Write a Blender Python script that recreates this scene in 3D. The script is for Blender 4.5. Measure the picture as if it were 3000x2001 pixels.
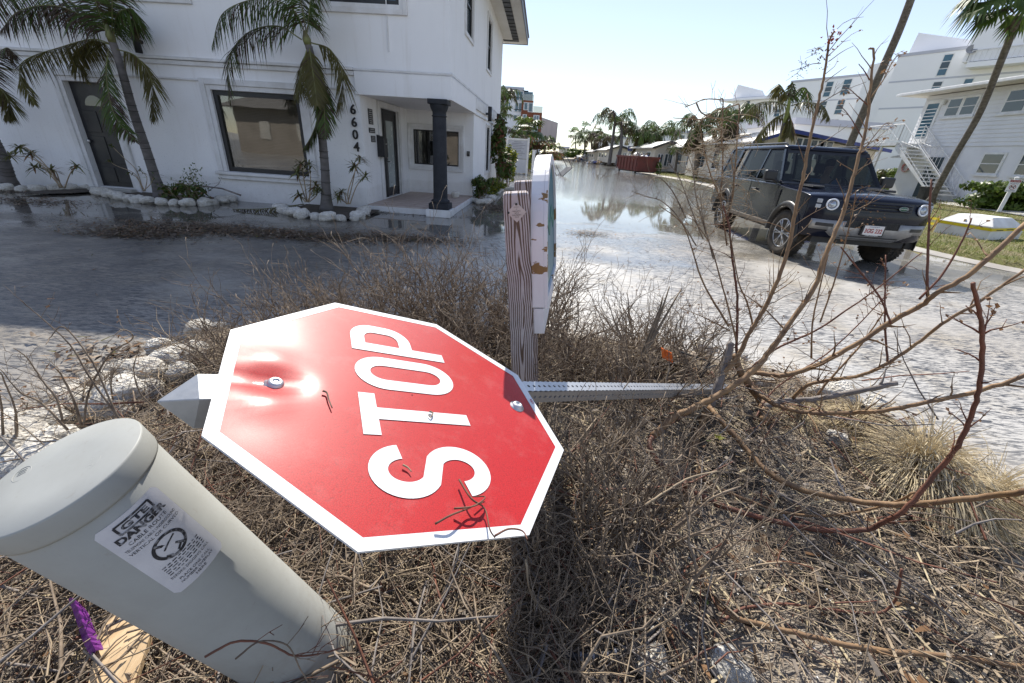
import bpy, bmesh, math, random
import numpy as np
from mathutils import Vector, Matrix, noise
for o in list(bpy.data.objects): bpy.data.objects.remove(o)
S = bpy.context.scene
COL = S.collection
rng = random.Random(7); NR = np.random.default_rng(7)
PI = math.pi; R = math.radians

# ---------------------------------------------------------------- camera
CAM_H = 1.45; FPX = 1195.0; PW, PH = 3000.0, 2001.0
def _rx(a): c, s = math.cos(a), math.sin(a); return np.array([[1,0,0],[0,c,-s],[0,s,c]])
def _ry(a): c, s = math.cos(a), math.sin(a); return np.array([[c,0,s],[0,1,0],[-s,0,c]])
def _rz(a): c, s = math.cos(a), math.sin(a); return np.array([[c,-s,0],[s,c,0],[0,0,1]])
AX = _rz(R(3.75)) @ _rx(R(25.1)) @ _ry(R(0.4)) @ np.array([[1,0,0],[0,0,-1],[0,1,0]], float)
CP = np.array([0, 0, CAM_H])
cd = bpy.data.cameras.new('camera'); cam = bpy.data.objects.new('camera', cd); COL.objects.link(cam)
cd.sensor_width = 36; cd.lens = FPX / PW * 36; cd.clip_start = 0.02; cd.clip_end = 2000
m4 = Matrix.Identity(4)
for i in range(3):
    m4[i][0] = AX[0][i]; m4[i][1] = -AX[1][i]; m4[i][2] = -AX[2][i]; m4[i][3] = CP[i]
cam.matrix_world = m4; S.camera = cam

# ---------------------------------------------------------------- sky, sun, exposure
SUN_AZ, SUN_EL = R(-6), R(44)
w = bpy.data.worlds.new('World'); S.world = w; w.use_nodes = True
nt = w.node_tree; nt.nodes.clear()
out = nt.nodes.new('ShaderNodeOutputWorld'); bg = nt.nodes.new('ShaderNodeBackground')
sky = nt.nodes.new('ShaderNodeTexSky'); sky.sky_type = 'NISHITA'; sky.sun_disc = False
sky.sun_elevation = SUN_EL; sky.sun_rotation = SUN_AZ; sky.air_density = 1.0; sky.dust_density = 0.0; sky.ozone_density = 1.6; sky.altitude = 0
bg.inputs[1].default_value = 0.093
hs = nt.nodes.new('ShaderNodeHueSaturation'); hs.inputs['Saturation'].default_value = .92; hs.inputs['Hue'].default_value = .512; nt.links.new(sky.outputs[0], hs.inputs['Color']); gm = nt.nodes.new('ShaderNodeGamma'); gm.inputs[1].default_value = .72; sc_n = nt.nodes.new('ShaderNodeVectorMath'); sc_n.operation = 'SCALE'; sc_n.inputs['Scale'].default_value = 1.6; nt.links.new(hs.outputs[0], gm.inputs[0]); nt.links.new(gm.outputs[0], sc_n.inputs[0]); nt.links.new(sc_n.outputs[0], bg.inputs[0]); nt.links.new(bg.outputs[0], out.inputs[0])
sl = bpy.data.lights.new('sun', 'SUN'); sl.energy = 3.7; sl.angle = R(0.5); sl.color = (1, .95, .86)
sun = bpy.data.objects.new('sun', sl); COL.objects.link(sun)
sdir = Vector((math.sin(SUN_AZ)*math.cos(SUN_EL), math.cos(SUN_AZ)*math.cos(SUN_EL), math.sin(SUN_EL)))
sun.rotation_euler = sdir.to_track_quat('Z', 'Y').to_euler(); sun.location = (0, 0, 30)
vs = S.view_settings; vs.view_transform = 'Standard'; vs.look = 'None'; vs.gamma = 1; vs.use_curve_mapping = False; vs.exposure = 1.0
S.cycles.use_denoising = True
S.cycles.max_bounces = 6; S.cycles.diffuse_bounces = 3; S.cycles.glossy_bounces = 3; S.cycles.transparent_max_bounces = 8; S.cycles.transmission_bounces = 3
S.cycles.caustics_reflective = False; S.cycles.caustics_refractive = False; S.cycles.sample_clamp_indirect = 6

# ---------------------------------------------------------------- photo pixel -> direction -> point on what it touches
def ray(x, y): return AX.T @ np.array([(x-PW/2)/FPX, (y-PH/2)/FPX, 1.0])
def gnd(x, y, z=0.0):
    d = ray(x, y); return CP + d*((z-CAM_H)/d[2])
def atY(x, y, Y): d = ray(x, y); return CP + d*(Y/d[1])
def atX(x, y, X): d = ray(x, y); return CP + d*(X/d[0])
def atZ(x, y, Z): d = ray(x, y); return CP + d*Z        # Z metres along the viewing axis
def V(p): return Vector((float(p[0]), float(p[1]), float(p[2])))

# ---------------------------------------------------------------- objects
def tag(o, label=None, cat=None, group=None, kind=None):
    if label: o['label'] = label
    if cat: o['category'] = cat
    if group: o['group'] = group
    if kind: o['kind'] = kind
    return o
def thing(name, label, cat, loc=(0,0,0), rz=0.0, group=None):
    o = bpy.data.objects.new(name, None); COL.objects.link(o); o.empty_display_size = .1
    o.location = V(loc); o.rotation_euler = (0, 0, rz)
    return tag(o, label, cat, group)
def link(name, me, parent=None, loc=None):
    o = bpy.data.objects.new(name, me); COL.objects.link(o)
    if parent is not None: o.parent = parent
    if loc is not None: o.location = V(loc)
    return o
def copy_tree(o, parent=None):
    c = o.copy(); COL.objects.link(c); c.parent = parent
    for ch in o.children: copy_tree(ch, c)
    return c
def frame(d):
    d = Vector(d).normalized(); a = Vector((0,0,1)) if abs(d.z) < .9 else Vector((1,0,0))
    u = d.cross(a).normalized(); return u, d.cross(u).normalized()
class MB:
    def __init__(s): s.v = []; s.f = []; s.m = []
    def add(s, vs, fs, mi=0):
        o = len(s.v); s.v += [tuple(map(float, v)) for v in vs]; s.f += [tuple(i+o for i in f) for f in fs]; s.m += [mi]*len(fs); return s
    def box(s, c, sz, rot=None, mi=0):
        hx, hy, hz = sz[0]/2, sz[1]/2, sz[2]/2; c = Vector(c)
        P = [Vector((x*hx, y*hy, z*hz)) for z in (-1,1) for y in (-1,1) for x in (-1,1)]
        if rot is not None: P = [rot @ p for p in P]
        return s.add([c+p for p in P], [(0,2,3,1),(4,5,7,6),(0,1,5,4),(2,6,7,3),(0,4,6,2),(1,3,7,5)], mi)
    def b2(s, a, b, mi=0):
        return s.box([(a[i]+b[i])/2 for i in range(3)], [abs(b[i]-a[i]) for i in range(3)], None, mi)
    def tube(s, pts, rad, n=6, cap=True, mi=0):
        pts = [Vector(p) for p in pts]; m = len(pts)
        if not hasattr(rad, '__len__'): rad = [rad]*m
        if len(rad) != m: rad = [rad[0] + (rad[-1]-rad[0])*i/(m-1) for i in range(m)]
        vs = []; u = None
        for i, p in enumerate(pts):
            d = (pts[min(i+1, m-1)] - pts[max(i-1, 0)])
            if d.length < 1e-9: d = Vector((0,0,1))
            d.normalize()
            if u is None: u, _ = frame(d)
            else:
                u = u - d*u.dot(d)
                if u.length < 1e-6: u, _ = frame(d)
                u.normalize()
            w_ = d.cross(u)
            for k in range(n):
                a = 2*PI*k/n; vs.append(p + (u*math.cos(a) + w_*math.sin(a))*rad[i])
        fs = [(i*n+k, i*n+(k+1) % n, (i+1)*n+(k+1) % n, (i+1)*n+k) for i in range(m-1) for k in range(n)]
        if cap: fs += [tuple(range(n-1, -1, -1)), tuple(range((m-1)*n, m*n))]
        return s.add(vs, fs, mi)
    def cyl(s, a, b, r0, r1=None, n=16, mi=0, cap=True): return s.tube([a, b], [r0, r0 if r1 is None else r1], n, cap, mi)
    def lathe(s, prof, n=24, org=(0,0,0), ax=(0,0,1), mi=0):
        ax = Vector(ax).normalized(); u, v = frame(ax); org = Vector(org); m = len(prof); vs = []
        for r, z in prof:
            for k in range(n):
                a = 2*PI*k/n; vs.append(org + ax*z + (u*math.cos(a) + v*math.sin(a))*r)
        fs = [(i*n+k, i*n+(k+1) % n, (i+1)*n+(k+1) % n, (i+1)*n+k) for i in range(m-1) for k in range(n)]
        fs += [tuple(range(n-1, -1, -1)), tuple(range((m-1)*n, m*n))]
        return s.add(vs, fs, mi)
    def prism(s, poly, o, ux, uy, d, mi=0):
        """polygon (2-D list) in the plane o + ux*x + uy*y, thickened by vector d"""
        o, ux, uy, d = Vector(o), Vector(ux), Vector(uy), Vector(d); n = len(poly)
        a = [o + ux*p[0] + uy*p[1] for p in poly]; b = [p + d for p in a]
        return s.add(a+b, [tuple(range(n-1, -1, -1)), tuple(range(n, 2*n))] + [(i, (i+1) % n, n+(i+1) % n, n+i) for i in range(n)], mi)
    def quad(s, a, b, c, d, mi=0): return s.add([a, b, c, d], [(0,1,2,3)], mi)
    def build(s, name, mats, parent=None, smooth=False, bevel=0, seg=2, loc=None, fix=False):
        me = bpy.data.meshes.new(name); me.from_pydata(s.v, [], s.f)
        for mt in (mats if isinstance(mats, (list, tuple)) else [mats]): me.materials.append(mt)
        if any(s.m): me.polygons.foreach_set('material_index', s.m)
        if fix:
            bm = bmesh.new(); bm.from_mesh(me); bmesh.ops.recalc_face_normals(bm, faces=bm.faces); bm.to_mesh(me); bm.free()
        if smooth: me.polygons.foreach_set('use_smooth', [True]*len(me.polygons))
        me.update()
        o = link(name, me, parent, loc)
        if bevel:
            b = o.modifiers.new('Bevel', 'BEVEL'); b.width = bevel; b.segments = seg; b.limit_method = 'ANGLE'; b.angle_limit = R(35)
        if smooth == 'auto' or (smooth and bevel):
            pass
        return o
def npmesh(name, V_, F_, mats, parent=None, smooth=False, mi=None):
    """V_ (n,3) array, F_ (m,k) index array, fast path"""
    me = bpy.data.meshes.new(name); V_ = np.asarray(V_, np.float32); F_ = np.asarray(F_, np.int32)
    me.vertices.add(len(V_)); me.vertices.foreach_set('co', V_.ravel())
    me.loops.add(F_.size); me.loops.foreach_set('vertex_index', F_.ravel())
    me.polygons.add(len(F_)); k = F_.shape[1]
    me.polygons.foreach_set('loop_start', np.arange(0, F_.size, k, dtype=np.int32))
    for mt in (mats if isinstance(mats, (list, tuple)) else [mats]): me.materials.append(mt)
    if mi is not None: me.polygons.foreach_set('material_index', np.asarray(mi, np.int32))
    if smooth: me.polygons.foreach_set('use_smooth', np.ones(len(F_), bool))
    me.update(calc_edges=True); me.validate()
    return link(name, me, parent)
def spline(pts, n):
    """Catmull-Rom through points, n samples per span"""
    P = [np.asarray(p, float) for p in pts]; P = [2*P[0]-P[1]] + P + [2*P[-1]-P[-2]]; o = []
    for i in range(1, len(P)-2):
        for k in range(n):
            t = k/n; a, b, c, d = P[i-1], P[i], P[i+1], P[i+2]
            o.append(.5*((2*b) + (c-a)*t + (2*a-5*b+4*c-d)*t*t + (3*b-a-3*c+d)*t**3))
    o.append(P[-2]); return o
def text_mesh(s, size, depth=0.0, align='CENTER', bold=0.0):
    cu = bpy.data.curves.new('t', 'FONT'); cu.body = s; cu.size = size; cu.extrude = depth; cu.align_x = align; cu.align_y = 'CENTER'; cu.offset = bold; cu.resolution_u = 3
    o = bpy.data.objects.new('t', cu); COL.objects.link(o); bpy.context.view_layer.update()
    me = bpy.data.meshes.new_from_object(o.evaluated_get(bpy.context.evaluated_depsgraph_get()))
    bpy.data.objects.remove(o); bpy.data.curves.remove(cu); return me
def put_text(name, s, size, mt, parent, o, ux, uy, depth=.0008, width=None, bold=0.0, height=None):
    me = text_mesh(s, size, depth, 'CENTER', bold); me.name = name; me.materials.clear(); me.materials.append(mt)
    ux = Vector(ux).normalized(); uy = Vector(uy).normalized(); n = ux.cross(uy)
    xs = [v.co.x for v in me.vertices]; ys = [v.co.y for v in me.vertices]
    sx = sy = 1.0
    if width: sx = width/max(1e-6, max(xs)-min(xs))
    if height: sy = height/max(1e-6, max(ys)-min(ys))
    elif width: sy = sx
    cx, cy = (max(xs)+min(xs))/2, (max(ys)+min(ys))/2; o = Vector(o)
    for v in me.vertices: v.co = o + ux*((v.co.x-cx)*sx) + uy*((v.co.y-cy)*sy) + n*v.co.z
    return link(name, me, parent)
# ================================================================ materials
MATS = {}
class NB:
    def __init__(s, name):
        s.m = bpy.data.materials.new(name); s.m.use_nodes = True; s.t = s.m.node_tree; s.t.nodes.clear()
        s.out = s.n('OutputMaterial'); s.p = s.n('BsdfPrincipled'); s.l(s.p.outputs[0], s.out.inputs[0])
        s.tc = s.n('TexCoord')
    def n(s, t, **k):
        nd = s.t.nodes.new('ShaderNode'+t)
        for a, b in k.items(): setattr(nd, a, b)
        return nd
    def l(s, a, b): s.t.links.new(a, b)
    def put(s, inp, v):
        if hasattr(v, 'links') or isinstance(v, bpy.types.NodeSocket): s.l(v, inp)
        else: inp.default_value = v
    def mapping(s, scale=(1,1,1), rot=(0,0,0), coord='Object'):
        m = s.n('Mapping'); m.inputs['Scale'].default_value = scale; m.inputs['Rotation'].default_value = rot
        s.l(s.tc.outputs[coord], m.inputs[0]); return m.outputs[0]
    def noise(s, scale=5, detail=5, rough=.55, vec=None, dist=0):
        t = s.n('TexNoise'); t.inputs['Scale'].default_value = scale; t.inputs['Detail'].default_value = detail; t.inputs['Roughness'].default_value = rough; t.inputs['Distortion'].default_value = dist
        s.l(vec if vec is not None else s.tc.outputs['Object'], t.inputs[0]); return t.outputs[0]
    def vor(s, scale=5, vec=None, feat='F1', outp=0):
        t = s.n('TexVoronoi'); t.feature = feat; t.inputs['Scale'].default_value = scale; s.l(vec if vec is not None else s.tc.outputs['Object'], t.inputs[0]); return t.outputs[outp]
    def ramp(s, fac, stops):
        r = s.n('ValToRGB'); el = r.color_ramp.elements
        while len(el) < len(stops): el.new(.5)
        for e, (p, c) in zip(el, stops):
            e.position = p; e.color = (c, c, c, 1) if not hasattr(c, '__len__') else (*c, 1)
        s.l(fac, r.inputs[0]); return r.outputs[0]
    def mix(s, f, a, b, mode='MIX'):
        m = s.n('MixRGB'); m.blend_type = mode; s.put(m.inputs[0], f)
        for i, v in ((1, a), (2, b)):
            if isinstance(v, (int, float)): v = (v, v, v)
            s.put(m.inputs[i], (*v, 1) if isinstance(v, (tuple, list)) and len(v) == 3 else v)
        return m.outputs[0]
    def math(s, op, a, b=0.0, c=None):
        m = s.n('Math'); m.operation = op; s.put(m.inputs[0], a); s.put(m.inputs[1], b)
        if c is not None: s.put(m.inputs[2], c)
        return m.outputs[0]
    def sep(s, coord='Object'):
        x = s.n('SeparateXYZ'); s.l(s.tc.outputs[coord], x.inputs[0]); return x.outputs
    def bump(s, h, strength=.3, dist=.01, nrm=None):
        b = s.n('Bump'); b.inputs['Strength'].default_value = strength; b.inputs['Distance'].default_value = dist; s.l(h, b.inputs['Height'])
        if nrm is not None: s.l(nrm, b.inputs['Normal'])
        return b.outputs[0]
    def set(s, **k):
        for a, b in k.items():
            i = s.p.inputs[{'col':'Base Color','rough':'Roughness','metal':'Metallic','spec':'Specular IOR Level','nrm':'Normal','alpha':'Alpha','coat':'Coat Weight','coatr':'Coat Roughness','ior':'IOR','em':'Emission Color','ems':'Emission Strength','sheen':'Sheen Weight'}[a]]
            s.put(i, (*b, 1) if isinstance(b, (tuple, list)) and len(b) == 3 and i.type == 'RGBA' else b)
        return s
def pm(name, c1, c2=None, rough=.6, scale=4, lo=.35, hi=.65, bump=0, bscale=40, metal=0, spec=.4, coat=0, stretch=(1,1,1), rvar=.12, detail=6, bdist=.004):
    """procedural surface: two-tone noise, roughness variation, fine relief"""
    if name in MATS: return MATS[name]
    b = NB(name); vec = b.mapping(stretch)
    if c2 is None: c2 = tuple(x*.8 for x in c1)
    f = b.ramp(b.noise(scale, detail, .6, vec), [(lo, 0.0), (hi, 1.0)])
    b.set(col=b.mix(f, c1, c2), metal=metal, spec=spec, coat=coat)
    rn = b.noise(scale*2.3, 4, .6, vec); b.set(rough=b.math('MULTIPLY_ADD', rn, 2*rvar, rough-rvar))
    if bump: b.set(nrm=b.bump(b.noise(bscale, 5, .6, vec), bump, bdist))
    MATS[name] = b.m; return b.m
def leafm(name, c1, c2, trans=.35, rough=.45, scale=3):
    if name in MATS: return MATS[name]
    b = NB(name); gi = b.n('NewGeometry').outputs['Random Per Island']
    f = b.math('MULTIPLY_ADD', gi, .6, b.math('MULTIPLY', b.noise(scale, 3), .4))
    col = b.mix(f, c1, c2); b.set(col=col, rough=rough, spec=.35)
    tr = b.n('BsdfTranslucent'); b.l(col, tr.inputs[0]); mx = b.n('MixShader'); mx.inputs[0].default_value = trans
    b.l(b.p.outputs[0], mx.inputs[1]); b.l(tr.outputs[0], mx.inputs[2]); b.l(mx.outputs[0], b.out.inputs[0])
    MATS[name] = b.m; return b.m
def glassm(name, tint, refl=.35, rough=.02, fk=1.0):
    if name in MATS: return MATS[name]
    b = NB(name); t = b.n('BsdfTransparent'); t.inputs[0].default_value = (*tint, 1)
    g = b.n('BsdfGlossy'); g.inputs['Roughness'].default_value = rough
    lw = b.n('LayerWeight'); lw.inputs[0].default_value = .5; fr_ = b.math('MULTIPLY_ADD', b.math('POWER', lw.outputs['Facing'], 5.0), .92, .04)
    b.l(b.bump(b.noise(1.3, 2), .02, .05), g.inputs['Normal'])
    mx = b.n('MixShader'); b.l(b.math('MAXIMUM', b.math('MULTIPLY', fr_, fk), refl), mx.inputs[0]); b.l(t.outputs[0], mx.inputs[1]); b.l(g.outputs[0], mx.inputs[2]); b.l(mx.outputs[0], b.out.inputs[0])
    MATS[name] = b.m; return b.m
# stucco, lightly soiled
def stucco(name, c, dirt=(.52,.48,.42)):
    if name in MATS: return MATS[name]
    b = NB(name); n1 = b.noise(.9, 6, .65); sx = b.sep()
    speck = b.ramp(b.noise(30, 4, .75), [(.60, 0.0), (.68, 1.0)])
    vst = b.noise(2.2, 5, .6, b.mapping((3, 3, .25)))
    low = b.ramp(b.math('MULTIPLY', sx[2], .38), [(.05, 1.0), (.95, 0.12)]); tide = b.ramp(b.math('ADD', sx[2], b.math('MULTIPLY', b.noise(1.1, 4), .25)), [(.18, 1.0), (.60, .55), (.64, 0.0)])
    f = b.ramp(n1, [(.45, 0.0), (.8, .35)]); col = b.mix(f, c, tuple(x*.82 for x in c))
    col = b.mix(b.ramp(vst, [(.55, 0.0), (.85, .3)]), col, dirt)
    col = b.mix(b.math('MULTIPLY', b.math('MULTIPLY', speck, low), .6), col, (.20,.18,.16))
    col = b.mix(b.math('MULTIPLY', tide, b.math('MULTIPLY_ADD', b.noise(6, 5, .7), .5, .0)), col, (.42,.38,.32))
    b.set(col=col, rough=.85, spec=.25, nrm=b.bump(b.noise(55, 6, .7), .35, .006)); MATS[name] = b.m; return b.m
def road_mat():
    b = NB('wet silty asphalt'); s = b.sep(); X, Y = s[0], s[1]
    big = b.noise(.33, 5, .6, b.mapping((.65, 1.35, 1))); mid = b.noise(1.1, 6, .62); 
    # water: film on the street beyond the car, pools on the forecourt
    far = b.math('MULTIPLY', b.ramp(b.math('MULTIPLY', Y, .05), [(.33, 0.0), (.62, 1.0)]), .24)
    leftw = b.math('MULTIPLY', b.ramp(b.math('MULTIPLY_ADD', X, -.2, .15), [(.0, 0.0), (.35, 1.0)]), b.math('MULTIPLY_ADD', b.ramp(b.math('MULTIPLY', Y, .1), [(.6, 0.0), (.88, 1.0)]), .10, -.04))
    rightdry = b.math('MULTIPLY', b.ramp(b.math('MULTIPLY', Y, .1), [(.42, 1.0), (.62, 0.0)]), .22)
    pw = b.math('SUBTRACT', b.math('ADD', b.math('ADD', b.math('MULTIPLY_ADD', big, .75, b.math('MULTIPLY', mid, .28)), far), leftw), rightdry)
    P = b.ramp(pw, [(.46, 0.0), (.60, 1.0)])
    # silt washed into streaks over the asphalt
    wv = b.mapping((2.4, 13, 1), (0, 0, R(14))); st = b.noise(2.4, 7, .68, wv, .6); st2 = b.noise(7, 5, .65, b.mapping((2.0, 9, 1), (0, 0, R(8))))
    patch = b.noise(.55, 4, .5)
    streak = b.ramp(b.math('ADD', b.math('MULTIPLY', st, .5), b.math('MULTIPLY', st2, .5)), [(.47, 0.0), (.55, 1.0)])
    sm = b.math('MULTIPLY', streak, b.ramp(patch, [(.34, .12), (.52, 1.0)]))
    silt = b.mix(b.ramp(b.noise(.42, 4), [(.35, 0.0), (.7, 1.0)]), (.60,.58,.54), (.46,.41,.34))
    silt = b.mix(b.ramp(b.noise(1.7, 5), [(.52, 0.0), (.8, .7)]), silt, (.50,.40,.24))
    fine = b.noise(60, 4, .7); silt = b.mix(b.math('MULTIPLY', fine, .5), silt, (.30,.28,.25))
    mudm = b.math('MULTIPLY', b.ramp(b.math('MULTIPLY_ADD', X, -.12, .0), [(.10, 0.0), (.32, 1.0)]), b.ramp(b.math('MULTIPLY_ADD', patch, .6, b.math('MULTIPLY', Y, .045)), [(.30, .25), (.52, 1.0)]))
    silt = b.mix(b.math('MULTIPLY', mudm, .8), silt, b.mix(b.ramp(b.noise(1.6, 6, .7, b.mapping((1, 2.2, 1), (0, 0, .5))), [(.42, 0.0), (.58, 1.0)]), (.17,.14,.105), (.055,.047,.04)))
    base = b.mix(sm, silt, (.06,.06,.065))
    base = b.mix(b.math('MULTIPLY', P, .6), base, (.10,.092,.078))
    spk = b.ramp(b.noise(26, 3, .7), [(.70, 0.0), (.73, 1.0)])
    base = b.mix(b.math('MULTIPLY', spk, .6), base, (.05,.042,.034))
    b.set(col=base, spec=.5)
    b.set(rough=b.mix(P, b.math('MULTIPLY_ADD', b.noise(3.1, 5, .65), .5, .14), .035))
    rip = b.noise(3.2, 4, .6, b.mapping((1, 2.2, 1))); rip2 = b.noise(16, 3, .6, b.mapping((1, 1.8, 1)))
    near = b.ramp(b.math('MULTIPLY', Y, .05), [(.72, 0.01), (1.0, .7)])
    hw = b.math('MULTIPLY', b.math('ADD', b.math('MULTIPLY', rip, .9), b.math('MULTIPLY', rip2, .45)), near)
    hd = b.math('ADD', b.math('MULTIPLY', fine, .12), b.math('MULTIPLY', st, .25))
    h = b.mix(P, hd, hw)
    b.set(nrm=b.bump(h, .55, .03)); return b.m
def mulch_mat():
    b = NB('sand and mulch'); n = b.noise(2.2, 6, .65); c = b.noise(34, 6, .75); ch = b.vor(70, b.mapping((1, 2.2, 1), (0, 0, .6)))
    sand = b.mix(c, (.46,.41,.35), (.26,.22,.18)); mul = b.mix(ch, (.035,.028,.022), (.16,.13,.10))
    b.set(col=b.mix(b.ramp(b.math('MULTIPLY_ADD', c, .35, b.math('MULTIPLY', n, .75)), [(.48, 0.0), (.60, 1.0)]), mul, sand), rough=.92, spec=.15,
          nrm=b.bump(b.math('ADD', c, b.math('MULTIPLY', ch, .7)), .9, .02)); return b.m
def grass_ground():
    b = NB('lawn soil'); n = b.noise(1.4, 6); f = b.noise(45, 5, .7)
    b.set(col=b.mix(b.ramp(n, [(.4, 0.0), (.65, 1.0)]), b.mix(f, (.09,.11,.03), (.16,.17,.05)), b.mix(f, (.16,.13,.08), (.24,.20,.12))), rough=.95, spec=.1, nrm=b.bump(f, .8, .02)); return b.m
def rock_mat(name, c1, c2, bumps=1.0):
    if name in MATS: return MATS[name]
    b = NB(name); oi = b.n('ObjectInfo').outputs['Random']; vv = b.n('VectorMath'); vv.operation = 'ADD'; b.l(b.tc.outputs['Object'], vv.inputs[0]); b.l(oi, vv.inputs[1]); v = vv.outputs[0]
    n = b.noise(3.5, 8, .72, v); hol = b.vor(6, b.n('TexCoord').outputs['Object']); col = b.mix(b.ramp(n, [(.36, 0.0), (.62, 1.0)]), c2, c1)
    col = b.mix(b.ramp(hol, [(.05, .45), (.3, 0.0)]), col, tuple(x*.35 for x in c2)); col = b.mix(b.math('MULTIPLY', oi, .2), col, c2)
    b.set(col=col, rough=.92, spec=.15, nrm=b.bump(b.math('ADD', n, b.math('MULTIPLY', hol, .8)), bumps, .025)); MATS[name] = b.m; return b.m
def weathered_wood():
    b = NB('weathered painted wood'); v = b.mapping((1, 1, 1)); s = b.sep()
    # growth rings of a plain-sawn post: distance from an axis that wanders through the face
    wob = b.noise(1.6, 3, .5, b.mapping((.5, .5, 1.1)))
    rx = b.math('ADD', s[0], b.math('MULTIPLY_ADD', wob, .10, -.05)); ry = b.math('MULTIPLY_ADD', s[2], .045, -.035)
    r = b.math('SQRT', b.math('ADD', b.math('MULTIPLY', rx, rx), b.math('MULTIPLY', ry, ry)))
    rg = b.math('SINE', b.math('MULTIPLY', b.math('ADD', r, b.math('MULTIPLY', b.noise(14, 4, .6, b.mapping((1, 1, .12))), .010)), 820.0))
    raw = b.math('ADD', b.math('MULTIPLY', rg, .5), b.math('MULTIPLY', b.noise(70, 5, .75, b.mapping((1, 1, .05))), 1.5))
    m = b.ramp(raw, [(.45, 0.0), (.85, 1.0)])
    paint = b.mix(b.noise(30, 4), (.50,.45,.46), (.36,.32,.33)); wood = b.mix(b.noise(80, 4, .7, b.mapping((1, 1, .05))), (.15,.10,.075), (.085,.06,.045))
    top = b.ramp(b.n('NewGeometry').outputs['Normal'], [(.5, 0.0), (1.0, 1.0)])
    b.set(col=b.mix(m, wood, paint), rough=.85, spec=.2, nrm=b.bump(m, .5, .0016)); return b.m
def peeled_board():
    b = NB('board edge with peeling white paint'); v = b.mapping((1, 1, 1)); s = b.sep()
    band = b.math('ADD', b.math('MULTIPLY', b.noise(7, 5, .6, b.mapping((1, 1.4, 2.0), (.7, 0, 0))), 1.0), b.math('MULTIPLY', b.ramp(b.math('ABSOLUTE', b.math('ADD', s[2], -.99)), [(.02, .07), (.22, -.08)]), 1.4))
    m = b.ramp(band, [(.655, 0.0), (.665, 1.0)])
    grain = b.noise(26, 6, .7, b.mapping((1, 1, .35)))
    col = b.mix(m, b.mix(grain, (.74,.73,.76), (.60,.58,.61)), b.mix(grain, (.32,.19,.07), (.14,.08,.035)))
    b.set(col=col, rough=.5, spec=.4, nrm=b.bump(b.math('SUBTRACT', b.math('MULTIPLY', grain, .35), m), .5, .0012)); return b.m
def sign_red():
    b = NB('red retroreflective sheeting'); v = b.mapping((1, 1, 1), (0, 0, .3)); hx = b.vor(260, v, 'DISTANCE_TO_EDGE')
    e = b.ramp(hx, [(.0, 0.0), (.12, 1.0)]); sm = b.noise(5, 6, .65); dust = b.ramp(b.noise(14, 6, .7), [(.5, 0.0), (.85, 1.0)])
    col = b.mix(e, (.30,.007,.009), (.46,.012,.014)); col = b.mix(b.math('MULTIPLY', dust, .14), col, (.62,.42,.38))
    col = b.mix(b.ramp(b.noise(2.2, 8, .8, b.mapping((1, 9, 1), (0, 0, .9))), [(.74, 0.0), (.78, .5)]), col, (.75,.62,.58))
    b.set(col=col, rough=b.math('MULTIPLY_ADD', sm, .2, .42), spec=.25, coat=.2, coatr=b.math('MULTIPLY_ADD', sm, .12, .16), nrm=b.bump(b.math('ADD', b.math('MULTIPLY', e, .25), b.math('MULTIPLY', b.noise(3.2, 3), 1.2)), .10, .004)); return b.m
def sign_white():
    b = NB('white retroreflective sheeting'); hx = b.vor(260, b.mapping((1, 1, 1), (0, 0, .3)), 'DISTANCE_TO_EDGE'); e = b.ramp(hx, [(.0, 0.0), (.12, 1.0)])
    b.set(col=b.mix(b.noise(9, 6, .7), b.mix(e, (.66,.67,.70), (.80,.81,.83)), (.62,.62,.62)), rough=.5, spec=.25, coat=.12, coatr=.2, nrm=b.bump(e, .12, .001)); return b.m
def galv():
    b = NB('galvanised steel'); v = b.vor(38, None, 'F1', 1); n = b.noise(7, 5)
    b.set(col=b.mix(b.math('MULTIPLY', n, .6), (.60,.61,.63), (.40,.41,.43)), metal=.75, rough=b.math('MULTIPLY_ADD', n, .25, .32), nrm=b.bump(b.noise(40, 3), .06, .002)); return b.m
def carpaint():
    b = NB('dark blue car paint'); s = b.sep(); n = b.noise(3, 5, .6)
    mud = b.math('MULTIPLY', b.ramp(s[2], [(.2, .8), (.55, 0.0)]), b.ramp(b.noise(4, 6, .7), [(.35, .1), (.75, .6)]))
    col = b.mix(mud, (.004,.006,.016), (.10,.083,.065)); b.set(col=col, rough=b.math('MULTIPLY_ADD', mud, .5, .18), spec=.22, coat=b.math('MULTIPLY_ADD', mud, -.12, .16), coatr=.04, metal=.0); return b.m
def ped_mat():
    b = NB('grey pedestal plastic'); s = b.sep(); n = b.noise(3.5, 6, .65); scr = b.ramp(b.noise(9, 6, .75, b.mapping((6, 6, .5), (.2, .3, 0))), [(.66, 0.0), (.70, 1.0)]); fine = b.ramp(b.noise(55, 4, .7), [(.62, 0.0), (.72, 1.0)])
    col = b.mix(b.ramp(n, [(.3, 0.0), (.75, 1.0)]), (.385,.39,.37), (.32,.325,.305)); col = b.mix(b.math('MULTIPLY', scr, .3), col, (.22,.21,.19)); col = b.mix(b.math('MULTIPLY', fine, .25), col, (.25,.22,.18))
    dirt = b.math('MULTIPLY', b.ramp(s[2], [(.02, 1.0), (.5, .08)]), b.ramp(b.noise(7, 6, .7), [(.4, .0), (.7, .8)])); col = b.mix(dirt, col, (.24,.20,.15))
    b.set(col=col, rough=b.math('MULTIPLY_ADD', n, .3, .36), spec=.35, nrm=b.bump(b.math('ADD', b.noise(5, 4), b.math('MULTIPLY', scr, -.3)), .12, .003)); return b.m
M_PEDM = ped_mat()
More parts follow.
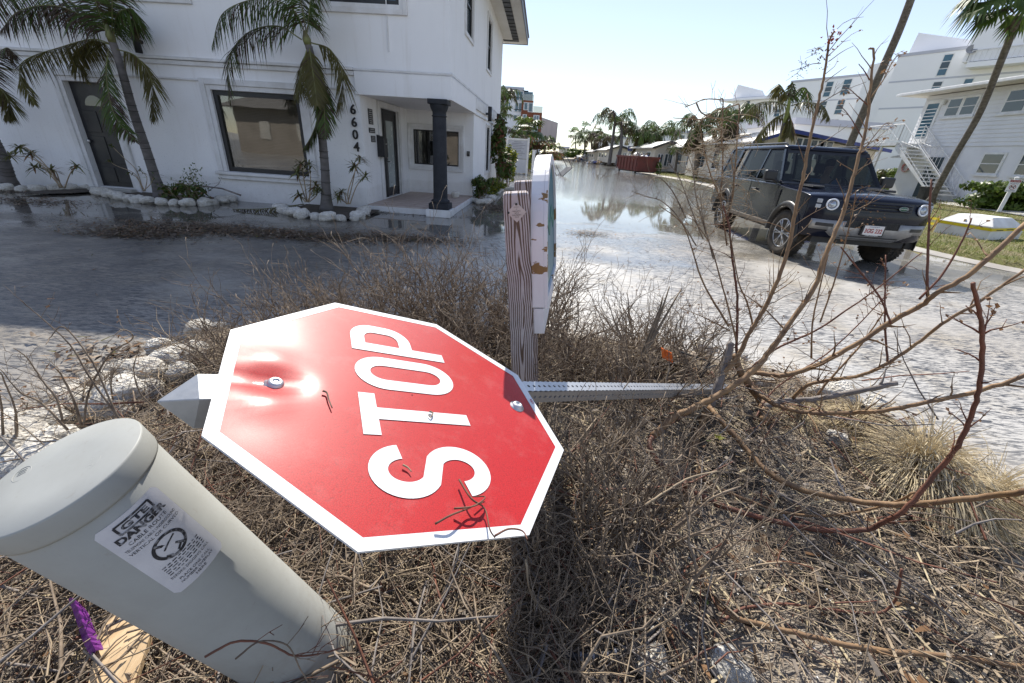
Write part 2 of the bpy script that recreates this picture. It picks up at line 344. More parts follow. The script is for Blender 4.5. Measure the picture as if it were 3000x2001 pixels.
M_ROAD = road_mat(); M_MULCH = mulch_mat(); M_LAWN = grass_ground(); M_WOODP = weathered_wood(); M_BOARD = peeled_board(); M_RED = sign_red(); M_SWHITE = sign_white(); M_GALV = galv(); M_CAR = carpaint()
M_STUC = stucco('white stucco', (.86,.86,.87)); M_TRIM = pm('white trim', (.76,.76,.77), (.62,.61,.60), .6, 3, bump=.15)
M_BLACK = pm('black metal', (.018,.018,.02), (.03,.03,.032), .4, 6); M_WHITE = pm('white paint', (.80,.80,.80), (.66,.65,.63), .55, 3)
M_ROCK = rock_mat('pale coral rock', (.86,.83,.77), (.60,.56,.49)); M_ROCKG = rock_mat('grey coral rock', (.74,.70,.63), (.42,.38,.32))
M_TWIG = pm('dry grey brown twig', (.34,.27,.20), (.12,.09,.068), .8, 9, spec=.2, bump=.4, bscale=90)
M_TWIGP = pm('pale straw stem', (.44,.35,.24), (.24,.18,.12), .75, 8, spec=.2)
M_BARK = pm('brown smooth bark', (.30,.19,.10), (.17,.105,.065), .7, 14, spec=.25, bump=.4, bscale=70, stretch=(1,1,1))
M_BARKR = pm('reddish bark', (.20,.085,.055), (.11,.055,.04), .65, 12, spec=.25, bump=.4, bscale=70)
M_BARKG = pm('grey dead bark', (.27,.24,.22), (.16,.14,.13), .8, 12, spec=.2, bump=.4, bscale=60)
M_GREEN = leafm('green palm leaf', (.055,.10,.018), (.10,.14,.03)); M_DEADLF = leafm('browned palm leaf', (.045,.028,.020), (.10,.065,.035), .2); M_OLIVE = leafm('yellowing palm leaf', (.14,.13,.03), (.09,.075,.03))
M_SHRUB = leafm('shrub leaf', (.05,.09,.018), (.12,.16,.035)); M_YEL = leafm('yellow green leaf', (.20,.24,.03), (.32,.30,.04), .45); M_DRYLF = leafm('dry brown leaf', (.16,.085,.04), (.28,.16,.08), .3); M_HEDGE = leafm('hedge leaf', (.06,.12,.015), (.16,.22,.03), .3)
M_STRAW = leafm('dry grass', (.62,.52,.34), (.44,.35,.21), .2, .7); M_GRASS = leafm('lawn blade', (.12,.17,.03), (.26,.24,.08), .3, .6)
M_GLASSW = glassm('window glass', (.62,.62,.60), .15); M_GLASSC = glassm('car glass', (.34,.40,.40), .05, .02, .7); M_GLASSS = glassm('tinted car glass', (.12,.14,.14), .04, .02, .55); M_GLASSD = pm('dark window glass', (.035,.055,.07), (.05,.075,.09), .06, 1.2, spec=.7, rvar=.02)
M_BLUEG = pm('blue tinted glass', (.05,.13,.19), (.03,.08,.12), .08, .6, spec=.7, rvar=.02)
M_RUBBER = pm('tyre rubber', (.03,.028,.026), (.08,.065,.05), .85, 7, bump=.3); M_ALLOY = pm('alloy wheel', (.62,.62,.63), (.48,.47,.46), .3, 5, metal=.8); M_SILV = pm('silver bumper trim', (.36,.36,.36), (.27,.265,.26), .38, 4, metal=.5)
M_PLASTIC = pm('dark grey plastic', (.03,.03,.032), (.05,.048,.045), .6, 8); M_CONC = pm('pale concrete', (.55,.53,.49), (.42,.40,.36), .9, 2.5, bump=.4)
M_BLUE = pm('blue paint', (.03,.05,.22), (.025,.04,.16), .5, 3); M_YTAPE = pm('yellow tape', (.75,.58,.02), (.66,.50,.02), .45, 6); M_STAKE = pm('pine stake', (.52,.36,.19), (.40,.27,.14), .8, 6)
M_TRUNK = pm('grey palm trunk', (.20,.175,.15), (.10,.085,.07), .9, 7, bump=1.0, bscale=22, bdist=.03, stretch=(1,1,2)); M_TRUNKS = pm('smooth ringed palm trunk', (.17,.155,.15), (.11,.10,.095), .8, 5, bump=.5, bscale=30, stretch=(1,1,2.5))
M_HOTEL = pm('hotel white render', (.88,.88,.89), (.84,.84,.85), .8, .2); M_HOTELS = pm('hotel grey stripe', (.52,.53,.60), (.48,.49,.55), .8, .3)
M_CREAM = pm('cream block wall', (.62,.58,.50), (.52,.48,.41), .85, .8); M_ROOFW = pm('white roof coating', (.78,.75,.70), (.62,.58,.52), .7, 1.0); M_BRICK = pm('terracotta cladding', (.26,.085,.04), (.20,.065,.03), .8, .4)
# ================================================================ setting
def sdist(P, poly):
    """signed distance of points (n,2) to polygon, positive inside"""
    P = np.asarray(P, float).reshape(-1, 2); poly = np.asarray(poly, float); best = np.full(len(P), 1e9); inside = np.zeros(len(P), bool)
    for i in range(len(poly)):
        a, b = poly[i], poly[(i+1) % len(poly)]; ab = b-a
        t = np.clip(((P-a) @ ab)/(ab @ ab), 0, 1); d = np.hypot(*(P - a - t[:, None]*ab).T); best = np.minimum(best, d)
        c = ((a[1] > P[:, 1]) != (b[1] > P[:, 1])); xi = (b[0]-a[0])*(P[:, 1]-a[1])/(b[1]-a[1]+1e-12) + a[0]
        inside ^= c & (P[:, 0] < xi)
    return np.where(inside, best, -best)
def sstep(x, a, b): t = np.clip((x-a)/(b-a), 0, 1); return t*t*(3-2*t)
def vnoise(P, s):
    return np.array([noise.noise((p[0]*s, p[1]*s, 3.1)) for p in P])
BED = [(-2.62,-1.6),(-2.62,.2),(-2.56,1.5),(-2.42,2.05),(-2.45,2.75),(-1.95,3.2),(-.9,3.42),(.3,3.38),] + [tuple(gnd(*q)[:2]) for q in ((1930,1010),(2100,1045),(2280,1085),(2460,1145),(2620,1210),(2790,1285),(2920,1390),(3000,1480),(3000,1640))] + [(3.0,.4),(2.9,-1.6)]
def bed_h(P):
    P = np.asarray(P, float).reshape(-1, 2); d = sdist(P, BED)
    return -.06 + (sstep(d, -.06, .32))*(.15 + .04*vnoise(P, 1.3) + .015*vnoise(P, 5) + .07*np.exp(-((P[:, 0]-1.2)**2 + (P[:, 1]-2.0)**2)/.5))
def bed_z(x, y): return float(bed_h([(x, y)])[0])
def bedpt(px, py, lift=0.0):
    z = .1
    for _ in range(8): p = gnd(px, py, z); z = bed_z(p[0], p[1]) + lift
    return gnd(px, py, z)
LAWN = [(90,3.0),(22,3.1),(13.5,3.9),(11.2,4.9),(10.0,6.2),(9.4,7.5),(9.05,8.7),(8.95,9.7),(9.25,11.5),(9.9,14),(11.5,20),(13.6,28.5)] + [tuple(gnd(*q)[:2]) for q in ((2130,548),(2040,530),(1960,517),(1915,509))] + [(17.2,75),(18.2,150),(90,150)]
def lawn_h(P):
    d = sdist(P, LAWN); return np.where(d < 0, -.06, -.06 + sstep(d, -.02, .14)*.15 + .028*np.clip(d, 0, 15))
def lawn_z(x, y): return float(lawn_h([(x, y)])[0])
def lawnpt(px, py):
    z = .2
    for _ in range(25): p = gnd(px, py, z); z = .5*z + .5*max(0.0, lawn_z(p[0], p[1]))
    return gnd(px, py, z)
def sheet(name, xs, ys, hf, mt):
    X, Y = np.meshgrid(xs, ys); P = np.stack([X.ravel(), Y.ravel()], 1); Z = hf(P); nx = len(xs)
    I = np.arange(len(P)).reshape(len(ys), nx); F = np.stack([I[:-1, :-1].ravel(), I[:-1, 1:].ravel(), I[1:, 1:].ravel(), I[1:, :-1].ravel()], 1)
    keep = (Z[F] > -.0599).any(1); o = npmesh(name, np.c_[P, Z], F[keep], mt, None, True); return tag(o, kind='structure')
g = MB(); g.quad((-700,-700,-.02), (700,-700,-.02), (700,900,-.02), (-700,900,-.02)); tag(g.build('ground', M_CONC), kind='structure')
g = MB(); g.quad((-70,-70,0), (80,-70,0), (80,130,0), (-70,130,0)); tag(g.build('road', M_ROAD), kind='structure')
sheet('planting_bed', np.arange(-2.9, 3.3, .035), np.arange(-1.8, 3.75, .035), bed_h, M_MULCH)
sheet('lawn', np.r_[np.arange(8.6, 20, .12), np.arange(20, 92, 1.5)], np.r_[np.arange(2.8, 24, .14), np.arange(24, 60, .5), np.arange(60, 152, 3)], lawn_h, M_LAWN)
# pale concrete gutter along the lawn
E_ = spline([(x, y, 0) for x, y in LAWN[1:-2]], 8); mb = MB()
for i in range(len(E_)-1):
    a, b = np.array(E_[i]), np.array(E_[i+1]); t = b-a; n_ = np.array([-t[1], t[0], 0]); n_ = n_/np.linalg.norm(n_)
    if i == 0: pn = n_
    wd = .55 if a[1] < 25 else 1.5
    mb.quad(a+(0,0,.004) - n_*.1, b+(0,0,.004) - n_*.1, b+(0,0,.004)+n_*wd, a+(0,0,.004)+pn*wd) if False else mb.quad(a-pn*.1+(0,0,.006), b-n_*.1+(0,0,.006), b+n_*wd+(0,0,.006), a+pn*wd+(0,0,.006)); pn = n_
tag(mb.build('kerb', pm('gutter concrete', (.46,.43,.38), (.33,.30,.26), .55, 1.3, spec=.5, bump=.3)), kind='structure')
# footpath across the lawn to the stairs
mb = MB(); pl = [lawnpt(*p) for p in [(2700,575),(2770,592),(2850,602),(2950,612),(3060,628)]]; pr = [lawnpt(*p) for p in [(2690,585),(2770,600),(2850,612),(2950,626),(3060,646)]]
for i in range(4): mb.quad(pl[i]+(0,0,.03), pr[i]+(0,0,.03), pr[i+1]+(0,0,.03), pl[i+1]+(0,0,.03))
tag(mb.build('footpath', M_CONC), kind='structure')

# ---------------------------------------------------------------- grass blades on the lawn
def ribbons(P, D, L, W_, bend, up, mats, name, mi=None, parent=None, seg=2):
    """narrow ribbons: start P, horizontal dir D, length L, width W_, droop bend, initial slope up"""
    n = len(P); side = np.c_[-D[:, 1], D[:, 0], np.zeros(n)]; V_ = np.zeros((n, (seg+1)*2, 3), np.float32)
    for k in range(seg+1):
        t = k/seg; c = P + np.c_[D*(L*t)[:, None], L*(up*t - bend*t*t)]; wd = (W_*(1-.75*t*t))[:, None]*.5
        V_[:, 2*k] = c - side*wd; V_[:, 2*k+1] = c + side*wd
    base = (np.arange(n)*(seg+1)*2)[:, None]; F = np.concatenate([base + np.array([[2*k, 2*k+1, 2*k+3, 2*k+2]]) for k in range(seg)], 0)
    if mi is not None: mi = np.tile(mi, seg)
    return npmesh(name, V_.reshape(-1, 3), F, mats, parent, False, mi)
def rdir(n): a = NR.uniform(0, 2*PI, n); return np.c_[np.cos(a), np.sin(a)]
n = 90000; P2 = np.c_[9 + 14*NR.random(n)**1.5, 4.5 + 20*NR.random(n)**1.1]; d = sdist(P2, LAWN); P2 = P2[d > .03]; n = len(P2)
P3 = np.c_[P2, lawn_h(P2)-.01]
o = ribbons(P3, rdir(n), NR.uniform(.03, .075, n), NR.uniform(.008, .016, n), .5, NR.uniform(.7, 2.0, n), [M_GRASS, M_STRAW], 'grass', (NR.random(n) < .22).astype(int), None, 1)
tag(o, 'short patchy green grass on the lawn beside the road', 'grass', kind='stuff')
n = 30000; P2 = np.c_[13 + 12*NR.random(n), 20 + 40*NR.random(n)]; P2 = P2[sdist(P2, LAWN) > .03]; n = len(P2)
o = ribbons(np.c_[P2, lawn_h(P2)-.01], rdir(n), NR.uniform(.06, .12, n), NR.uniform(.02, .04, n), .5, NR.uniform(.7, 2.0, n), [M_GRASS, M_STRAW], 'grass', (NR.random(n) < .2).astype(int), None, 1)
tag(o, 'distant strip of sunlit grass in front of the low villas', 'grass', kind='stuff')

# ---------------------------------------------------------------- dry litter over the bed
def bedsample(n, box, f=None):
    P2 = np.c_[NR.uniform(box[0], box[1], n), NR.uniform(box[2], box[3], n)]; d = sdist(P2, BED); P2 = P2[d > .08]
    if f is not None: P2 = P2[NR.random(len(P2)) < f(P2)]
    return P2
def cover(P):   # thinner over the bare sandy patch to the right of the sign
    return 1 - .82*np.exp(-(((P[:, 0]-.55)/.30)**2 + ((P[:, 1]-1.0)/.45)**2)) - .35*np.exp(-(((P[:, 0]-.95)/.35)**2 + ((P[:, 1]-.75)/.3)**2))
P2 = bedsample(44000, (-2.5, 2.2, .15, 3.35), cover); n = len(P2)
o = ribbons(np.c_[P2, bed_h(P2) + NR.uniform(.0, .035, n)], rdir(n), NR.gamma(3, .016, n)+.015, NR.uniform(.0016, .0045, n), NR.uniform(-.1, .35, n), NR.uniform(-.1, .45, n), [M_STRAW, M_TWIG, M_TWIGP], 'mulch_litter', NR.choice(3, n, p=[.13, .66, .21]))
tag(o, 'dry brown litter of straw and leaf shreds covering the planting bed', 'litter', kind='stuff')
# shells and chips on the bare sand
P2 = bedsample(900, (.2, 2.0, .4, 2.2)); n = len(P2); 
o = ribbons(np.c_[P2, bed_h(P2)+.004], rdir(n), NR.uniform(.004, .013, n), NR.uniform(.004, .010, n), .1, NR.uniform(.0, .4, n), [M_WHITE, M_ROCK], 'shell_chip', NR.choice(2, n), None, 1)
tag(o, 'white shell chips scattered over bare sand in the bed', 'shells', kind='stuff')
P2 = bedsample(2600, (-2.4, 2.6, .15, 3.2)); n = len(P2)
o = ribbons(np.c_[P2, bed_h(P2)+NR.uniform(.005, .06, n)], rdir(n), NR.uniform(.02, .06, n), NR.uniform(.010, .028, n), NR.uniform(-.2, .4, n), NR.uniform(-.1, .5, n), [M_DRYLF, M_DEADLF, pm('grey dead leaf', (.30,.25,.20), (.16,.13,.10), .85, 8)], 'leaf_litter', NR.choice(3, n, p=[.25, .4, .35])); tag(o, 'curled brown dead leaves strewn through the bed litter', 'leaves', kind='stuff')
P2 = bedsample(420, (.3, 2.6, .5, 2.9)); n = len(P2)
o = ribbons(np.c_[P2, bed_h(P2)+NR.uniform(.005, .05, n)], rdir(n), NR.uniform(.10, .38, n), NR.uniform(.004, .012, n), NR.uniform(.0, .2, n), NR.uniform(.0, .25, n), [M_STRAW, M_TWIGP], 'leaf_strip', NR.choice(2, n)); tag(o, 'long pale strips of torn palm leaf lying on the mulch', 'leaves', kind='stuff')
# loose wiry twigs heaped under the sign and the pedestal
def twigs(name, P2, zlo, zhi, L, rad, tilt, mats, mi):
    n = len(P2); z0 = bed_h(P2) + NR.uniform(zlo, zhi, n); az = NR.uniform(0, 2*PI, n); el = NR.normal(0, tilt, n); L = L(n); V_ = []; segs = 3
    c = np.c_[P2, z0]; d = np.c_[np.cos(az)*np.cos(el), np.sin(az)*np.cos(el), np.sin(el)]; pts = [c]; 
    for k in range(segs):
        d = d + NR.normal(0, .22, d.shape); d[:, 2] -= .04; d /= np.linalg.norm(d, axis=1)[:, None]; c = c + d*(L/segs)[:, None]; c[:, 2] = np.maximum(c[:, 2], z0*0+.06); pts.append(c)
    r = NR.uniform(*rad, n); V_ = np.zeros((n, (segs+1)*3, 3), np.float32); u = np.cross(d, [0.01, .02, 1]); u /= np.linalg.norm(u, axis=1)[:, None]+1e-9; v = np.cross(d, u)
    for k, p in enumerate(pts):
        for j in range(3): V_[:, k*3+j] = p + (u*math.cos(2.094*j) + v*math.sin(2.094*j))*(r*(1-.2*k))[:, None]
    b = (np.arange(n)*(segs+1)*3)[:, None]; F = np.concatenate([b + np.array([[k*3+j, k*3+(j+1) % 3, k*3+3+(j+1) % 3, k*3+3+j]]) for k in range(segs) for j in range(3)], 0)
    return npmesh(name, V_.reshape(-1, 3), F, mats, None, True, np.tile(mi, segs*3))
P2 = np.r_[bedsample(5200, (-1.7, .35, .12, 1.5)), bedsample(2200, (-2.4, -.4, 1.2, 2.6)), bedsample(1500, (.3, 2.1, .3, 2.6)), bedsample(1300, (-1.5, 1.3, 2.2, 3.2))]; n = len(P2)
o = twigs('twig_litter', P2, .005, .14, lambda n: NR.uniform(.07, .34, n), (.0011, .0036), .28, [M_TWIG, M_TWIGP, M_BARKR], NR.choice(3, n, p=[.62, .30, .08]))
P2t = np.r_[bedsample(520, (-1.8, .6, .12, 1.7)), bedsample(260, (.3, 2.4, .3, 2.6))]; n = len(P2t)
o2 = twigs('stick_litter', P2t, .01, .16, lambda n: NR.uniform(.2, .6, n), (.0030, .0065), .3, [M_TWIG, M_BARKG, M_BARKR], NR.choice(3, n, p=[.5, .35, .15])); tag(o2, 'broken dead sticks lying across the bed litter', 'sticks', kind='stuff')
tag(o, 'tangled mat of thin dead twigs under the fallen sign and grey pedestal', 'twigs', kind='stuff')
# leaf wrack floated onto the forecourt and street
def wrack(cpts, n, name, label, sp, big=1.0):
    P = []
    for (x, y, sx, sy, k) in cpts: m_ = int(n*k); P.append(np.c_[NR.normal(x, sx, m_), NR.normal(y, sy, m_)])
    P = np.concatenate(P); n = len(P); P3 = np.c_[P, np.full(n, .004) + NR.uniform(0, sp, n)]
    o = ribbons(P3, rdir(n), NR.uniform(.02, .10, n)*big, NR.uniform(.008, .03, n)*big, NR.uniform(0, .3, n), NR.uniform(0, .35, n), [M_DEADLF, M_DRYLF, M_TWIG, M_OLIVE], name, NR.choice(4, n, p=[.45, .2, .3, .05]))
    return tag(o, label, 'debris', kind='stuff')
def gl(px, py): p = gnd(px, py); return p[0], p[1]
def wl(pts): return [(*gl(px, py), sx, sy, k) for px, py, sx, sy, k in pts]
wrack(wl([(420,680,.5,.18,.25),(620,670,.8,.22,.4),(850,690,.8,.2,.3),(1180,700,.6,.2,.2),(330,690,.4,.1,.06)]), 7000, 'leaf_wrack', 'dark band of washed up leaves across the wet forecourt', .03)
wrack(wl([(1450,610,.25,.5,.6),(1400,590,.3,.3,.2),(1180,625,.9,.12,.15),(60,590,.7,.25,.4),(20,560,.5,.3,.3)]), 2600, 'leaf_wrack', 'heap of wet leaves beside the porch and building corner', .03)
wrack([(-3, 6, 3.0, 2.0, .3), (2.2, 9, 1.6, 4, .4), (2.0, 14, 2, 4, .4), (1.2, 6, .8, 1.5, .25)], 900, 'floating_leaf', 'scattered leaves lying on the flooded street', .01, .8)
wrack(wl([(1720,685,.25,.12,.5),(500,1080,.3,.12,.3),(360,1040,.3,.1,.2)]), 700, 'twig_wrack', 'small raft of twigs on the flooded street', .05)
# ================================================================ white two-storey office building
def wall(mb, o, ux, L0, L1, z0, z1, t, holes, mi=0):
    """wall in the plane o + ux*s + z, thickness vector t (inward); holes = (s0,s1,z0,z1)"""
    o, ux, t = Vector(o), Vector(ux), Vector(t); uz = Vector((0,0,1))
    S_ = sorted({L0, L1, *[h[0] for h in holes], *[h[1] for h in holes]}); Z_ = sorted({z0, z1, *[h[2] for h in holes], *[h[3] for h in holes]})
    S_ = [s for s in S_ if L0 <= s <= L1]; Z_ = [z for z in Z_ if z0 <= z <= z1]
    solid = lambda s, z: not any(h[0] < s < h[1] and h[2] < z < h[3] for h in holes)
    P = lambda s, z, k=0: o + ux*s + uz*z + t*k
    def sol(i, j):
        if i < 0 or j < 0 or i >= len(S_)-1 or j >= len(Z_)-1: return False
        return solid((S_[i]+S_[i+1])/2, (Z_[j]+Z_[j+1])/2)
    for i in range(len(S_)-1):
        for j in range(len(Z_)-1):
            if not sol(i, j): continue
            a, b, c, d = S_[i], S_[i+1], Z_[j], Z_[j+1]
            mb.quad(P(a,c), P(b,c), P(b,d), P(a,d), mi); mb.quad(P(b,c,1), P(a,c,1), P(a,d,1), P(b,d,1), mi)
            if not sol(i-1, j): mb.quad(P(a,c,1), P(a,c), P(a,d), P(a,d,1), mi)
            if not sol(i+1, j): mb.quad(P(b,c), P(b,c,1), P(b,d,1), P(b,d), mi)
            if not sol(i, j-1): mb.quad(P(a,c,1), P(b,c,1), P(b,c), P(a,c), mi)
            if not sol(i, j+1): mb.quad(P(a,d), P(b,d), P(b,d,1), P(a,d,1), mi)
    return mb
def window(par, o, ux, nrm, s0, s1, z0, z1, fw=.06, trim=.14, sill=True, mats=None, blinds=False, bars=0, glass=None, prof=.05, deep=.10):
    """black framed window set in a hole, with moulded surround; nrm points out of the wall"""
    o, ux, nrm = Vector(o), Vector(ux), Vector(nrm); fm, tm = mats or (M_BLACK, M_TRIM); uz = Vector((0,0,1))
    def bar(mb, a, b, c, d, k0, k1): mb.prism([(a,c),(b,c),(b,d),(a,d)], o + nrm*k0, ux, uz, nrm*(k1-k0))
    mb = MB(); e = .003
    bar(mb, s0+e, s0+fw, z0+e, z1-e, -deep, -.02); bar(mb, s1-fw, s1-e, z0+e, z1-e, -deep, -.02); bar(mb, s0+fw, s1-fw, z0+e, z0+fw, -deep, -.021); bar(mb, s0+fw, s1-fw, z1-fw, z1-e, -deep, -.021)
    for k in range(bars):
        zc = z0 + (z1-z0)*(k+1)/(bars+1); bar(mb, s0+fw, s1-fw, zc-.02, zc+.02, -deep+.02, -.03)
    fr = mb.build('window', fm, par, fix=True)
    g_ = MB(); bar(g_, s0+fw-.01, s1-fw+.01, z0+fw-.01, z1-fw+.01, -deep*.72, -deep*.62); g_.build('pane', glass or M_GLASSW, fr, fix=True)
    if blinds:
        b_ = MB(); z = z0+fw+.02
        while z < z1-fw-.02: bar(b_, s0+fw, s1-fw, z, z+.026, -.24, -.235); z += .03
        tag(b_.build('blind', pm('vinyl blind', (.55,.50,.42), (.42,.38,.32), .6, 2), fr, fix=True), kind='stuff')
    else:
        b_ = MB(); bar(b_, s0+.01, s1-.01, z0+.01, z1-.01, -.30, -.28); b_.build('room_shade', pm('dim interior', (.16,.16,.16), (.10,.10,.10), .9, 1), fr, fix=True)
    if trim:
        t_ = MB()
        for k, (w0, w1, pr) in enumerate([(0.0, trim*.45, prof*.55), (trim*.45, trim, prof)]):
            zb = z0 if sill else z0-w1
            bar(t_, s0-w1, s0-w0, z0-(0 if sill else w1), z1+w1, .001*k, pr); bar(t_, s1+w0, s1+w1, z0-(0 if sill else w1), z1+w1, .001*k, pr); bar(t_, s0-w0, s1+w0, z1+w0, z1+w1, .001*k, pr-.002)
            if not sill: bar(t_, s0-w0, s1+w0, z0-w1, z0-w0, .001*k, pr-.002)
        t_.build('surround', tm, fr, fix=True, bevel=.008)
        if sill:
            s_ = MB(); bar(s_, s0-trim*1.25, s1+trim*1.25, z0-.07, z0-.003, 0, prof*2); bar(s_, s0-trim, s1+trim, z0-.16, z0-.073, 0, prof*1.3); s_.build('sill', tm, fr, fix=True, bevel=.012)
    return fr
BO = Vector((-1.655, 9.57, 0)); BR = R(-2)
bld = thing('office_building', 'white stucco two-storey building numbered 6604 with dark corner column and porch', 'building', BO, BR)
XU, YU, ZU = Vector((1,0,0)), Vector((0,1,0)), Vector((0,0,1))
WIN = (-5.05, -3.17, .64, 2.22); DOOR = (-8.30, -7.44, .12, 2.22); UPW = (-2.32, -.96, 3.80, 5.0); UPW2 = (-6.6, -5.2, 3.80, 5.0)
mb = MB()
wall(mb, (0,0,0), XU, -15, -1.88, 0, 2.45, YU*.25, [WIN, DOOR])
wall(mb, (0,0,0), XU, -15, 0, 2.45, 5.5, YU*.25, [UPW, UPW2])
mb.b2((-1.88, .0, 2.30), (-.25, .25, 2.449))                     # beam over the porch, front
mb.b2((-.25, .0, 2.30), (0, 3.2, 2.449))                        # beam over the porch, side
SW1 = (1.75, 2.75, 3.85, 5.05); SW2 = (5.6, 6.6, 3.75, 5.05); SW3 = (5.9, 6.9, .72, 2.1)
wall(mb, (0,0,0), YU, .25, 10.4, 2.45, 5.5, -XU*.25, [SW1, SW2]); wall(mb, (0,0,0), YU, 3.2, 10.4, 0, 2.45, -XU*.25, [SW3])
EDOOR = (1.05, 2.35, .16, 2.16); PWIN = (-1.72, -.42, .92, 1.82)
wall(mb, (-1.88, 0, 0), YU, .25, 3.2, 0, 2.30, -XU*.2, [EDOOR]); wall(mb, (0, 3.2, 0), XU, -1.88, -.25, 0, 2.30, YU*.2, [PWIN])
wall(mb, (-15, 0, 0), YU, .25, 10.4, 0, 5.5, XU*.2, []); wall(mb, (0, 10.4, 0), XU, -14.8, -.25, 0, 5.5, -YU*.2, [])
mb.b2((-1.879, .251, 2.301), (-.251, 3.199, 2.40))
mb.b2((-14.8, .3, 2.6), (-.3, 10.1, 2.7)); 
mb.build('wall', M_STUC, bld, fix=True)
mb = MB(); mb.b2((-1.94, -.05, 2.29), (.05, -.003, 2.70)); mb.b2((.003, -.003, 2.29), (.05, 3.2, 2.70)); mb.build('fascia_band', M_STUC, bld, bevel=.01)
for nm, z0, z1, pr in [('moulding', 2.705, 2.76, .085), ('moulding', 2.62, 2.70, .05), ('moulding', 2.36, 2.40, .04)]:
    mb = MB(); mb.b2((-15, -pr, z0), (-1.945, -.002, z1)); mb.build(nm, M_TRIM, bld, bevel=.012)
mb = MB(); mb.b2((-1.94, -.075, 2.703), (.075, -.052, 2.745)); mb.b2((.052, -.05, 2.703), (.075, 10.45, 2.745)); mb.build('moulding', M_TRIM, bld, bevel=.01)
mb = MB(); mb.b2((.002, 3.21, 2.42), (.05, 10.4, 2.68)); mb.b2((.002, 3.21, 2.28), (.035, 10.4, 2.32)); mb.build('moulding', M_TRIM, bld, bevel=.01)
mb = MB(); mb.b2((-1.21, -.03, 3.05), (-1.195, -.001, 3.95)) ; mb.build('cable_conduit', M_TRIM, bld)
window(bld, (0,0,0), XU, -YU, *WIN, fw=.09, trim=.2, blinds=True, prof=.06)
window(bld, (0,0,0), XU, -YU, *UPW, fw=.07, trim=.16, sill=False, glass=M_BLUEG, prof=.05); window(bld, (0,0,0), XU, -YU, *UPW2, fw=.07, trim=.16, sill=False, glass=M_BLUEG, prof=.05)
for sw in (SW1, SW2, SW3): window(bld, (0,0,0), YU, XU, *sw, fw=.05, trim=.10, sill=False, prof=.04, bars=1, glass=M_GLASSD)
window(bld, (0, 3.2, 0), XU, -YU, *PWIN, fw=.03, trim=.15, sill=False, prof=.05, glass=M_GLASSW, bars=0)
# black panelled side door
d = MB(); s0, s1, z0, z1 = DOOR; d.b2((s0+.003, .10, z0), (s1-.003, .15, z1-.003)); dr = d.build('door', M_BLACK, bld)
for c in range(2):
    for (a, b) in [(.10,.42), (.50,1.06), (1.14,1.56)]:
        p = MB(); x0 = s0+.10+c*.38; p.b2((x0, .085, z0+a), (x0+.32, .099, z0+b)); p.build('panel', M_BLACK, dr, bevel=.012)
p = MB(); p.prism([(0,0)] + [(.22*math.cos(a), .20*math.sin(a)) for a in np.linspace(0, PI, 13)], (s0+.45, .097, z0+1.66), XU, ZU, -YU*.008); p.build('fan_light', M_GLASSD, dr, fix=True)
p = MB(); p.lathe([(.012,0),(.012,.04),(.033,.05),(.036,.075),(.02,.095)], 14, (s0+.08, .10, z0+.95), -YU); p.build('knob', M_ALLOY, dr, True, fix=True)
t_ = MB()
for w0, w1, pr in [(0,.09,.03), (.09,.2,.06)]:
    t_.b2((s0-w1, -pr, .0), (s0-w0, -.001, z1+w1)); t_.b2((s1+w0, -pr, 0), (s1+w1, -.001, z1+w1)); t_.b2((s0-w0, -pr+.002, z1+w0), (s1+w0, -.001, z1+w1))
t_.build('door_surround', M_TRIM, bld, bevel=.01)
p = MB(); p.b2((s0-.1, -.22, .0), (s1+.1, -.065, .11)); p.build('door_step', M_CONC, bld, bevel=.015)
# entrance door inside the porch
y0, y1, z0, z1 = EDOOR
fr = MB(); fr.b2((-1.97, y0+.003, z0), (-1.91, y0+.08, z1-.003)); fr.b2((-1.97, y1-.08, z0), (-1.91, y1-.003, z1-.003)); fr.b2((-1.97, y0+.08, z1-.08), (-1.911, y1-.08, z1-.003)); fr.b2((-1.97, y0+.34, z0), (-1.911, y0+.40, z1-.08)); fr.b2((-1.97, y0+.08, z0), (-1.92, y0+.34, z1-.08))
ed = fr.build('entrance_door', M_BLACK, bld)
l = MB(); l.b2((-1.96, y0+.40, z0+.02), (-1.925, y0+.53, z1-.08)); l.b2((-1.96, y1-.21, z0+.02), (-1.925, y1-.08, z1-.08)); l.b2((-1.96, y0+.53, z1-.24), (-1.926, y1-.21, z1-.08)); l.b2((-1.96, y0+.53, z0+.02), (-1.926, y1-.21, z0+.22)); l.build('leaf', M_BLACK, ed)
l = MB(); l.b2((-1.948, y0+.53, z0+.22), (-1.938, y1-.21, z1-.24)); l.build('pane', pm('frosted glass', (.36,.40,.40), (.30,.34,.34), .25, 2, spec=.6), ed)
l = MB(); l.box((-1.91, y0+.465, 1.13), (.012, .05, .14)); l.tube([(-1.91, y0+.465, 1.0), (-1.86, y0+.465, 1.0), (-1.855, y0+.60, 1.0)], .012, 8); l.build('handle', M_ALLOY, ed)
t_ = MB(); t_.b2((-1.878, y0-.13, .15), (-1.83, y0, z1+.13)); t_.b2((-1.878, y1, .15), (-1.83, y1+.13, z1+.13)); t_.b2((-1.878, y0, z1), (-1.832, y1, z1+.13)); t_.build('door_surround', M_TRIM, bld, bevel=.01)
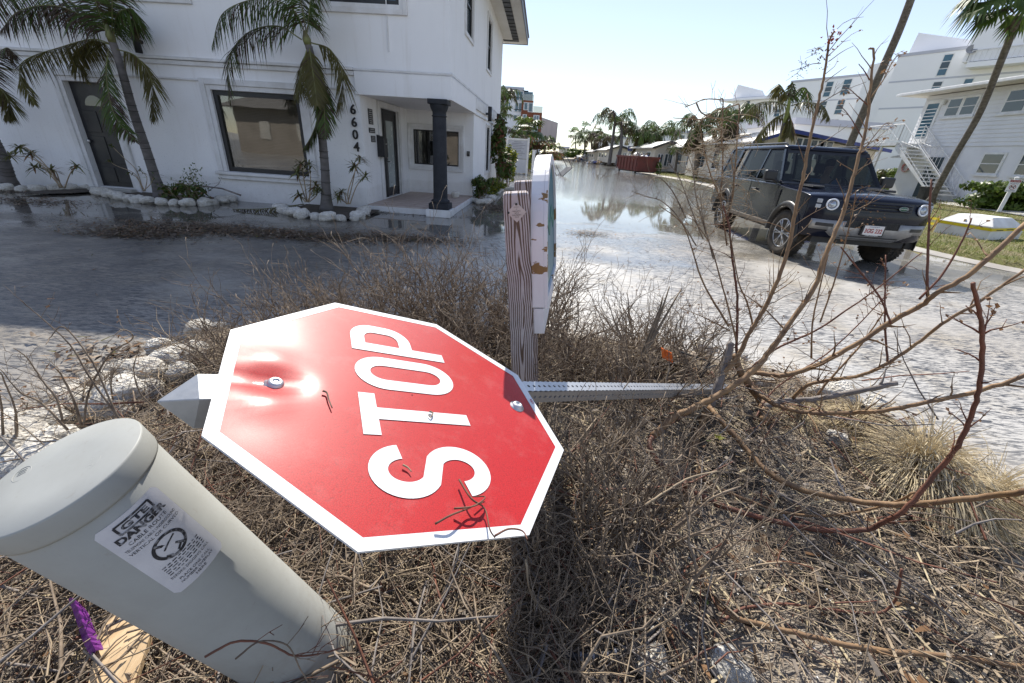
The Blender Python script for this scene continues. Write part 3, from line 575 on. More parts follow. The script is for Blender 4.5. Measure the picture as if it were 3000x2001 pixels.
# porch floor: slab with separate tiles
f = MB(); f.b2((-1.88, -.12, 0), (.04, 3.2, .13)); f.build('porch_slab', M_TRIM, bld, bevel=.01)
M_TILE = pm('terracotta porch tile', (.40,.30,.25), (.52,.46,.41), .7, 2.2, .4, .7); tm = None
for i in range(6):
    for j in range(10):
        if tm is None:
            q = MB(); q.b2((-.152, -.163, 0), (.152, .163, .018)); t_o = q.build('tile', M_TILE, bld, bevel=.004); tm = t_o.data
        else: t_o = bpy.data.objects.new('tile', tm); COL.objects.link(t_o); t_o.parent = bld
        t_o.location = (-1.71+i*.312, .05+j*.332, .131 + .001*((i*7+j*3) % 3))
c = MB(); c.b2((-.49, -.28, 0), (.05, .20, .16)); c.build('column_plinth', M_WHITE, bld, bevel=.008)
c = MB(); cx, cy = -.21, -.04; c.box((cx, cy, .225), (.44, .42, .125)); c.box((cx, cy, 2.24), (.40, .38, .09))
M_COLM = pm('charcoal cast column', (.020,.022,.027), (.032,.034,.04), .8, 7, bump=.4, bscale=60)
c.lathe([(.20,.29),(.205,.32),(.20,.345),(.17,.36),(.16,.38),(.155,.42),(.142,1.95),(.136,1.97),(.155,1.985),(.155,2.0),(.138,2.01),(.142,2.06),(.172,2.12),(.19,2.18),(.19,2.19)], 28, (cx, cy, 0)); c.build('column', M_COLM, bld, 'auto', bevel=.006, fix=True)
# house number, plaques, mailbox, keypad
for k, ch in enumerate('6604'): put_text('house_number', ch, .26, M_BLACK, bld, (-2.03, -.03, 2.02-.235*k), XU, ZU, .012, height=.185, bold=.004)
M_PLAQ = pm('plaque print', (.5,.5,.5), (.4,.4,.4), .5, 30)
for zc, yc, hh, ww, nb in [(1.93, .50, .30, .24, 7), (1.66, .52, .10, .34, 2), (1.49, .56, .13, .24, 3)]:
    p = MB(); p.b2((-1.878, yc-ww/2, zc-hh/2), (-1.865, yc+ww/2, zc+hh/2)); po = p.build('plaque', M_BLACK, bld)
    p = MB()
    for b_ in range(nb):
        z = zc+hh/2-(b_+.7)*hh/(nb+.4); wd = ww*(.62+.25*((b_*5) % 3)/2)/2; p.b2((-1.865, yc-wd, z-.006), (-1.8635, yc+wd, z+.006))
    p.build('print', M_PLAQ, po)
p = MB(); p.prism([(0,0),(.17,0),(.17,.40),(.0,.47)], (-1.879, .78, 1.12), XU, ZU, YU*.24); mbx = p.build('mailbox', M_BLACK, bld, fix=True, bevel=.008)
p = MB(); p.box((-1.7, .90, 1.40), (.012, .05, .02)); p.build('latch', M_ALLOY, mbx)
p = MB(); p.box((-.14, 3.18, 1.28), (.085, .035, .13)); kp = p.build('keypad', M_BLACK, bld, bevel=.01); p = MB(); p.box((-.14, 3.158, 1.30), (.05, .006, .05)); p.build('screen', M_GLASSD, kp)
# tubular wall lamps
def lamp(loc, ax, n_):
    a = MB(); c_ = Vector(loc)+Vector(n_)*.13; a.lathe([(.02,-.21),(.062,-.205),(.065,.205),(.02,.21)], 18, c_, ZU); lo = a.build('wall_lamp', M_BLACK, bld, 'auto', fix=True); a = MB(); a.cyl(Vector(loc), c_, .035, n=10); a.build('bracket', M_BLACK, lo, fix=True)
lamp((-6.3, 0, 2.98), ZU, -YU); lamp((-2.75, 0, 2.85), ZU, -YU); lamp((.05, 5.35, 2.45), ZU, XU); lamp((.05, 8.0, 2.45), ZU, XU)
# hipped roof with deep eaves and slotted soffit vent
r_ = MB(); ov = .95; r_.b2((-15-ov, -ov, 5.5), (ov, 10.4+ov, 5.62)); r_.build('soffit', pm('soffit board', (.70,.69,.66), (.60,.58,.54), .8, 1), bld)
f_ = MB(); x0, x1, ya, yb = -15-ov-.02, ov+.02, -ov-.02, 10.4+ov+.02; f_.b2((x0, ya, 5.48), (x1, ya+.02, 5.74)); f_.b2((x1-.02, ya+.02, 5.48), (x1, yb-.02, 5.74)); f_.b2((x0, yb-.02, 5.48), (x1, yb, 5.74)); f_.build('eaves_board', pm('dark eaves paint', (.05,.055,.06), (.08,.08,.085), .5, 3), bld)
f_ = MB(); ym = (ya+yb)/2; e = 5.745; f_.add([(x0-.04, ya-.04, e), (x1+.04, ya-.04, e), (x1+.04, yb+.04, e), (x0-.04, yb+.04, e), (x0+5.5, ym, e+2.1), (x1-5.5, ym, e+2.1)], [(0,1,5,4), (1,2,5), (2,3,4,5), (3,0,4), (3,2,1,0)]); f_.build('roof', pm('roof tile', (.16,.15,.15), (.22,.20,.19), .8, 3, bump=.5), bld, fix=True)
v_ = MB(); v_.b2((.38, -.6, 5.485), (.62, 10.9, 5.498)); v_.b2((-.2, 10.66, 5.484), (.379, 10.9, 5.497)); vo = v_.build('soffit_vent', M_BLACK, bld)
v_ = MB(); v_.b2((.38, -.6, 5.47), (.62, -.57, 5.4845)); vs0 = v_.build('vent_slat', M_PLASTIC, vo)
for k in range(1, 26): c_ = vs0.copy(); COL.objects.link(c_); c_.parent = vo; c_.location = (0, k*.44, 0)
# ================================================================ fallen stop sign on its perforated post
SC = Vector((-.235, .818, .908)); SU = Vector((-.831, -.441, .337)).normalized(); SN = Vector((.375, .003, .927)); SN = (SN - SU*SN.dot(SU)).normalized(); SR = SU.cross(SN)
stop = thing('stop_sign', 'fallen red octagonal stop sign lying on its perforated steel post over dead brush', 'stop sign', (1.35, 2.1, .1))
IO = Matrix.Translation(-Vector((1.35, 2.1, .1)))
def relto(o, loc): o.matrix_parent_inverse = Matrix.Translation(-Vector(loc)); return o
def SP(x, y, z=0.0): return SC + SR*x + SU*y + SN*z
def dent(x, y):   # panel creased where the upper bolt pulled through
    dx, dy = x, y-.285; return -.010*math.exp(-(dx*dx*700 + dy*dy*420)) - .007*math.exp(-(dx*dx*2600))*max(0, min(1, (y-.27)/.05)) + .004*math.exp(-((dx-.06)**2*500 + (y-.30)**2*500)) + .004*math.exp(-((dx+.06)**2*500 + (y-.30)**2*500)) - .05*(max(0, y-.20)**2)
def octo(r): return [(r*math.cos(PI/8+i*PI/4), r*math.sin(PI/8+i*PI/4)) for i in range(8)]
RO = .381/math.cos(PI/8); RC = .045
def octgrid(r_in, r_out, lift, n=22, m_=12):
    """radial grid between two octagons, bent with the panel"""
    vs = []; fs = []
    A_ = []
    for k in range(8*m_):
        i, t = divmod(k, m_); t /= m_; a = octo(1.0)[i]; b = octo(1.0)[(i+1) % 8]; A_.append((a[0]+(b[0]-a[0])*t, a[1]+(b[1]-a[1])*t))
    N = len(A_)
    for j in range(n+1):
        r = r_in + (r_out-r_in)*j/n
        for (x, y) in A_: vs.append(SP(x*r, y*r, lift + dent(x*r, y*r)))
    for j in range(n):
        for k in range(N): fs.append((j*N+k, j*N+(k+1) % N, (j+1)*N+(k+1) % N, (j+1)*N+k))
    return vs, fs
p = MB(); v_, f_ = octgrid(.002, RO-.0225/math.cos(PI/8)*1.0, .0, 34); p.add(v_, f_); relto(p.build('panel', M_RED, stop, True), stop.location)
p = MB(); v_, f_ = octgrid(RO-.0225/math.cos(PI/8), RO, .0006, 3); p.add(v_, f_); relto(p.build('border', M_SWHITE, stop, True), stop.location)
p = MB(); v_, f_ = octgrid(.002, RO, -.0032, 10); p.add(v_, [f[::-1] for f in f_]); N = 8*12
o_ = len(p.v)-N; v2, _ = octgrid(RO-.001, RO, .0004, 1); q0 = len(p.v); p.v += [tuple(x) for x in v2[N:]]; 
for k in range(N): p.f.append((o_+k, o_+(k+1) % N, q0+(k+1) % N, q0+k)); p.m.append(0)
relto(p.build('backing', M_GALV, stop, True), stop.location)
def stroke(path, w, closed=False):
    """flat ribbon quads of width w along a 2-D path with mitred joints"""
    P = [Vector((a, b)) for a, b in path]; n = len(P); L = []; Rr = []
    for i in range(n):
        if closed: a, b, c = P[i-1], P[i], P[(i+1) % n]
        else: a, b, c = P[max(0, i-1)], P[i], P[min(n-1, i+1)]
        d1 = (b-a).normalized() if (b-a).length > 1e-9 else (c-b).normalized(); d2 = (c-b).normalized() if (c-b).length > 1e-9 else d1
        t = (d1+d2).normalized(); nn = Vector((-t.y, t.x)); k = (w/2)/max(.35, nn.dot(Vector((-d1.y, d1.x)))); L.append(b+nn*k); Rr.append(b-nn*k)
    vs = L + Rr; fs = [(i, n+i, n+(i+1) % n, (i+1) % n) for i in range(n if closed else n-1)]
    return vs, fs
def arc(cx, cy, rx, ry, a0, a1, n=18): return [(cx+rx*math.cos(R(a0+(a1-a0)*i/n)), cy+ry*math.sin(R(a0+(a1-a0)*i/n))) for i in range(n+1)]
def densify(pth, n=6, closed=False):
    o = []
    m_ = len(pth) if closed else len(pth)-1
    for i in range(m_):
        a, b = pth[i], pth[(i+1) % len(pth)]; k = max(1, int(math.hypot(b[0]-a[0], b[1]-a[1])/.03))
        o += [(a[0]+(b[0]-a[0])*j/k, a[1]+(b[1]-a[1])*j/k) for j in range(k)]
    return o if closed else o+[pth[-1]]
LH, LW = .254, .128; SWd = .036; hh = LH/2-SWd/2; hw = LW/2-SWd/2
G = {}
_ry = (hh)/2; _w = hw
_up = arc(0, _ry, _w, _ry, 8, 180, 22) + arc(0, _ry, _w, _ry, 180, 236, 7)[1:]; _lo = arc(0, -_ry, _w, _ry, 56, 0, 7) + arc(0, -_ry, _w, _ry, 0, -172, 22)[1:]
G['S'] = [(_up + _lo, False)]
G['T'] = [([(-LW/2, hh), (LW/2, hh)], False), ([(0, hh-SWd/2), (0, -LH/2)], False)]
rO = .055; G['O'] = [(arc(0, hh-rO, hw, rO, 0, 180) + arc(0, -hh+rO, hw, rO, 180, 360), True)]
G['P'] = [([(-hw, LH/2), (-hw, -LH/2)], False), ([(-hw+SWd/2, hh)] + [(hw-.046, hh)] + arc(hw-.046, hh-.046, .046, .046, 90, 0, 10)[1:] + arc(hw-.046, hh-.082, .046, .046, 0, -90, 10) + [(-hw+SWd/2, hh-.128)], False)]
for ch, cx in zip('STOP', (-.2275, -.0745, .0735, .2235)):
    p = MB()
    for k, (path, cl) in enumerate(G[ch]):
        vs_, fs_ = stroke(densify(path, closed=cl), SWd, cl); p.add([SP(v.x+cx, v.y, .0014+.0001*k + dent(v.x+cx, v.y)) for v in vs_], fs_)
    relto(p.build('letter', M_SWHITE, stop, True), stop.location)
put = put_text('maker_mark', 'USA', .012, M_RED, stop, SP(.03, -.371, .0022), SR, SU, .0002, width=.02); relto(put, stop.location)
for y in (.285, -.305):
    p = MB(); p.lathe([(.021,-.002),(.021,.0015),(.016,.002),(.0155,.006),(.012,.010),(.006,.0115),(.0055,.009),(.002,.0088)], 22, SP(0, y, dent(0, y)), SN); relto(p.build('bolt', M_GALV, stop, True, fix=True), stop.location)
for lab, pts in [('short brown sprig lying across the red above the T', [(945,1145),(957,1150),(963,1170),(973,1195)]), ('pale broken splinter stuck on the letter S', [(1180,1362),(1195,1370),(1205,1382)]), ('curl of dry tendril on the stem of the letter T', [(1258,1205),(1268,1210),(1262,1222),(1254,1214)])]:
    t_ = thing('dry_sprig', lab, 'twig', SP(0, 0)); q_ = MB(); PPs = []
    for i, (x, y) in enumerate(pts):
        d = ray(x, y); kk = ((SC+SN*.006-V(CP)).dot(SN))/V(d).dot(SN); PPs.append(CP + d*kk)
    q_.tube(spline(PPs, 4), [.0022, .0012], 5); relto(q_.build('sprig', M_TWIG if 'pale' not in lab else M_TWIGP, t_, True), t_.location)
# perforated square post
PA = V(atZ(478, 1165, 1.0)); n0 = SC - SN*.034
def onplane(px, py, off): d = ray(px, py); q = SC - SN*off; t = ((Vector(q)-V(CP)).dot(SN))/V(d).dot(SN); return V(CP + d*t)
PA = onplane(600, 1160, .036); PB = V(gnd(2110, 1142, .20)); PD = (PB-PA).normalized(); pn = (SN - PD*SN.dot(PD)).normalized(); ps = PD.cross(pn)   # pn up, ps sideways
HW = .0255; PLN = (PB-PA).length + .35; pitch = .0254
def hexface(mb, c0, along, across, up):
    """one wall of the tube with a row of round holes"""
    nh = int(PLN/pitch); K = 12
    for i in range(nh):
        c = c0 + along*(pitch*(i+.5)); a, b = pitch/2, HW; vs = []; hole = []
        for k in range(K):
            t = 2*PI*k/K; hole.append(c + along*(.0056*math.cos(t)) + across*(.0056*math.sin(t)))
            s_ = 1/max(abs(math.cos(t))/a, abs(math.sin(t))/b); vs.append(c + along*(s_*math.cos(t)) + across*(s_*math.sin(t)))
        inn = [h - up*.0026 for h in hole]
        mb.add(vs+hole+inn, [(k, (k+1) % K, K+(k+1) % K, K+k) for k in range(K)] + [(K+k, K+(k+1) % K, 2*K+(k+1) % K, 2*K+k) for k in range(K)])
        for sx in (-1, 1):
            for sy in (-1, 1):
                t0 = c + along*(a*sx) + across*(b*sy)
                ks = [k for k in range(K) if (math.cos(2*PI*k/K)*sx > 1e-6 and math.sin(2*PI*k/K)*sy > 1e-6)]
                # corner fill
                e1 = c + along*(a*sx); e2 = c + across*(b*sy)
                k1, k2 = sorted(ks)[0], sorted(ks)[-1]
                vs2 = [vs[k1], vs[k2], t0]; mb.add(vs2, [(0,1,2)])
    return mb
PA = PA + PD*.045; p = MB(); hexface(p, PA+pn*HW, PD, ps, pn); hexface(p, PA-ps*HW, PD, pn, -ps); hexface(p, PA+ps*HW, PD, pn, ps); hexface(p, PA-pn*HW, PD, ps, -pn)
relto(p.build('post', M_GALV, stop, fix=False), stop.location)
# pyramid-topped square steel stub at the head of the post
p = MB(); hb = .036; base = PA - PD*.045; f0 = base + PD*.05; f1 = base - PD*.012; tip = base - PD*.068
ring = lambda c: [c + ps*(hb*a) + pn*(hb*b - .012) for a, b in ((-1,-1),(1,-1),(1,1),(-1,1))]
p.add(ring(f0)+ring(f1)+[tip - pn*.012], [(0,1,5,4),(1,2,6,5),(2,3,7,6),(3,0,4,7),(3,2,1,0),(4,5,8),(5,6,8),(6,7,8),(7,4,8)])
relto(p.build('post_cap', pm('dull zinc', (.42,.43,.44), (.33,.34,.35), .5, 18, metal=.55, bump=.15, bscale=150, bdist=.001), stop, fix=True, bevel=.002), stop.location)
# ---------------------------------------------------------------- wooden sign: two posts and an arched board seen edge-on
wb = V(bedpt(1540, 1125)); wb = Vector((.085, 1.47, bed_z(.085, 1.47)))
wood = thing('wooden_sign', 'weathered wooden roadside sign with arched teal board on two peeling white posts', 'sign', wb)
def wpost(name, x, y, ztop, lean):
    p = MB(); hb = .0445; zb = -.08; top = ztop - wb.z
    R_ = Matrix.Rotation(-lean, 3, 'Y')
    vs = []
    for z, s in ((zb, 1), (top-.006, 1), (top, .86)):
        for a, b in ((-1,-1),(1,-1),(1,1),(-1,1)): vs.append((a*hb*s, b*hb*s, z))
    p.add(vs, [(0,1,5,4),(1,2,6,5),(2,3,7,6),(3,0,4,7),(4,5,9,8),(5,6,10,9),(6,7,11,10),(7,4,8,11),(8,9,10,11)])
    o = p.build(name, M_WOODP, wood, bevel=.002); o.location = (x, y, 0); o.rotation_euler = (0, -lean, R(2)); return o
LEAN = R(6.0)
po = wpost('post', 0.01, 0.05, 1.325, LEAN); po2 = wpost('post', 0.035, .50, 1.335, LEAN)
# arched board (profile in local y-z, thickness along x)
TB = .047; ya, yb = .0, .62; yc = (ya+yb)/2; rad = (yb-ya)/2; z0_, z1_ = .80-wb.z, 1.445-wb.z-rad*.95
arcp = [(yc+rad*math.cos(a), z1_+rad*.95*math.sin(a)) for a in np.linspace(0, PI, 33)]
prof = [(ya, z0_+.11), (yb, z0_+.11)] + arcp
def board(nm, prof, x0, x1, mt, par, bev=.002):
    p = MB(); p.prism(prof, (x0, 0, 0), (0,1,0), (0,0,1), (x1-x0, 0, 0)); o = p.build(nm, mt, par, fix=True, bevel=bev); return o
bo = Matrix.Rotation(-LEAN, 4, 'Y')
bd = board('board', prof, .0, TB, M_BOARD, wood); bd.location = (.057, 0, 0); bd.rotation_euler = (0, -LEAN, R(-6.7))
in_ = [(yc+(y-yc)*.86, z1_+(z-z1_)*.88) for y, z in prof]
M_TEAL = pm('teal sign face', (.02,.16,.22), (.015,.10,.17), .4, 3, spec=.5)
face = board('face', in_, TB+.0005, TB+.003, M_TEAL, bd, 0)
# raised rim round the face: ring strip
p = MB(); n = len(prof); P0 = [(TB, y, z) for y, z in prof]; P1 = [(TB+.012, y, z) for y, z in prof]; P2 = [(TB+.012, y, z) for y, z in in_]; P3 = [(TB, y, z) for y, z in in_]
p.add(P0+P1+P2+P3, [(a*n+i, a*n+(i+1) % n, ((a+1) % 4)*n+(i+1) % n, ((a+1) % 4)*n+i) for a in range(3) for i in range(n)]); p.build('rim', M_BOARD, bd, fix=True)
p = MB(); wv = [(yc-.22+.44*i/14, z0_+.42+.03*math.sin(i*.9)) for i in range(15)]; wv += [(y, z-.05) for y, z in wv[::-1]]; p.prism(wv, (TB+.0032, 0, 0), (0,1,0), (0,0,1), (.002, 0, 0)); p.build('wave', pm('green sign paint', (.02,.14,.12), (.03,.2,.16), .5, 3), bd, fix=True)
lo = board('skirt', [(ya+.004, z0_), (yb-.004, z0_), (yb-.004, z0_+.105), (ya+.004, z0_+.105)], .004, TB-.002, pm('fresh white board', (.72,.71,.75), (.60,.58,.60), .5, 5), wood); lo.location = bd.location; lo.rotation_euler = bd.rotation_euler
# permit plate on the near post
p = MB(); hd = .034; c_ = 1.262-wb.z; p.prism([(0,-hd),(hd,0),(0,hd),(-hd,0)], (0, -.0455, c_), (1,0,0), (0,0,1), (0,-.0014,0)); pl_ = p.build('permit_plate', pm('dull aluminium plate', (.50,.44,.44), (.40,.35,.35), .45, 20, metal=.5, bump=.1), po, fix=True)
for k, (tx, sz) in enumerate([('COUNTY', .0042), ('OF', .0036), ('SARASOTA', .0058), ('08712', .0058), ('SIGN PERMIT', .0055), ('YEAR 08', .0042)]):
    put_text('stamp', tx, sz, M_PLASTIC, pl_, (0, -.0475, c_+.0175-.0066*k), (1,0,0), (0,0,1), .0002)
for x_, z_ in ((0, hd*.8), (-hd*.84, 0)): p = MB(); p.lathe([(.0045,0),(.004,.002),(.001,.003)], 10, (x_, -.0469, c_+z_), (0,-1,0)); p.build('screw', M_BLACK, pl_, fix=True)
# ---------------------------------------------------------------- leaning telephone pedestal
PC = Vector((-.741, .498, .922)); PAx = Vector((-.2429, -.1908, .9511)).normalized(); PF = PC - PAx*((PC.z-.0)/PAx.z); rP = .115
ped = thing('cable_pedestal', 'leaning grey plastic telephone cable pedestal with round cap and danger label', 'pedestal', PF)
qz = PAx.to_track_quat('Z', 'Y'); ped.rotation_mode = 'QUATERNION'; ped.rotation_quaternion = qz; HP = (PC-PF).length
M_PED = M_PEDM
p = MB(); p.lathe([(rP*.99,-.12),(rP*1.0,.0),(rP*1.0,HP-.042),(rP*.985,HP-.040)], 64); p.build('body', M_PED, ped, True)
p = MB(); p.lathe([(rP*.98,HP-.046),(rP*1.022,HP-.045),(rP*1.03,HP-.04),(rP*1.036,HP-.004),(rP*1.03,HP-.001),(rP*1.015,HP+.0005),(rP*.5,HP+.0025),(.002,HP+.003)], 64); cap = p.build('cap', M_PED, ped, True)
for (x_, y_, s_, n_) in [(.02,.045,.9,5), (-.05,-.06,.7,3)]:
    p = MB()
    p.tube([(x_+.026*s_*math.cos(a), y_+.018*s_*math.sin(a), HP+.0018) for a in np.linspace(0, 2*PI, 25)], .0006, 5); 
    for k in range(n_): p.box((x_-.016*s_+.008*k*s_, y_, HP+.0022), (.0022, .012, .0008))
    p.build('moulded_mark', M_PED, cap)
# label wrapped round the body
ql = qz.to_matrix().inverted(); tocam = ql @ (V(CP) - PC); d_ = ql @ (onp := (V(atZ(455, 1580, .62)) - PF))
ang0 = math.atan2(d_.y, d_.x)
def wrap(s_, t, r=.0012): a = ang0 + s_/rP; return Vector(((rP+r)*math.cos(a), (rP+r)*math.sin(a), t))
LWd, LHt, LT = .150, .215, 0.0
def raylabel(px, py):   # photo direction -> point on the cylinder surface
    o = ql @ (V(CP)-PF); d = ql @ V(ray(px, py)); a = d.x**2+d.y**2; b = 2*(o.x*d.x+o.y*d.y); c = o.x**2+o.y**2-rP**2; D = b*b-4*a*c; t = (-b-math.sqrt(max(0, D)))/(2*a); q = o+d*t
    return math.atan2(q.y, q.x), q.z
cor = [raylabel(*q) for q in [(260,1580),(440,1421),(652,1588),(528,1740)]]   # TL, TR, BR, BL
ang0 = sum(c[0] for c in cor)/4; tt = (cor[0][1]+cor[1][1])/2; tb = (cor[2][1]+cor[3][1])/2; LHt = tt-tb; LWd = rP*abs((cor[1][0]-cor[0][0]+cor[2][0]-cor[3][0])/2); LT = (tt+tb)/2
p = MB(); nn = 16; vs_ = []; rr = .012
for k in range(nn+1):
    s_ = -LWd/2+LWd*k/nn; e_ = 0 if .03 < k/nn < .97 else rr*.7; vs_ += [wrap(s_, LT-LHt/2+e_), wrap(s_, LT+LHt/2-e_)]
p.add(vs_, [(2*k, 2*k+2, 2*k+3, 2*k+1) for k in range(nn)]); lab = p.build('label', pm('white vinyl label', (.66,.66,.70), (.56,.56,.60), .45, 12, rvar=.05), ped, True)
M_INK = pm('worn black print', (.03,.03,.035), (.30,.30,.32), .6, 90, .5, .62)
def ltext(tx, y, width, height=None, bold=0.0):
    me = text_mesh(tx, .02, 0, 'CENTER', bold); me.materials.clear(); me.materials.append(M_INK); xs = [v.co.x for v in me.vertices]; ys = [v.co.y for v in me.vertices]; w_ = max(xs)-min(xs); h_ = max(ys)-min(ys); cx, cy = (max(xs)+min(xs))/2, (max(ys)+min(ys))/2
    sx = width/w_; sy = (height/h_) if height else sx
    for v in me.vertices: v.co = wrap((v.co.x-cx)*sx, LT + y*LHt + (v.co.y-cy)*sy, .0020)
    link('print', me, lab)
ltext('GTE', .405, LWd*.42, LHt*.055, .0008); ltext('DANGER', .315, LWd*.78, LHt*.068, .001); ltext('CABLE ROUTE', .245, LWd*.62, LHt*.034); ltext('TELEPHONE CABLE UNDERGROUND', .195, LWd*.84, LHt*.026); ltext('VERTICAL OR CURVED', .148, LWd*.84, LHt*.028)
ltext('BEFORE DIGGING CALL', -.31, LWd*.72, LHt*.026); ltext('PLACE ONE CALL', -.37, LWd*.58, LHt*.026); ltext('NUMBER OVERLAY', -.41, LWd*.62, LHt*.026); ltext('HERE', -.45, LWd*.2, LHt*.026)
def lstroke(pts, w_): 
    vs, fs = stroke(pts, w_); p = MB(); p.add([wrap(v.x, LT+v.y, .0019) for v in vs], fs); tag(p.build('print', M_INK, lab), kind='stuff')
fx, fy, fw_, fh_ = 0, .405*LHt, LWd*.54, LHt*.09
p = MB()
for a_, b_ in (((-fw_/2, fy-fh_/2), (fw_/2, fy-fh_/2)), ((-fw_/2, fy+fh_/2), (fw_/2, fy+fh_/2)), ((-fw_/2, fy-fh_/2), (-fw_/2, fy+fh_/2)), ((fw_/2, fy-fh_/2), (fw_/2, fy+fh_/2))):
    nn_ = 8; vs, fs = stroke([(a_[0]+(b_[0]-a_[0])*i/nn_, a_[1]+(b_[1]-a_[1])*i/nn_) for i in range(nn_+1)], .0035); p.add([wrap(v.x, LT+v.y, .0022) for v in vs], fs)
rc = LWd*.24; cy_ = -.02*LHt; vs, fs = stroke(arc(0, cy_, rc, rc, 0, 360, 40)[:-1], .0055, True); p.add([wrap(v.x, LT+v.y, .0019) for v in vs], fs)
vs, fs = stroke(densify([(-rc*.7, cy_+rc*.7), (rc*.7, cy_-rc*.7)]), .005); p.add([wrap(v.x, LT+v.y, .0021) for v in vs], fs)
for pts, w_ in [([(-.012, cy_-.002), (.0, cy_+.006), (.014, cy_+.012)], .003), ([(.002, cy_-.02), (.012, cy_-.012), (.006, cy_-.004)], .004), ([(-.016, cy_-.014), (-.008, cy_-.02)], .005)]:
    vs, fs = stroke(pts, w_); p.add([wrap(v.x, LT+v.y, .0019) for v in vs], fs)
for k in range(5):   # small print, too worn to read
    x_ = -LWd*.33
    while x_ < LWd*.33:
        w_ = rng.uniform(.004, .010); y_ = (-.165-.026*k)*LHt; vs, fs = stroke([(x_, y_), (min(x_+w_, LWd*.34), y_)], .0021); p.add([wrap(v.x, LT+v.y, .0019) for v in vs], fs); x_ += w_+.003
tag(p.build('print', M_INK, lab), kind='stuff')
# ================================================================ plants, rocks
def leaflet_mesh(mb, base, d, side, L, w_, droop, mi):
    """narrow bent leaflet: base point, direction, width axis"""
    a = Vector(base); m_ = a + d*(L*.5) + Vector((0,0,-droop*L*.18)); e = a + d*L*.95 + Vector((0,0,-droop*L*.62))
    mb.add([a - side*w_*.4, a + side*w_*.4, m_ + side*w_*.5, m_ - side*w_*.5, e], [(0,1,2,3), (3,2,4)], mi)
def frond(parent, pts, mats, ll=.42, n=46, w_=.022, rw=.012, hang=.5, brown=.3, name='frond', loc=None):
    """feather palm frond along a 3-D midrib"""
    C = spline(pts, 10); m_ = len(C); mb = MB(); mb.tube(C, [rw, rw*.25], 5, mi=2)
    Ls = np.cumsum([0]+[np.linalg.norm(C[i+1]-C[i]) for i in range(m_-1)]); tot = Ls[-1]
    for i in range(n):
        t = .10 + .90*i/n; s = t*tot; k = min(m_-2, int(np.searchsorted(Ls, s)-1)); f = (s-Ls[k])/max(1e-6, Ls[k+1]-Ls[k]); c = Vector(C[k]*(1-f)+C[k+1]*f); d = Vector(C[k+1]-C[k]).normalized()
        sd = d.cross(Vector((0,0,1))); sd = sd.normalized() if sd.length > .05 else Vector((1,0,0)); up = sd.cross(d)
        l_ = ll*(math.sin(PI*min(1, .18+.80*t))**.7)*rng.uniform(.8, 1.1)
        for sg in (-1, 1):
            dd = (d*rng.uniform(.35,.75) + sd*sg*rng.uniform(.7,1.05) + up*rng.uniform(-.25,.3) + Vector((0,0,-hang*rng.uniform(.7,1.5)))).normalized()
            wv = dd.cross(up); wv = wv.normalized() if wv.length > .05 else sd
            mi = 1 if rng.random() < brown + .25*(t > .75) else 0
            leaflet_mesh(mb, c, dd, (wv + Vector((rng.uniform(-.5,.5), rng.uniform(-.5,.5), rng.uniform(-.5,.5)))).normalized(), l_, w_, rng.uniform(.3, 1.0), mi)
    o = mb.build(name, mats, parent); return relto(o, parent.location) if loc is None else o
PALM_M = [M_GREEN, M_DEADLF, pm('palm rib', (.20,.22,.08), (.12,.10,.05), .6, 6)]; PALM_D = [M_DEADLF, M_OLIVE, PALM_M[2]]
def ringtrunk(parent, pts, r, mt, rings=0, name='trunk'):
    C = spline(pts, 8); mb = MB(); n = len(C); rad = [r[0]+(r[1]-r[0])*min(1, (i/(n-1))**.6) for i in range(n)]; rad[0] *= 1.6; rad[1] *= 1.35; rad[2] *= 1.18; rad[3] *= 1.08
    mb.tube(C, rad, 14); o = relto(mb.build(name, mt, parent, True), parent.location)
    if rings:
        q = MB()
        for k in range(rings):
            i = int((.12+.6*k/rings)*(n-1)); d = Vector(C[min(i+1, n-1)])-Vector(C[i]); c = Vector(C[i]); u_, v_ = frame(d); rr = rad[i]+.004
            q.tube([c + (u_*math.cos(a)+v_*math.sin(a))*rr for a in np.linspace(0, 2*PI, 17)], .006, 4, False)
        relto(q.build('ring_scars', pm('dark ring scar', (.05,.045,.04), (.07,.06,.055), .9, 5), parent), parent.location)
    return o
def pxpalm(label, tr, r, fr, Y, name='feather_palm', group=None, mats=PALM_M, sc=1.0):
    """palm given by photo directions of its trunk and midribs, standing at distance Y"""
    tp = [atY(x, y, Y + dy) for x, y, dy in tr]; tp[0] = np.array([tp[0][0], tp[0][1], 0.0]); t = thing(name, label, 'palm tree', tp[0], 0, group)
    ringtrunk(t, tp, r, M_TRUNKS, 11)
    top = tp[-1]
    for (pl, dy, br, ll, hang) in fr:
        k = len(pl); P = [atY(x, y, Y + tr[-1][2] + dy*i/(k-1)) for i, (x, y) in enumerate(pl)]
        frond(t, P, PALM_M if br < .8 else PALM_D, ll*sc, 90, .020*sc, .012*sc, hang, min(.97, br+.15))
    q = MB(); C = [np.array(tp[-1]) + (np.array(tp[-1])-np.array(tp[-2]))*k for k in (-.15, .1, .5)]; q.tube(C, [r[1]*1.05, r[1]*1.25, r[1]*.4], 10); relto(q.build('crownshaft', PALM_M[2], t, True), t.location)
    return t
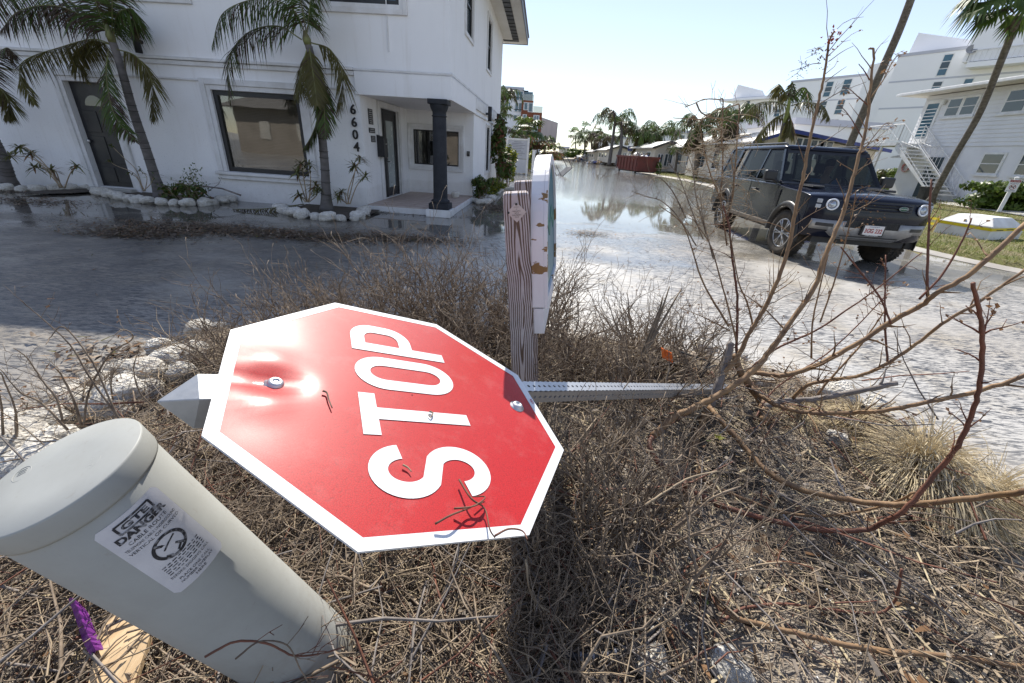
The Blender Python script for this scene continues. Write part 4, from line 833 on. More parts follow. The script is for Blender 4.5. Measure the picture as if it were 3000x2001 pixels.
pxpalm('battered feather palm with browned hanging fronds between dark door and big window', [(472,575,-.1),(432,450,-.15),(390,325,-.2),(352,190,-.25),(326,112,-.3)], (.105,.06),
  [([(321,94),(180,20),(60,30),(0,92)], -.6, .45, .55, .7), ([(300,80),(150,-30),(20,-20),(-60,60)], .3, .3, .6, .6), ([(330,130),(268,115),(178,138),(80,172),(58,214),(102,308)], -.3, .93, .42, .7), ([(325,130),(262,122),(220,172),(258,238)], .4, .95, .42, .8),
   ([(318,143),(312,223),(335,335),(397,415)], -.5, .12, .40, .35), ([(340,143),(402,168),(446,245),(446,357)], -.1, .95, .40, .6), ([(332,110),(345,40),(392,30),(388,100)], .2, .08, .45, .7), ([(318,105),(285,20),(262,-60)], .1, .3, .5, .5), ([(328,105),(330,-40),(345,-180)], 0, .1, .5, .4)], 9.4)
pxpalm('battered feather palm with drooping brown fronds between big window and 6604 numerals', [(957,612,0),(951,480,-.03),(936,330,-.08),(916,185,-.12),(900,122,-.15)], (.105,.058),
  [([(897,103),(857,27),(768,-5),(656,36),(620,138)], -.5, .12, .52, .75), ([(884,116),(812,76),(723,98),(670,178),(674,308)], -.25, .45, .50, .55), ([(902,134),(884,200),(868,290)], -.3, .95, .40, .5), ([(911,125),(969,147),(1004,223),(987,330)], -.1, .95, .45, .6), ([(905,130),(915,200),(930,310)], -.35, .95, .38, .4), ([(929,200),(948,290),(953,401)], -.25, .1, .36, .35), ([(937,339),(911,401),(888,437)], -.2, .2, .30, .4), ([(897,95),(880,0),(840,-110),(760,-170)], .1, .1, .55, .6), ([(900,95),(915,-20),(960,-120)], .2, .15, .5, .6)], 9.1)
pxpalm('thick palm trunk with hanging dead fronds beside left end of white wall', [(28,545,-.2),(8,470,-.25),(-30,390,-.3),(-70,300,-.35)], (.14,.09), [([(-40,250),(0,260),(25,300),(18,350)], -.1, .9, .35, .6), ([(-60,250),(-30,180),(20,140),(40,170)], 0, .5, .4, .6)], 9.65)
# ---------------------------------------------------------------- small leafy plants at the wall
def tuftplant(name, label, base, stems, leafmat, ll=.16, nl=20, w_=.022, group=None, rad=.012):
    t = thing(name, label, 'plant', base, 0, group)
    for (P, full) in stems:
        C = spline(P, 6); q = MB(); q.tube(C, [rad, rad*.6], 6); relto(q.build('stem', M_TWIGP, t, True), t.location)
        q = MB(); 
        for k in range(nl):
            e = Vector(C[-1 - (0 if k % 2 else min(len(C)-1, int(rng.random()*full)))]); a = rng.uniform(0, 2*PI); el = rng.uniform(-.5, .9); d = Vector((math.cos(a)*math.cos(el), math.sin(a)*math.cos(el), math.sin(el))); leaflet_mesh(q, e, d, d.cross(Vector((.1,.2,1))).normalized(), ll*rng.uniform(.6, 1.1), w_, rng.uniform(.2, .8), 0 if rng.random() < .85 else 1)
        relto(q.build('leaf_tuft', [leafmat, M_DRYLF], t), t.location)
    return t
def pxs(Y, pts): return [atY(x, y, Y) for x, y in pts]
M_DRAC = leafm('striped yellow green leaf', (.11,.14,.05), (.24,.22,.09), .3)
tuftplant('dracaena', 'leaning bush with striped leaf tufts left of the dark door', pxs(9.1, [(185,555)])[0], [(pxs(9.1, [(185,550),(150,500),(110,470),(90,450)]), 3), (pxs(9.0, [(180,550),(130,480),(80,435),(55,430)]), 3), (pxs(9.1, [(175,550),(150,500),(100,490)]), 3), (pxs(9.0, [(190,550),(205,510),(225,485)]), 4), (pxs(9.15, [(180,550),(165,505),(150,495)]), 4), (pxs(9.0, [(180,550),(105,470),(28,455)]), 3)], M_DRAC, .26, 34, .034)
tuftplant('dracaena', 'striped leaf tufts on thin stems right of palm below the 6604 numerals', pxs(9.0, [(1022,600)])[0], [(pxs(8.95, [(1022,598),(1020,560),(1045,490),(1055,462)]), 3), (pxs(9.0, [(1018,598),(1030,550),(1040,500),(1038,485)]), 3), (pxs(8.9, [(1025,598),(1045,545),(1070,515)]), 3), (pxs(9.0, [(1015,598),(1010,570),(1000,560)]), 4), (pxs(9.0, [(1020,598),(1000,585),(990,575)]), 4)], M_DRAC, .26, 32, .034)
tuftplant('dracaena', 'striped leaf tufts on thin stems left of palm beneath the big window', pxs(9.0, [(900,595)])[0], [(pxs(9.1, [(900,592),(890,520),(882,480)]), 4), (pxs(9.1, [(905,592),(910,530),(905,480)]), 4), (pxs(9.0, [(900,592),(915,560),(925,540)]), 4), (pxs(9.0, [(895,592),(885,580),(875,570)]), 4), (pxs(9.0, [(905,592),(925,575),(930,560)]), 4), (pxs(9.05, [(898,592),(878,530),(870,505)]), 4)], M_DRAC, .27, 34, .034)
tuftplant('crown_of_thorns', 'spindly bush with few leaves and red tips in front of dark door', pxs(8.95, [(420,565)])[0], [(pxs(8.95, [(420,560),(400,500),(360,460),(325,425)]), 2), (pxs(8.95, [(420,560),(395,510),(340,485),(318,470)]), 2), (pxs(8.95, [(425,560),(400,520),(375,505)]), 4), (pxs(8.95, [(425,560),(430,520),(410,498)]), 4), (pxs(8.9, [(420,560),(440,540),(450,520)]), 4)], M_SHRUB, .08, 24, .02, rad=.008)
def bush(name, label, c, rx, ry, rz, n, mats, ls=.07, mi_p=None, group=None, stems=5, stemm=None, trunk=None, cat='bush', dense=.55, zlo=.25):
    """leafy bush: leaf faces spread through an uneven volume over a few stems"""
    c = Vector(c); t = thing(name, label, cat, c, 0, group); q = MB(); K = max(6, int(10*dense*2)); cl = []
    for k in range(K):
        a = rng.uniform(0, 2*PI); r_ = math.sqrt(rng.random()); z = rng.uniform(zlo, 1.0); cl.append((Vector((math.cos(a)*r_*rx*.8, math.sin(a)*r_*ry*.8, z*rz*2*.86)), rng.uniform(.28, .5)))
    Vv = []; Ff = []; mi = []; nn = n
    for i in range(n):
        cc, cr = cl[i % K]; d = Vector((rng.gauss(0,1), rng.gauss(0,1), rng.gauss(0,1))).normalized(); p = cc + Vector((d.x*rx*cr, d.y*ry*cr, d.z*rz*cr*.9))*(rng.random()**.35)
        if p.z < .02: p.z = rng.uniform(.02, .15)
        nrm = (d + Vector((rng.uniform(-.7,.7), rng.uniform(-.7,.7), rng.uniform(-.2,.9)))).normalized(); u_, v_ = frame(nrm); a = rng.uniform(0, 6.28); e1 = u_*math.cos(a)+v_*math.sin(a); e2 = nrm.cross(e1); L = ls*rng.uniform(.6, 1.3)
        o_ = len(Vv); Vv += [p-e1*L, p+e2*L*.42-nrm*L*.1, p+e1*L, p-e2*L*.42-nrm*L*.1]; Ff.append((o_, o_+1, o_+2, o_+3)); mi.append(0 if mi_p is None else (rng.random() < mi_p) * 1)
    o = npmesh('foliage', [tuple(v) for v in Vv], Ff, mats, t, False, mi)
    q = MB()
    for k in range(stems):
        cc = cl[k % K][0]; q.tube([(cc.x*.15, cc.y*.15, -.03), (cc.x*.5, cc.y*.5, cc.z*.45), tuple(cc)], [.012+.01*rz, .004], 5)
    q.build('stem', stemm or M_TWIG, t)
    return t
bp = lambda x, y, Y: (lambda p: (p[0], p[1], 0.0))(atY(x, y, Y))
bush('low_bush', 'small dark green bush in rock bed right of the leaning palm', bp(545,570,8.9), .55, .3, .25, 700, [M_SHRUB, M_DRYLF], .05, .1)
q = MB(); 
shr = thing('twiggy_shrub', 'sparse twiggy shrub with tiny leaves right of the leaning palm', 'plant', bp(560,572,8.95))
def shrub_stems(n, H, sp, r0, seg=5, wig=.25, fork=.7, seed=1, knob=0.0, upb=.5):
    """generator of bare branching stems, local coordinates"""
    rg = random.Random(seed); mb = MB(); tips = []
    def grow(p, d, L, r, depth):
        pts = [p.copy()]; k_ = max(3, int(seg*L/H*1.6)+2); step = L/k_; rr = [r]
        for k in range(k_):
            d2 = (d + Vector((rg.gauss(0,wig), rg.gauss(0,wig), rg.gauss(0,wig*.6)+upb*.12))).normalized(); d = d2; p = p + d*step; pts.append(p.copy()); rr.append(max(.0013, (r*(1-.62*(k+1)/k_))*(1+knob*rg.uniform(-1,1))))
            if depth < 2 and rg.random() < fork and k > 0:
                a = rg.uniform(0, 6.28); u_, v_ = frame(d); grow(p.copy(), (d*1.0 + (u_*math.cos(a)+v_*math.sin(a))*rg.uniform(.4,.9)).normalized(), L*rg.uniform(.3,.6), rr[-1]*.8, depth+1)
        mb.tube(pts, rr, 4 if depth else 5, True); tips.append((p, d))
    for i in range(n):
        a = rg.uniform(0, 6.28); s_ = rg.uniform(.1, 1)*sp; grow(Vector((math.cos(a)*s_*.25, math.sin(a)*s_*.25, -.03)), Vector((math.cos(a)*s_, math.sin(a)*s_, 1)).normalized(), H*rg.uniform(.6, 1.05), r0*rg.uniform(.6, 1.1), 0)
    return mb, tips
mb, tips = shrub_stems(9, .55, .7, .007, seed=5); mb.build('stem', M_TWIG, shr); q = MB()
for p_, d_ in tips:
    for k in range(2): leaflet_mesh(q, p_, (d_+Vector((rng.gauss(0,.6), rng.gauss(0,.6), 0))).normalized(), Vector((1,0,0)), .05, .025, .3, 0)
tag(q.build('leaf', [M_SHRUB], shr), kind='stuff')
# fallen green frond lying by the rock edging, and a dead cane
fl = thing('fallen_frond', 'fallen olive palm frond lying on forecourt beside the rock edging', 'palm frond', gnd(800,610)); frond(fl, [gnd(890,598,.12), gnd(830,606,.10), gnd(760,612,.06), gnd(680,612,.03)], [M_OLIVE, M_DEADLF, PALM_M[2]], .42, 40, .02, .012, .35, .4)
fl = thing('fallen_cane', 'long bare cane leaning on wall beneath the big window sill', 'branch', gnd(640,585)); q = MB(); q.tube([atY(705,572,9.3), atY(650,552,9.35), atY(590,545,9.3), atY(575,543,9.2)], [.02,.012], 7); q.tube([atY(610,560,9.3), atY(640,540,9.33), atY(650,520,9.36)], [.008,.004], 5); relto(q.build('cane', M_BARKG, fl, True), fl.location)
for k, (pts, Yb_) in enumerate([([(30,572),(110,574),(200,572),(285,566)], .05), ([(300,575),(350,590),(440,602),(530,606),(610,604),(690,588)], .05), ([(828,622),(870,636),(940,646),(1005,650),(1070,640)], .05)]):
    mb = MB(); F_ = [gnd(*q) for q in pts]; B_ = [(p[0], 9.57-.035*(p[0]+1.655)-.005, 0) for p in F_]; n_ = len(F_)
    mb.add([(p[0], p[1]+.08, .035) for p in F_]+[(p[0], p[1], .05) for p in B_], [(i, i+1, n_+i+1, n_+i) for i in range(n_-1)]); tag(mb.build('flower_bed', pm('wet dark soil', (.05,.04,.032), (.10,.08,.06), .85, 9, bump=.6, bscale=30), None), kind='structure')
# ---------------------------------------------------------------- rocks
ROCKS = []
def rock_mesh(seed):
    bm = bmesh.new(); bmesh.ops.create_icosphere(bm, subdivisions=3, radius=1); rg = random.Random(seed); o_ = Vector((rg.uniform(-50,50), rg.uniform(-50,50), rg.uniform(-50,50)))
    for v in bm.verts:
        n_ = v.co.normalized(); s = 1 + .30*noise.noise(n_*1.1+o_) + .20*noise.noise(n_*2.6+o_) + .12*noise.noise(n_*6+o_) + .05*noise.noise(n_*13+o_); v.co = n_*s
        for ax in range(3): v.co[ax] = math.copysign(min(abs(v.co[ax]), .92), v.co[ax])
    me = bpy.data.meshes.new('rock'); bm.to_mesh(me); bm.free(); me.polygons.foreach_set('use_smooth', [True]*len(me.polygons)); return me
for k in range(8): ROCKS.append(rock_mesh(k+3))
RK2 = {}
def rock(p, sx, sy, sz, label, group, mt=M_ROCK, name='rock', rz=None):
    k = rng.randrange(8); key = (k, mt.name)
    if key not in RK2: me = ROCKS[k].copy(); me.materials.append(mt); RK2[key] = me
    o = link(name, RK2[key]); o.location = V(p); o.scale = (sx, sy, sz); o.rotation_euler = (rng.uniform(-.25,.25), rng.uniform(-.25,.25), rng.uniform(0, 6.28) if rz is None else rz)
    return tag(o, label, 'rock', group)
def rockrow(pts, lab, grp, s=.13, jit=.03, gap=.24):
    C = spline([(*gl(*p), 0) for p in pts], 12); acc = 0; last = C[0]
    for c in C:
        if np.linalg.norm(c-last) >= gap*rng.uniform(.85, 1.15) or c is C[0]:
            last = c; k = s*rng.uniform(.75, 1.2); rock((c[0]+rng.uniform(-jit,jit), c[1]+rng.uniform(-jit,jit), k*.45), k*1.15, k*.95, k*.72, lab, grp)
rockrow([(20,560),(100,562),(190,560),(275,556)], 'white rounded rock edging the bed left of the dark door', 'rocks edging bed left of door')
rockrow([(295,568),(340,582),(430,596),(520,602),(600,602),(650,596),(690,585)], 'white rounded rock edging the bed of the leaning palm', 'rocks edging bed of leaning palm')
rockrow([(822,618),(860,632),(930,642),(1000,648),(1050,642),(1080,618)], 'white rounded rock edging the palm bed beside the porch', 'rocks edging palm bed by porch')
rockrow([(1382,586),(1405,598),(1430,596),(1450,575),(1470,555)], 'tan rock at foot of the bushes beside the building corner', 'rocks at bushes beside corner', .12, .02, .2)
rock(V(atY(1335, 570, 12.0)) , .13, .12, .1, 'small pale rock on the porch behind the column', None)
bpt = [(40,1275,.10),(150,1255,.09),(60,1330,.12),(160,1330,.10),(220,1210,.12),(290,1150,.10),(370,1185,.12),(330,1215,.10),(430,1115,.11),(500,1075,.10),(545,1060,.09),(430,1165,.08),(470,1030,.08),(590,985,.10),(640,980,.08),(130,1400,.12),(20,1380,.1),(365,1100,.08),(540,1110,.08),(240,1170,.09),(100,1300,.07),(575,1040,.07)]
for k, (x, y, s_) in enumerate(bpt):
    p = bedpt(x, y) if sdist([gnd(x, y)[:2]], BED)[0] > .1 else gnd(x, y, .02); s_ *= 1.0; rock((p[0], p[1], p[2]+s_*.45), s_*1.2, s_, s_*.85, 'rough grey coral rock on bed edge behind the pedestal', 'coral rocks along bed edge behind pedestal', M_ROCKG if k % 3 else M_ROCK)
for x, y, s_, lab in [(2445,1300,.055,'pitted white coral rock beside dry grass tussock'),(2495,1262,.045,'small pale rock just behind the pitted white coral rock'),(2460,1170,.09,'coral rock on road edge behind grey dead branch'),(2400,1165,.07,'low coral rock on road edge beneath the grey branch'),(2060,1035,.08,'coral rock on road edge beside torn palm leaf'),(2150,1058,.08,'coral rock on road edge behind broken stub'),(2230,1130,.06,'coral rock on road edge behind the forked stem'),(2130,1975,.055,'bright white rock in sand below bare branches'),(1905,1960,.05,'grey rock half hidden in the sandy mulch'),(2560,1205,.07,'flat pale rock where bed meets the road')]:
    p = bedpt(x, y) if sdist([gnd(x, y)[:2]], BED)[0] > .1 else gnd(x, y, .02); rock((p[0], p[1], p[2]+s_*.55), s_*1.2, s_*1.05, s_*.8, lab, None)
# ================================================================ bare shrubs, the broken sapling, dry grass
SHR = []
for k, (n, H, sp, r0, wig, fk, mt, kn) in enumerate([(13,.62,.9,.0090,.26,.75,M_TWIG,.1), (14,.70,.75,.0085,.28,.72,M_TWIG,.1), (11,.55,1.1,.0095,.32,.75,M_TWIG,.1), (12,.52,.9,.0075,.3,.75,M_TWIG,.1), (8,.66,.6,.0105,.16,.7,M_TWIG,.22), (7,.58,.55,.0115,.18,.7,M_TWIG,.25)]):
    mb, _ = shrub_stems(n, H, sp, r0, 5, wig, fk, 20+k, kn); me = bpy.data.meshes.new('bare_shrub'); me.from_pydata(mb.v, [], mb.f); me.materials.append(mt); me.polygons.foreach_set('use_smooth', [True]*len(me.polygons)); SHR.append(me)
def bare(x, y, k, s, label, group, sz=1.0):
    o = link('bare_shrub', SHR[k]); o.location = (x, y, bed_z(x, y)); o.rotation_euler = (rng.uniform(-.12,.12), rng.uniform(-.12,.12), rng.uniform(0, 6.28)); o.scale = (s, s, s*sz); return tag(o, label, 'shrub', group)
for i in range(24):    # hedge of dead shrubs between sign and forecourt
    x = -1.7 + 2.0*((i*.618) % 1) ; y = 2.0 + 1.05*((i*.414+.2) % 1); tall = 1.0 - .45*max(0, (-x-1.1)/.9)
    bare(x, y, i % 4, rng.uniform(.88, 1.15)*tall, *[('dense leafless brown shrub standing against the wooden sign post', 'leafless shrubs against wooden post') if x > -.35 else ('dense leafless brown shrub between stop sign and leaf wrack on forecourt', 'leafless shrubs behind the stop sign') if x > -1.15 else ('leafless brown shrub next to the coral rocks behind the stop sign', 'leafless shrubs next to coral rocks')][0])
for i in range(9):
    x = .32 + .95*((i*.618+.3) % 1); y = 1.95 + .85*((i*.414) % 1); bare(x, y, (i % 2)*4 if i % 3 else 1, rng.uniform(.65, .92), 'leafless knobbly shrub right of the wooden sign post', 'leafless shrubs right of wooden post')
for i, (px_, py_, s_, k) in enumerate([(1560,1760,.7,5),(1500,1900,.6,3),(1680,1880,.55,3),(1780,1640,.8,5),(1960,1480,.7,4),(1850,1700,1.0,4),(1760,1560,1.05,5),(1690,1420,.95,4),(1900,1560,.8,5),(1640,1620,.8,4),(1820,1400,.85,5),(1720,1750,.7,3),(1590,1800,.6,3)]):
    p = bedpt(px_, py_); bare(p[0], p[1], k, s_*.78, 'thick stemmed bare shrub on the sand right of the sign face', 'thick bare shrubs right of sign face')
for i in range(12):
    x = -1.15+1.25*((i*.618+.1) % 1); y = .95+.8*((i*.414) % 1); bare(x, y, (i % 4), rng.uniform(.42, .6), 'low flattened dead shrub crushed under the stop sign', 'crushed shrubs under stop sign', .7)
for i in range(2):
    x = -2.2+.9*((i*.618+.5) % 1); y = 1.2+1.3*((i*.414) % 1); bare(x, y, 2+(i % 2), rng.uniform(.35, .55), 'small dead shrub among the coral rocks', 'small dead shrubs among coral rocks')
# --- traced woody plants: photo directions + distance along the view axis
def pz(x, y, Z):
    p = atZ(x, y, Z); g_ = max(bed_z(p[0], p[1]), 0.0) + .045
    if p[2] < g_:
        d = ray(x, y); z = g_; p = CP + d*((z-CAM_H)/d[2])
        for _ in range(3): z = max(bed_z(p[0], p[1]), 0)+.045; p = CP + d*((z-CAM_H)/d[2])
    return p
def branch(parent, pts, Z0, Z1, r0, r1, mt, name='branch', n=6, twig=0, tl=.12, leafp=0.0, knob=.06, sides=7):
    k = len(pts); P = [pz(x, y, Z0+(Z1-Z0)*i/(k-1)) for i, (x, y) in enumerate(pts)]; C = spline(P, n); m_ = len(C); mb = MB()
    C = [c + NR.normal(0, r0*.10, 3) for c in C]; rad = [(r0+(r1-r0)*i/(m_-1))*(1+rng.uniform(-knob, knob)) for i in range(m_)]; mb.tube(C, rad, sides)
    lf = MB()
    for t in range(twig):
        i = int(rng.uniform(.15, .98)*(m_-1)); c = Vector(C[i]); d = Vector(C[min(i+1, m_-1)]-C[max(0, i-1)]).normalized(); u_, v_ = frame(d); a = rng.uniform(0, 6.28); dd = (d*rng.uniform(.4,1.1)+(u_*math.cos(a)+v_*math.sin(a))+Vector((0,0,.25))).normalized(); L = tl*rng.uniform(.4, 1.3)
        q = [c]; 
        for s in range(4): dd = (dd+Vector((rng.gauss(0,.16), rng.gauss(0,.16), rng.gauss(0,.16)))).normalized(); q.append(q[-1]+dd*L/4)
        mb.tube(q, [max(.0009, r1*.6), .0007], 4)
        if rng.random() < .5: mb.tube([q[2], q[2]+(dd+u_*.8).normalized()*L*.35], [.0009, .0006], 4)
        if rng.random() < leafp:
            for s in range(rng.randint(1, 4)):
                e = q[rng.randint(2, 4)]; ld = Vector((rng.gauss(0,1), rng.gauss(0,1), rng.gauss(-.4,.6))).normalized(); w_ = frame(ld)[0]; L2 = rng.uniform(.010, .022); lf.add([e, e+ld*L2*.5+w_*L2*.4, e+ld*L2, e+ld*L2*.5-w_*L2*.35+Vector((0,0,L2*.2))], [(0,1,2),(0,2,3)])
    o = relto(mb.build(name, mt, parent, True), parent.location)
    if lf.v: tag(relto(lf.build('dead_leaf', M_DRYLF, parent), parent.location), kind='stuff')
    return o
sp_ = pz(2035, 1320, 2.4); sap = thing('broken_sapling', 'broken bare sapling with long brown branches sprawling over the roadside bed', 'sapling', (1.05, 2.0, .1))
B = lambda pts, Z0, Z1, r0, r1, mt=M_BARK, tw=4, tl=.14, lp=.5: branch(sap, pts, Z0, Z1, r0, r1, mt, 'branch', 6, int(tw*1.9), tl, lp)
branch(sap, [(2142,1004),(2130,1050),(2112,1105),(2082,1189)], 2.25, 2.25, .020, .024, M_BARKG, 'stub'); branch(sap, [(2078,1185),(2060,1235),(2035,1302),(2022,1345)], 2.25, 2.15, .019, .014, M_BARK, 'trunk')
branch(sap, [(2240,1235),(2232,1178),(2198,1131),(2167,1082),(2153,1040)], 2.45, 2.4, .028, .017, M_BARK, 'trunk')
B([(2110,1102),(2136,1078),(2171,1028),(2198,970),(2238,908),(2279,819),(2310,725),(2333,603),(2353,522),(2371,415),(2397,304),(2415,219),(2429,125),(2446,89)], 2.25, 1.9, .0135, .004, M_BARK, 16, .2, .35)
B([(1912,1278),(1970,1225),(2051,1185),(2127,1145),(2207,1087),(2265,1015),(2319,939),(2386,841),(2417,747),(2462,645),(2484,576),(2513,469),(2536,379),(2553,241),(2560,152),(2547,142)], 1.95, 2.0, .017, .004, M_BARK, 14, .2, .35)
B([(1912,1278),(1903,1310),(1940,1370),(2000,1420),(2090,1470),(2200,1509),(2334,1540),(2450,1556),(2548,1549),(2593,1527),(2646,1496),(2736,1393),(2798,1321),(2843,1223),(2870,1125),(2879,1000),(2868,910),(2850,830)], 1.95, 1.05, .0125, .005, M_BARKR, 16, .1, .8)
B([(2234,1194),(2296,1176),(2395,1167),(2520,1145),(2627,1122)], 2.42, 2.2, .018, .013, M_BARKG, 5, .12)
B([(2200,1135),(2234,1162),(2279,1189),(2363,1209),(2475,1209),(2587,1203),(2708,1180),(2861,1148),(3010,1098)], 2.4, 1.7, .0125, .009, M_BARK, 7, .16)
B([(2190,1088),(2220,1093),(2296,1100),(2386,1073),(2497,1015),(2609,944),(2698,895),(2749,857),(2851,796),(3010,650)], 2.4, 1.75, .0145, .0105, M_BARK, 8, .16)
B([(2323,1167),(2363,1131),(2430,1113),(2520,1100),(2600,1064),(2698,997),(2759,949),(2861,888),(3010,785)], 2.35, 1.75, .0105, .006, M_BARK, 9, .18)
B([(2395,1158),(2430,1113),(2511,1024),(2551,970),(2591,912)], 2.35, 2.2, .007, .003); B([(2600,1060),(2593,957),(2593,868),(2595,747)], 2.1, 2.1, .0055, .003, M_BARKR, 6, .1, .8)
B([(2718,872),(2716,806),(2721,678),(2728,525)], 1.95, 1.9, .0065, .004, M_BARKR, 2); B([(2611,949),(2575,867),(2504,775),(2463,724)], 2.0, 2.0, .005, .003, M_BARKR, 4); B([(2693,877),(2759,806),(2815,714),(2848,638)], 1.95, 1.85, .0055, .003, M_BARKR, 2)
B([(2403,944),(2439,841),(2470,734),(2497,627),(2508,560)], 2.2, 2.1, .0045, .002, M_BARK, 8, .1, .9); B([(2377,1051),(2381,944),(2403,841),(2426,747)], 2.25, 2.15, .005, .003, M_BARK, 4); B([(2296,962),(2238,904),(2163,850)], 2.25, 2.3, .0045, .002, M_BARK, 6, .1, .9)
B([(2189,1087),(2270,1024),(2386,970),(2475,912),(2564,850),(2700,740)], 2.4, 2.1, .007, .003, M_BARKR, 9, .14, .9); B([(2136,957),(2060,828),(2029,734),(1997,654),(1930,600)], 2.35, 2.4, .006, .002, M_BARK, 7, .15); B([(2158,1002),(2136,912),(2100,779),(2078,712),(2020,627)], 2.35, 2.4, .006, .002, M_BARK, 7, .15)
B([(2207,957),(2189,886),(2163,823),(2140,690)], 2.35, 2.3, .006, .0025, M_BARK, 6); B([(2140,970),(2091,944),(2042,921),(1997,904)], 2.3, 2.3, .004, .0015, M_BARK, 9, .1, 1.0); B([(2160,1050),(2158,1002),(2160,868),(2145,756),(2136,667),(2118,600)], 2.4, 2.3, .0085, .004, M_BARKR, 7, .16)
B([(2078,1194),(2120,1240),(2200,1330),(2258,1388),(2356,1437),(2490,1464),(2624,1478),(2758,1469),(2914,1451),(3010,1438)], 2.2, 1.15, .014, .0085, M_BARK, 6, .1); B([(2033,1300),(2060,1400),(2130,1440),(2200,1469),(2289,1500),(2400,1511),(2512,1500),(2615,1473),(2682,1442)], 2.1, 1.45, .0075, .004, M_BARK, 5, .1)
B([(2210,1230),(2260,1150),(2340,1090),(2430,1030),(2530,935),(2600,860)], 2.4, 2.2, .005, .0025, M_BARKR, 8, .14, .9)
# seed heads at the tips of the two tall branches
def seedhead(pts_, Z, n, mt=M_DRYLF, r=.004):
    mb = MB()
    for _ in range(n):
        x, y = pts_[rng.randrange(len(pts_))]; c = V(atZ(x+rng.gauss(0,9), y+rng.gauss(0,9), Z)); s_ = r*rng.uniform(.5, 1.3); u_ = Vector((rng.gauss(0,1), rng.gauss(0,1), rng.gauss(0,1))).normalized(); v_ = frame(u_)[0]; mb.add([c-u_*s_, c+v_*s_*.7, c+u_*s_, c-v_*s_*.7, c+u_.cross(v_)*s_*.7], [(0,1,4),(1,2,4),(2,3,4),(3,0,4),(0,3,2,1)])
    tag(relto(mb.build('seed_head', mt, sap), sap.location), kind='stuff')
M_ORL = leafm('orange leaf', (.55,.16,.02), (.42,.10,.02), .4)
seedhead([(2430,112),(2448,96),(2422,118),(2455,105),(2440,130)], 1.9, 30, M_ORL, .008); seedhead([(2395,150),(2410,165),(2385,160),(2415,180)], 1.92, 40, M_TWIG, .005); seedhead([(2340,215),(2355,195),(2372,188),(2400,195),(2330,220)], 1.93, 40, M_TWIG, .004); seedhead([(2530,600),(2550,590),(2540,580)], 2.05, 30, M_DRYLF, .006); seedhead([(2560,640),(2540,660),(2580,635)], 2.05, 24, M_DRYLF, .006)
B([(2405,185),(2378,188),(2350,200),(2333,218)], 1.92, 1.93, .002, .001, M_TWIG, 4, .05, 0); B([(2412,150),(2395,140),(2385,160)], 1.91, 1.92, .002, .001, M_TWIG, 4, .05, 0); B([(2428,180),(2470,150),(2500,135)], 1.9, 1.9, .0022, .001, M_TWIG, 0); B([(2418,240),(2455,212),(2480,195)], 1.92, 1.9, .0022, .001, M_TWIG, 0); B([(2403,303),(2450,275),(2480,262),(2538,240)], 1.95, 1.9, .0026, .001, M_TWIG, 2, .08, 0); B([(2378,435),(2430,405),(2485,367)], 2.0, 1.95, .0026, .001, M_TWIG, 1, .08, 0); B([(2548,235),(2530,205),(2515,187)], 2.0, 2.0, .003, .0015, M_BARKR, 0); B([(2545,310),(2510,280),(2490,262),(2470,255)], 2.0, 2.02, .003, .001, M_BARKR, 3, .06, .5); B([(2527,405),(2495,350),(2470,318),(2455,308)], 2.02, 2.05, .0028, .001, M_BARKR, 3, .06, .5); B([(2530,440),(2560,400),(2590,365),(2605,358)], 2.0, 1.95, .0026, .001, M_BARK, 5, .05, .9); B([(2552,285),(2590,230),(2615,180),(2632,160)], 2.0, 1.95, .003, .0014, M_BARK, 6, .06, .9)
# low sprawling canes nearer the camera
cane = thing('fallen_cane', 'long smooth brown cane lying across the foreground mulch', 'branch', V(bedpt(2106,1776))); branch(cane, [(2049,1655),(2074,1719),(2106,1776),(2170,1815),(2330,1853),(2521,1898),(2776,1923),(3010,1957)], 1.55, 1.25, .009, .0075, M_BARK, 'cane', 6, 4, .06)
cane = thing('fallen_cane', 'reddish tipped stick curving up from the mulch above the long cane', 'branch', V(bedpt(2298,1775))); branch(cane, [(2113,1821),(2177,1783),(2298,1770),(2457,1789),(2572,1796),(2623,1757),(2642,1668)], 1.5, 1.3, .0048, .004, M_BARKR, 'cane', 6, 2, .05)
cane = thing('fallen_cane', 'pale grey stick arching over the bare sandy patch', 'branch', V(bedpt(2266,1655))); branch(cane, [(2042,1738),(2138,1681),(2266,1649),(2393,1662),(2495,1700),(2559,1697)], 1.5, 1.4, .004, .003, M_TWIGP, 'cane', 6, 3, .05)
for k, pts in enumerate([[(1520,1660),(1600,1700),(1640,1790),(1690,1860),(1760,2010)], [(1500,1800),(1620,1790),(1760,1830),(1880,1900),(1960,1960)], [(1580,1940),(1750,1930),(1950,1945),(2100,1930),(2250,1960)], [(1540,1640),(1560,1750),(1640,1830),(1660,2000)], [(2030,1700),(1990,1790),(1900,1850),(1760,1950)], [(1890,1480),(1950,1440),(2020,1400),(2100,1380)]]):
    c_ = thing('wiry_weed', 'pale wiry dead weed looping over the mulch beneath the sign', 'weed', V(bedpt(*pts[1])), 0, 'wiry dead weeds beneath sign'); branch(c_, pts, 1.35-.05*k, 1.2, .0032, .002, M_TWIGP, 'stem', 6, 4, .07)
c_ = thing('dark_vine', 'black wiry vine draped over the base of the grey pedestal', 'branch', PF); branch(c_, [(600,1925),(690,1880),(780,1885),(860,1920),(940,1915),(1010,1895)], .70, .80, .0022, .0014, M_BARKR, 'stem', 6, 5, .07); branch(c_, [(690,1930),(760,1880),(840,1890),(880,1960),(910,2010)], .70, .74, .0016, .001, M_TWIG, 'stem', 6, 3, .05)
c_ = thing('curled_twig', 'dry curled twig caught on the lower edge of the sign face', 'twig', SP(-.36, -.16)); q = lambda x, y: (x, y); 
mbq = MB(); 
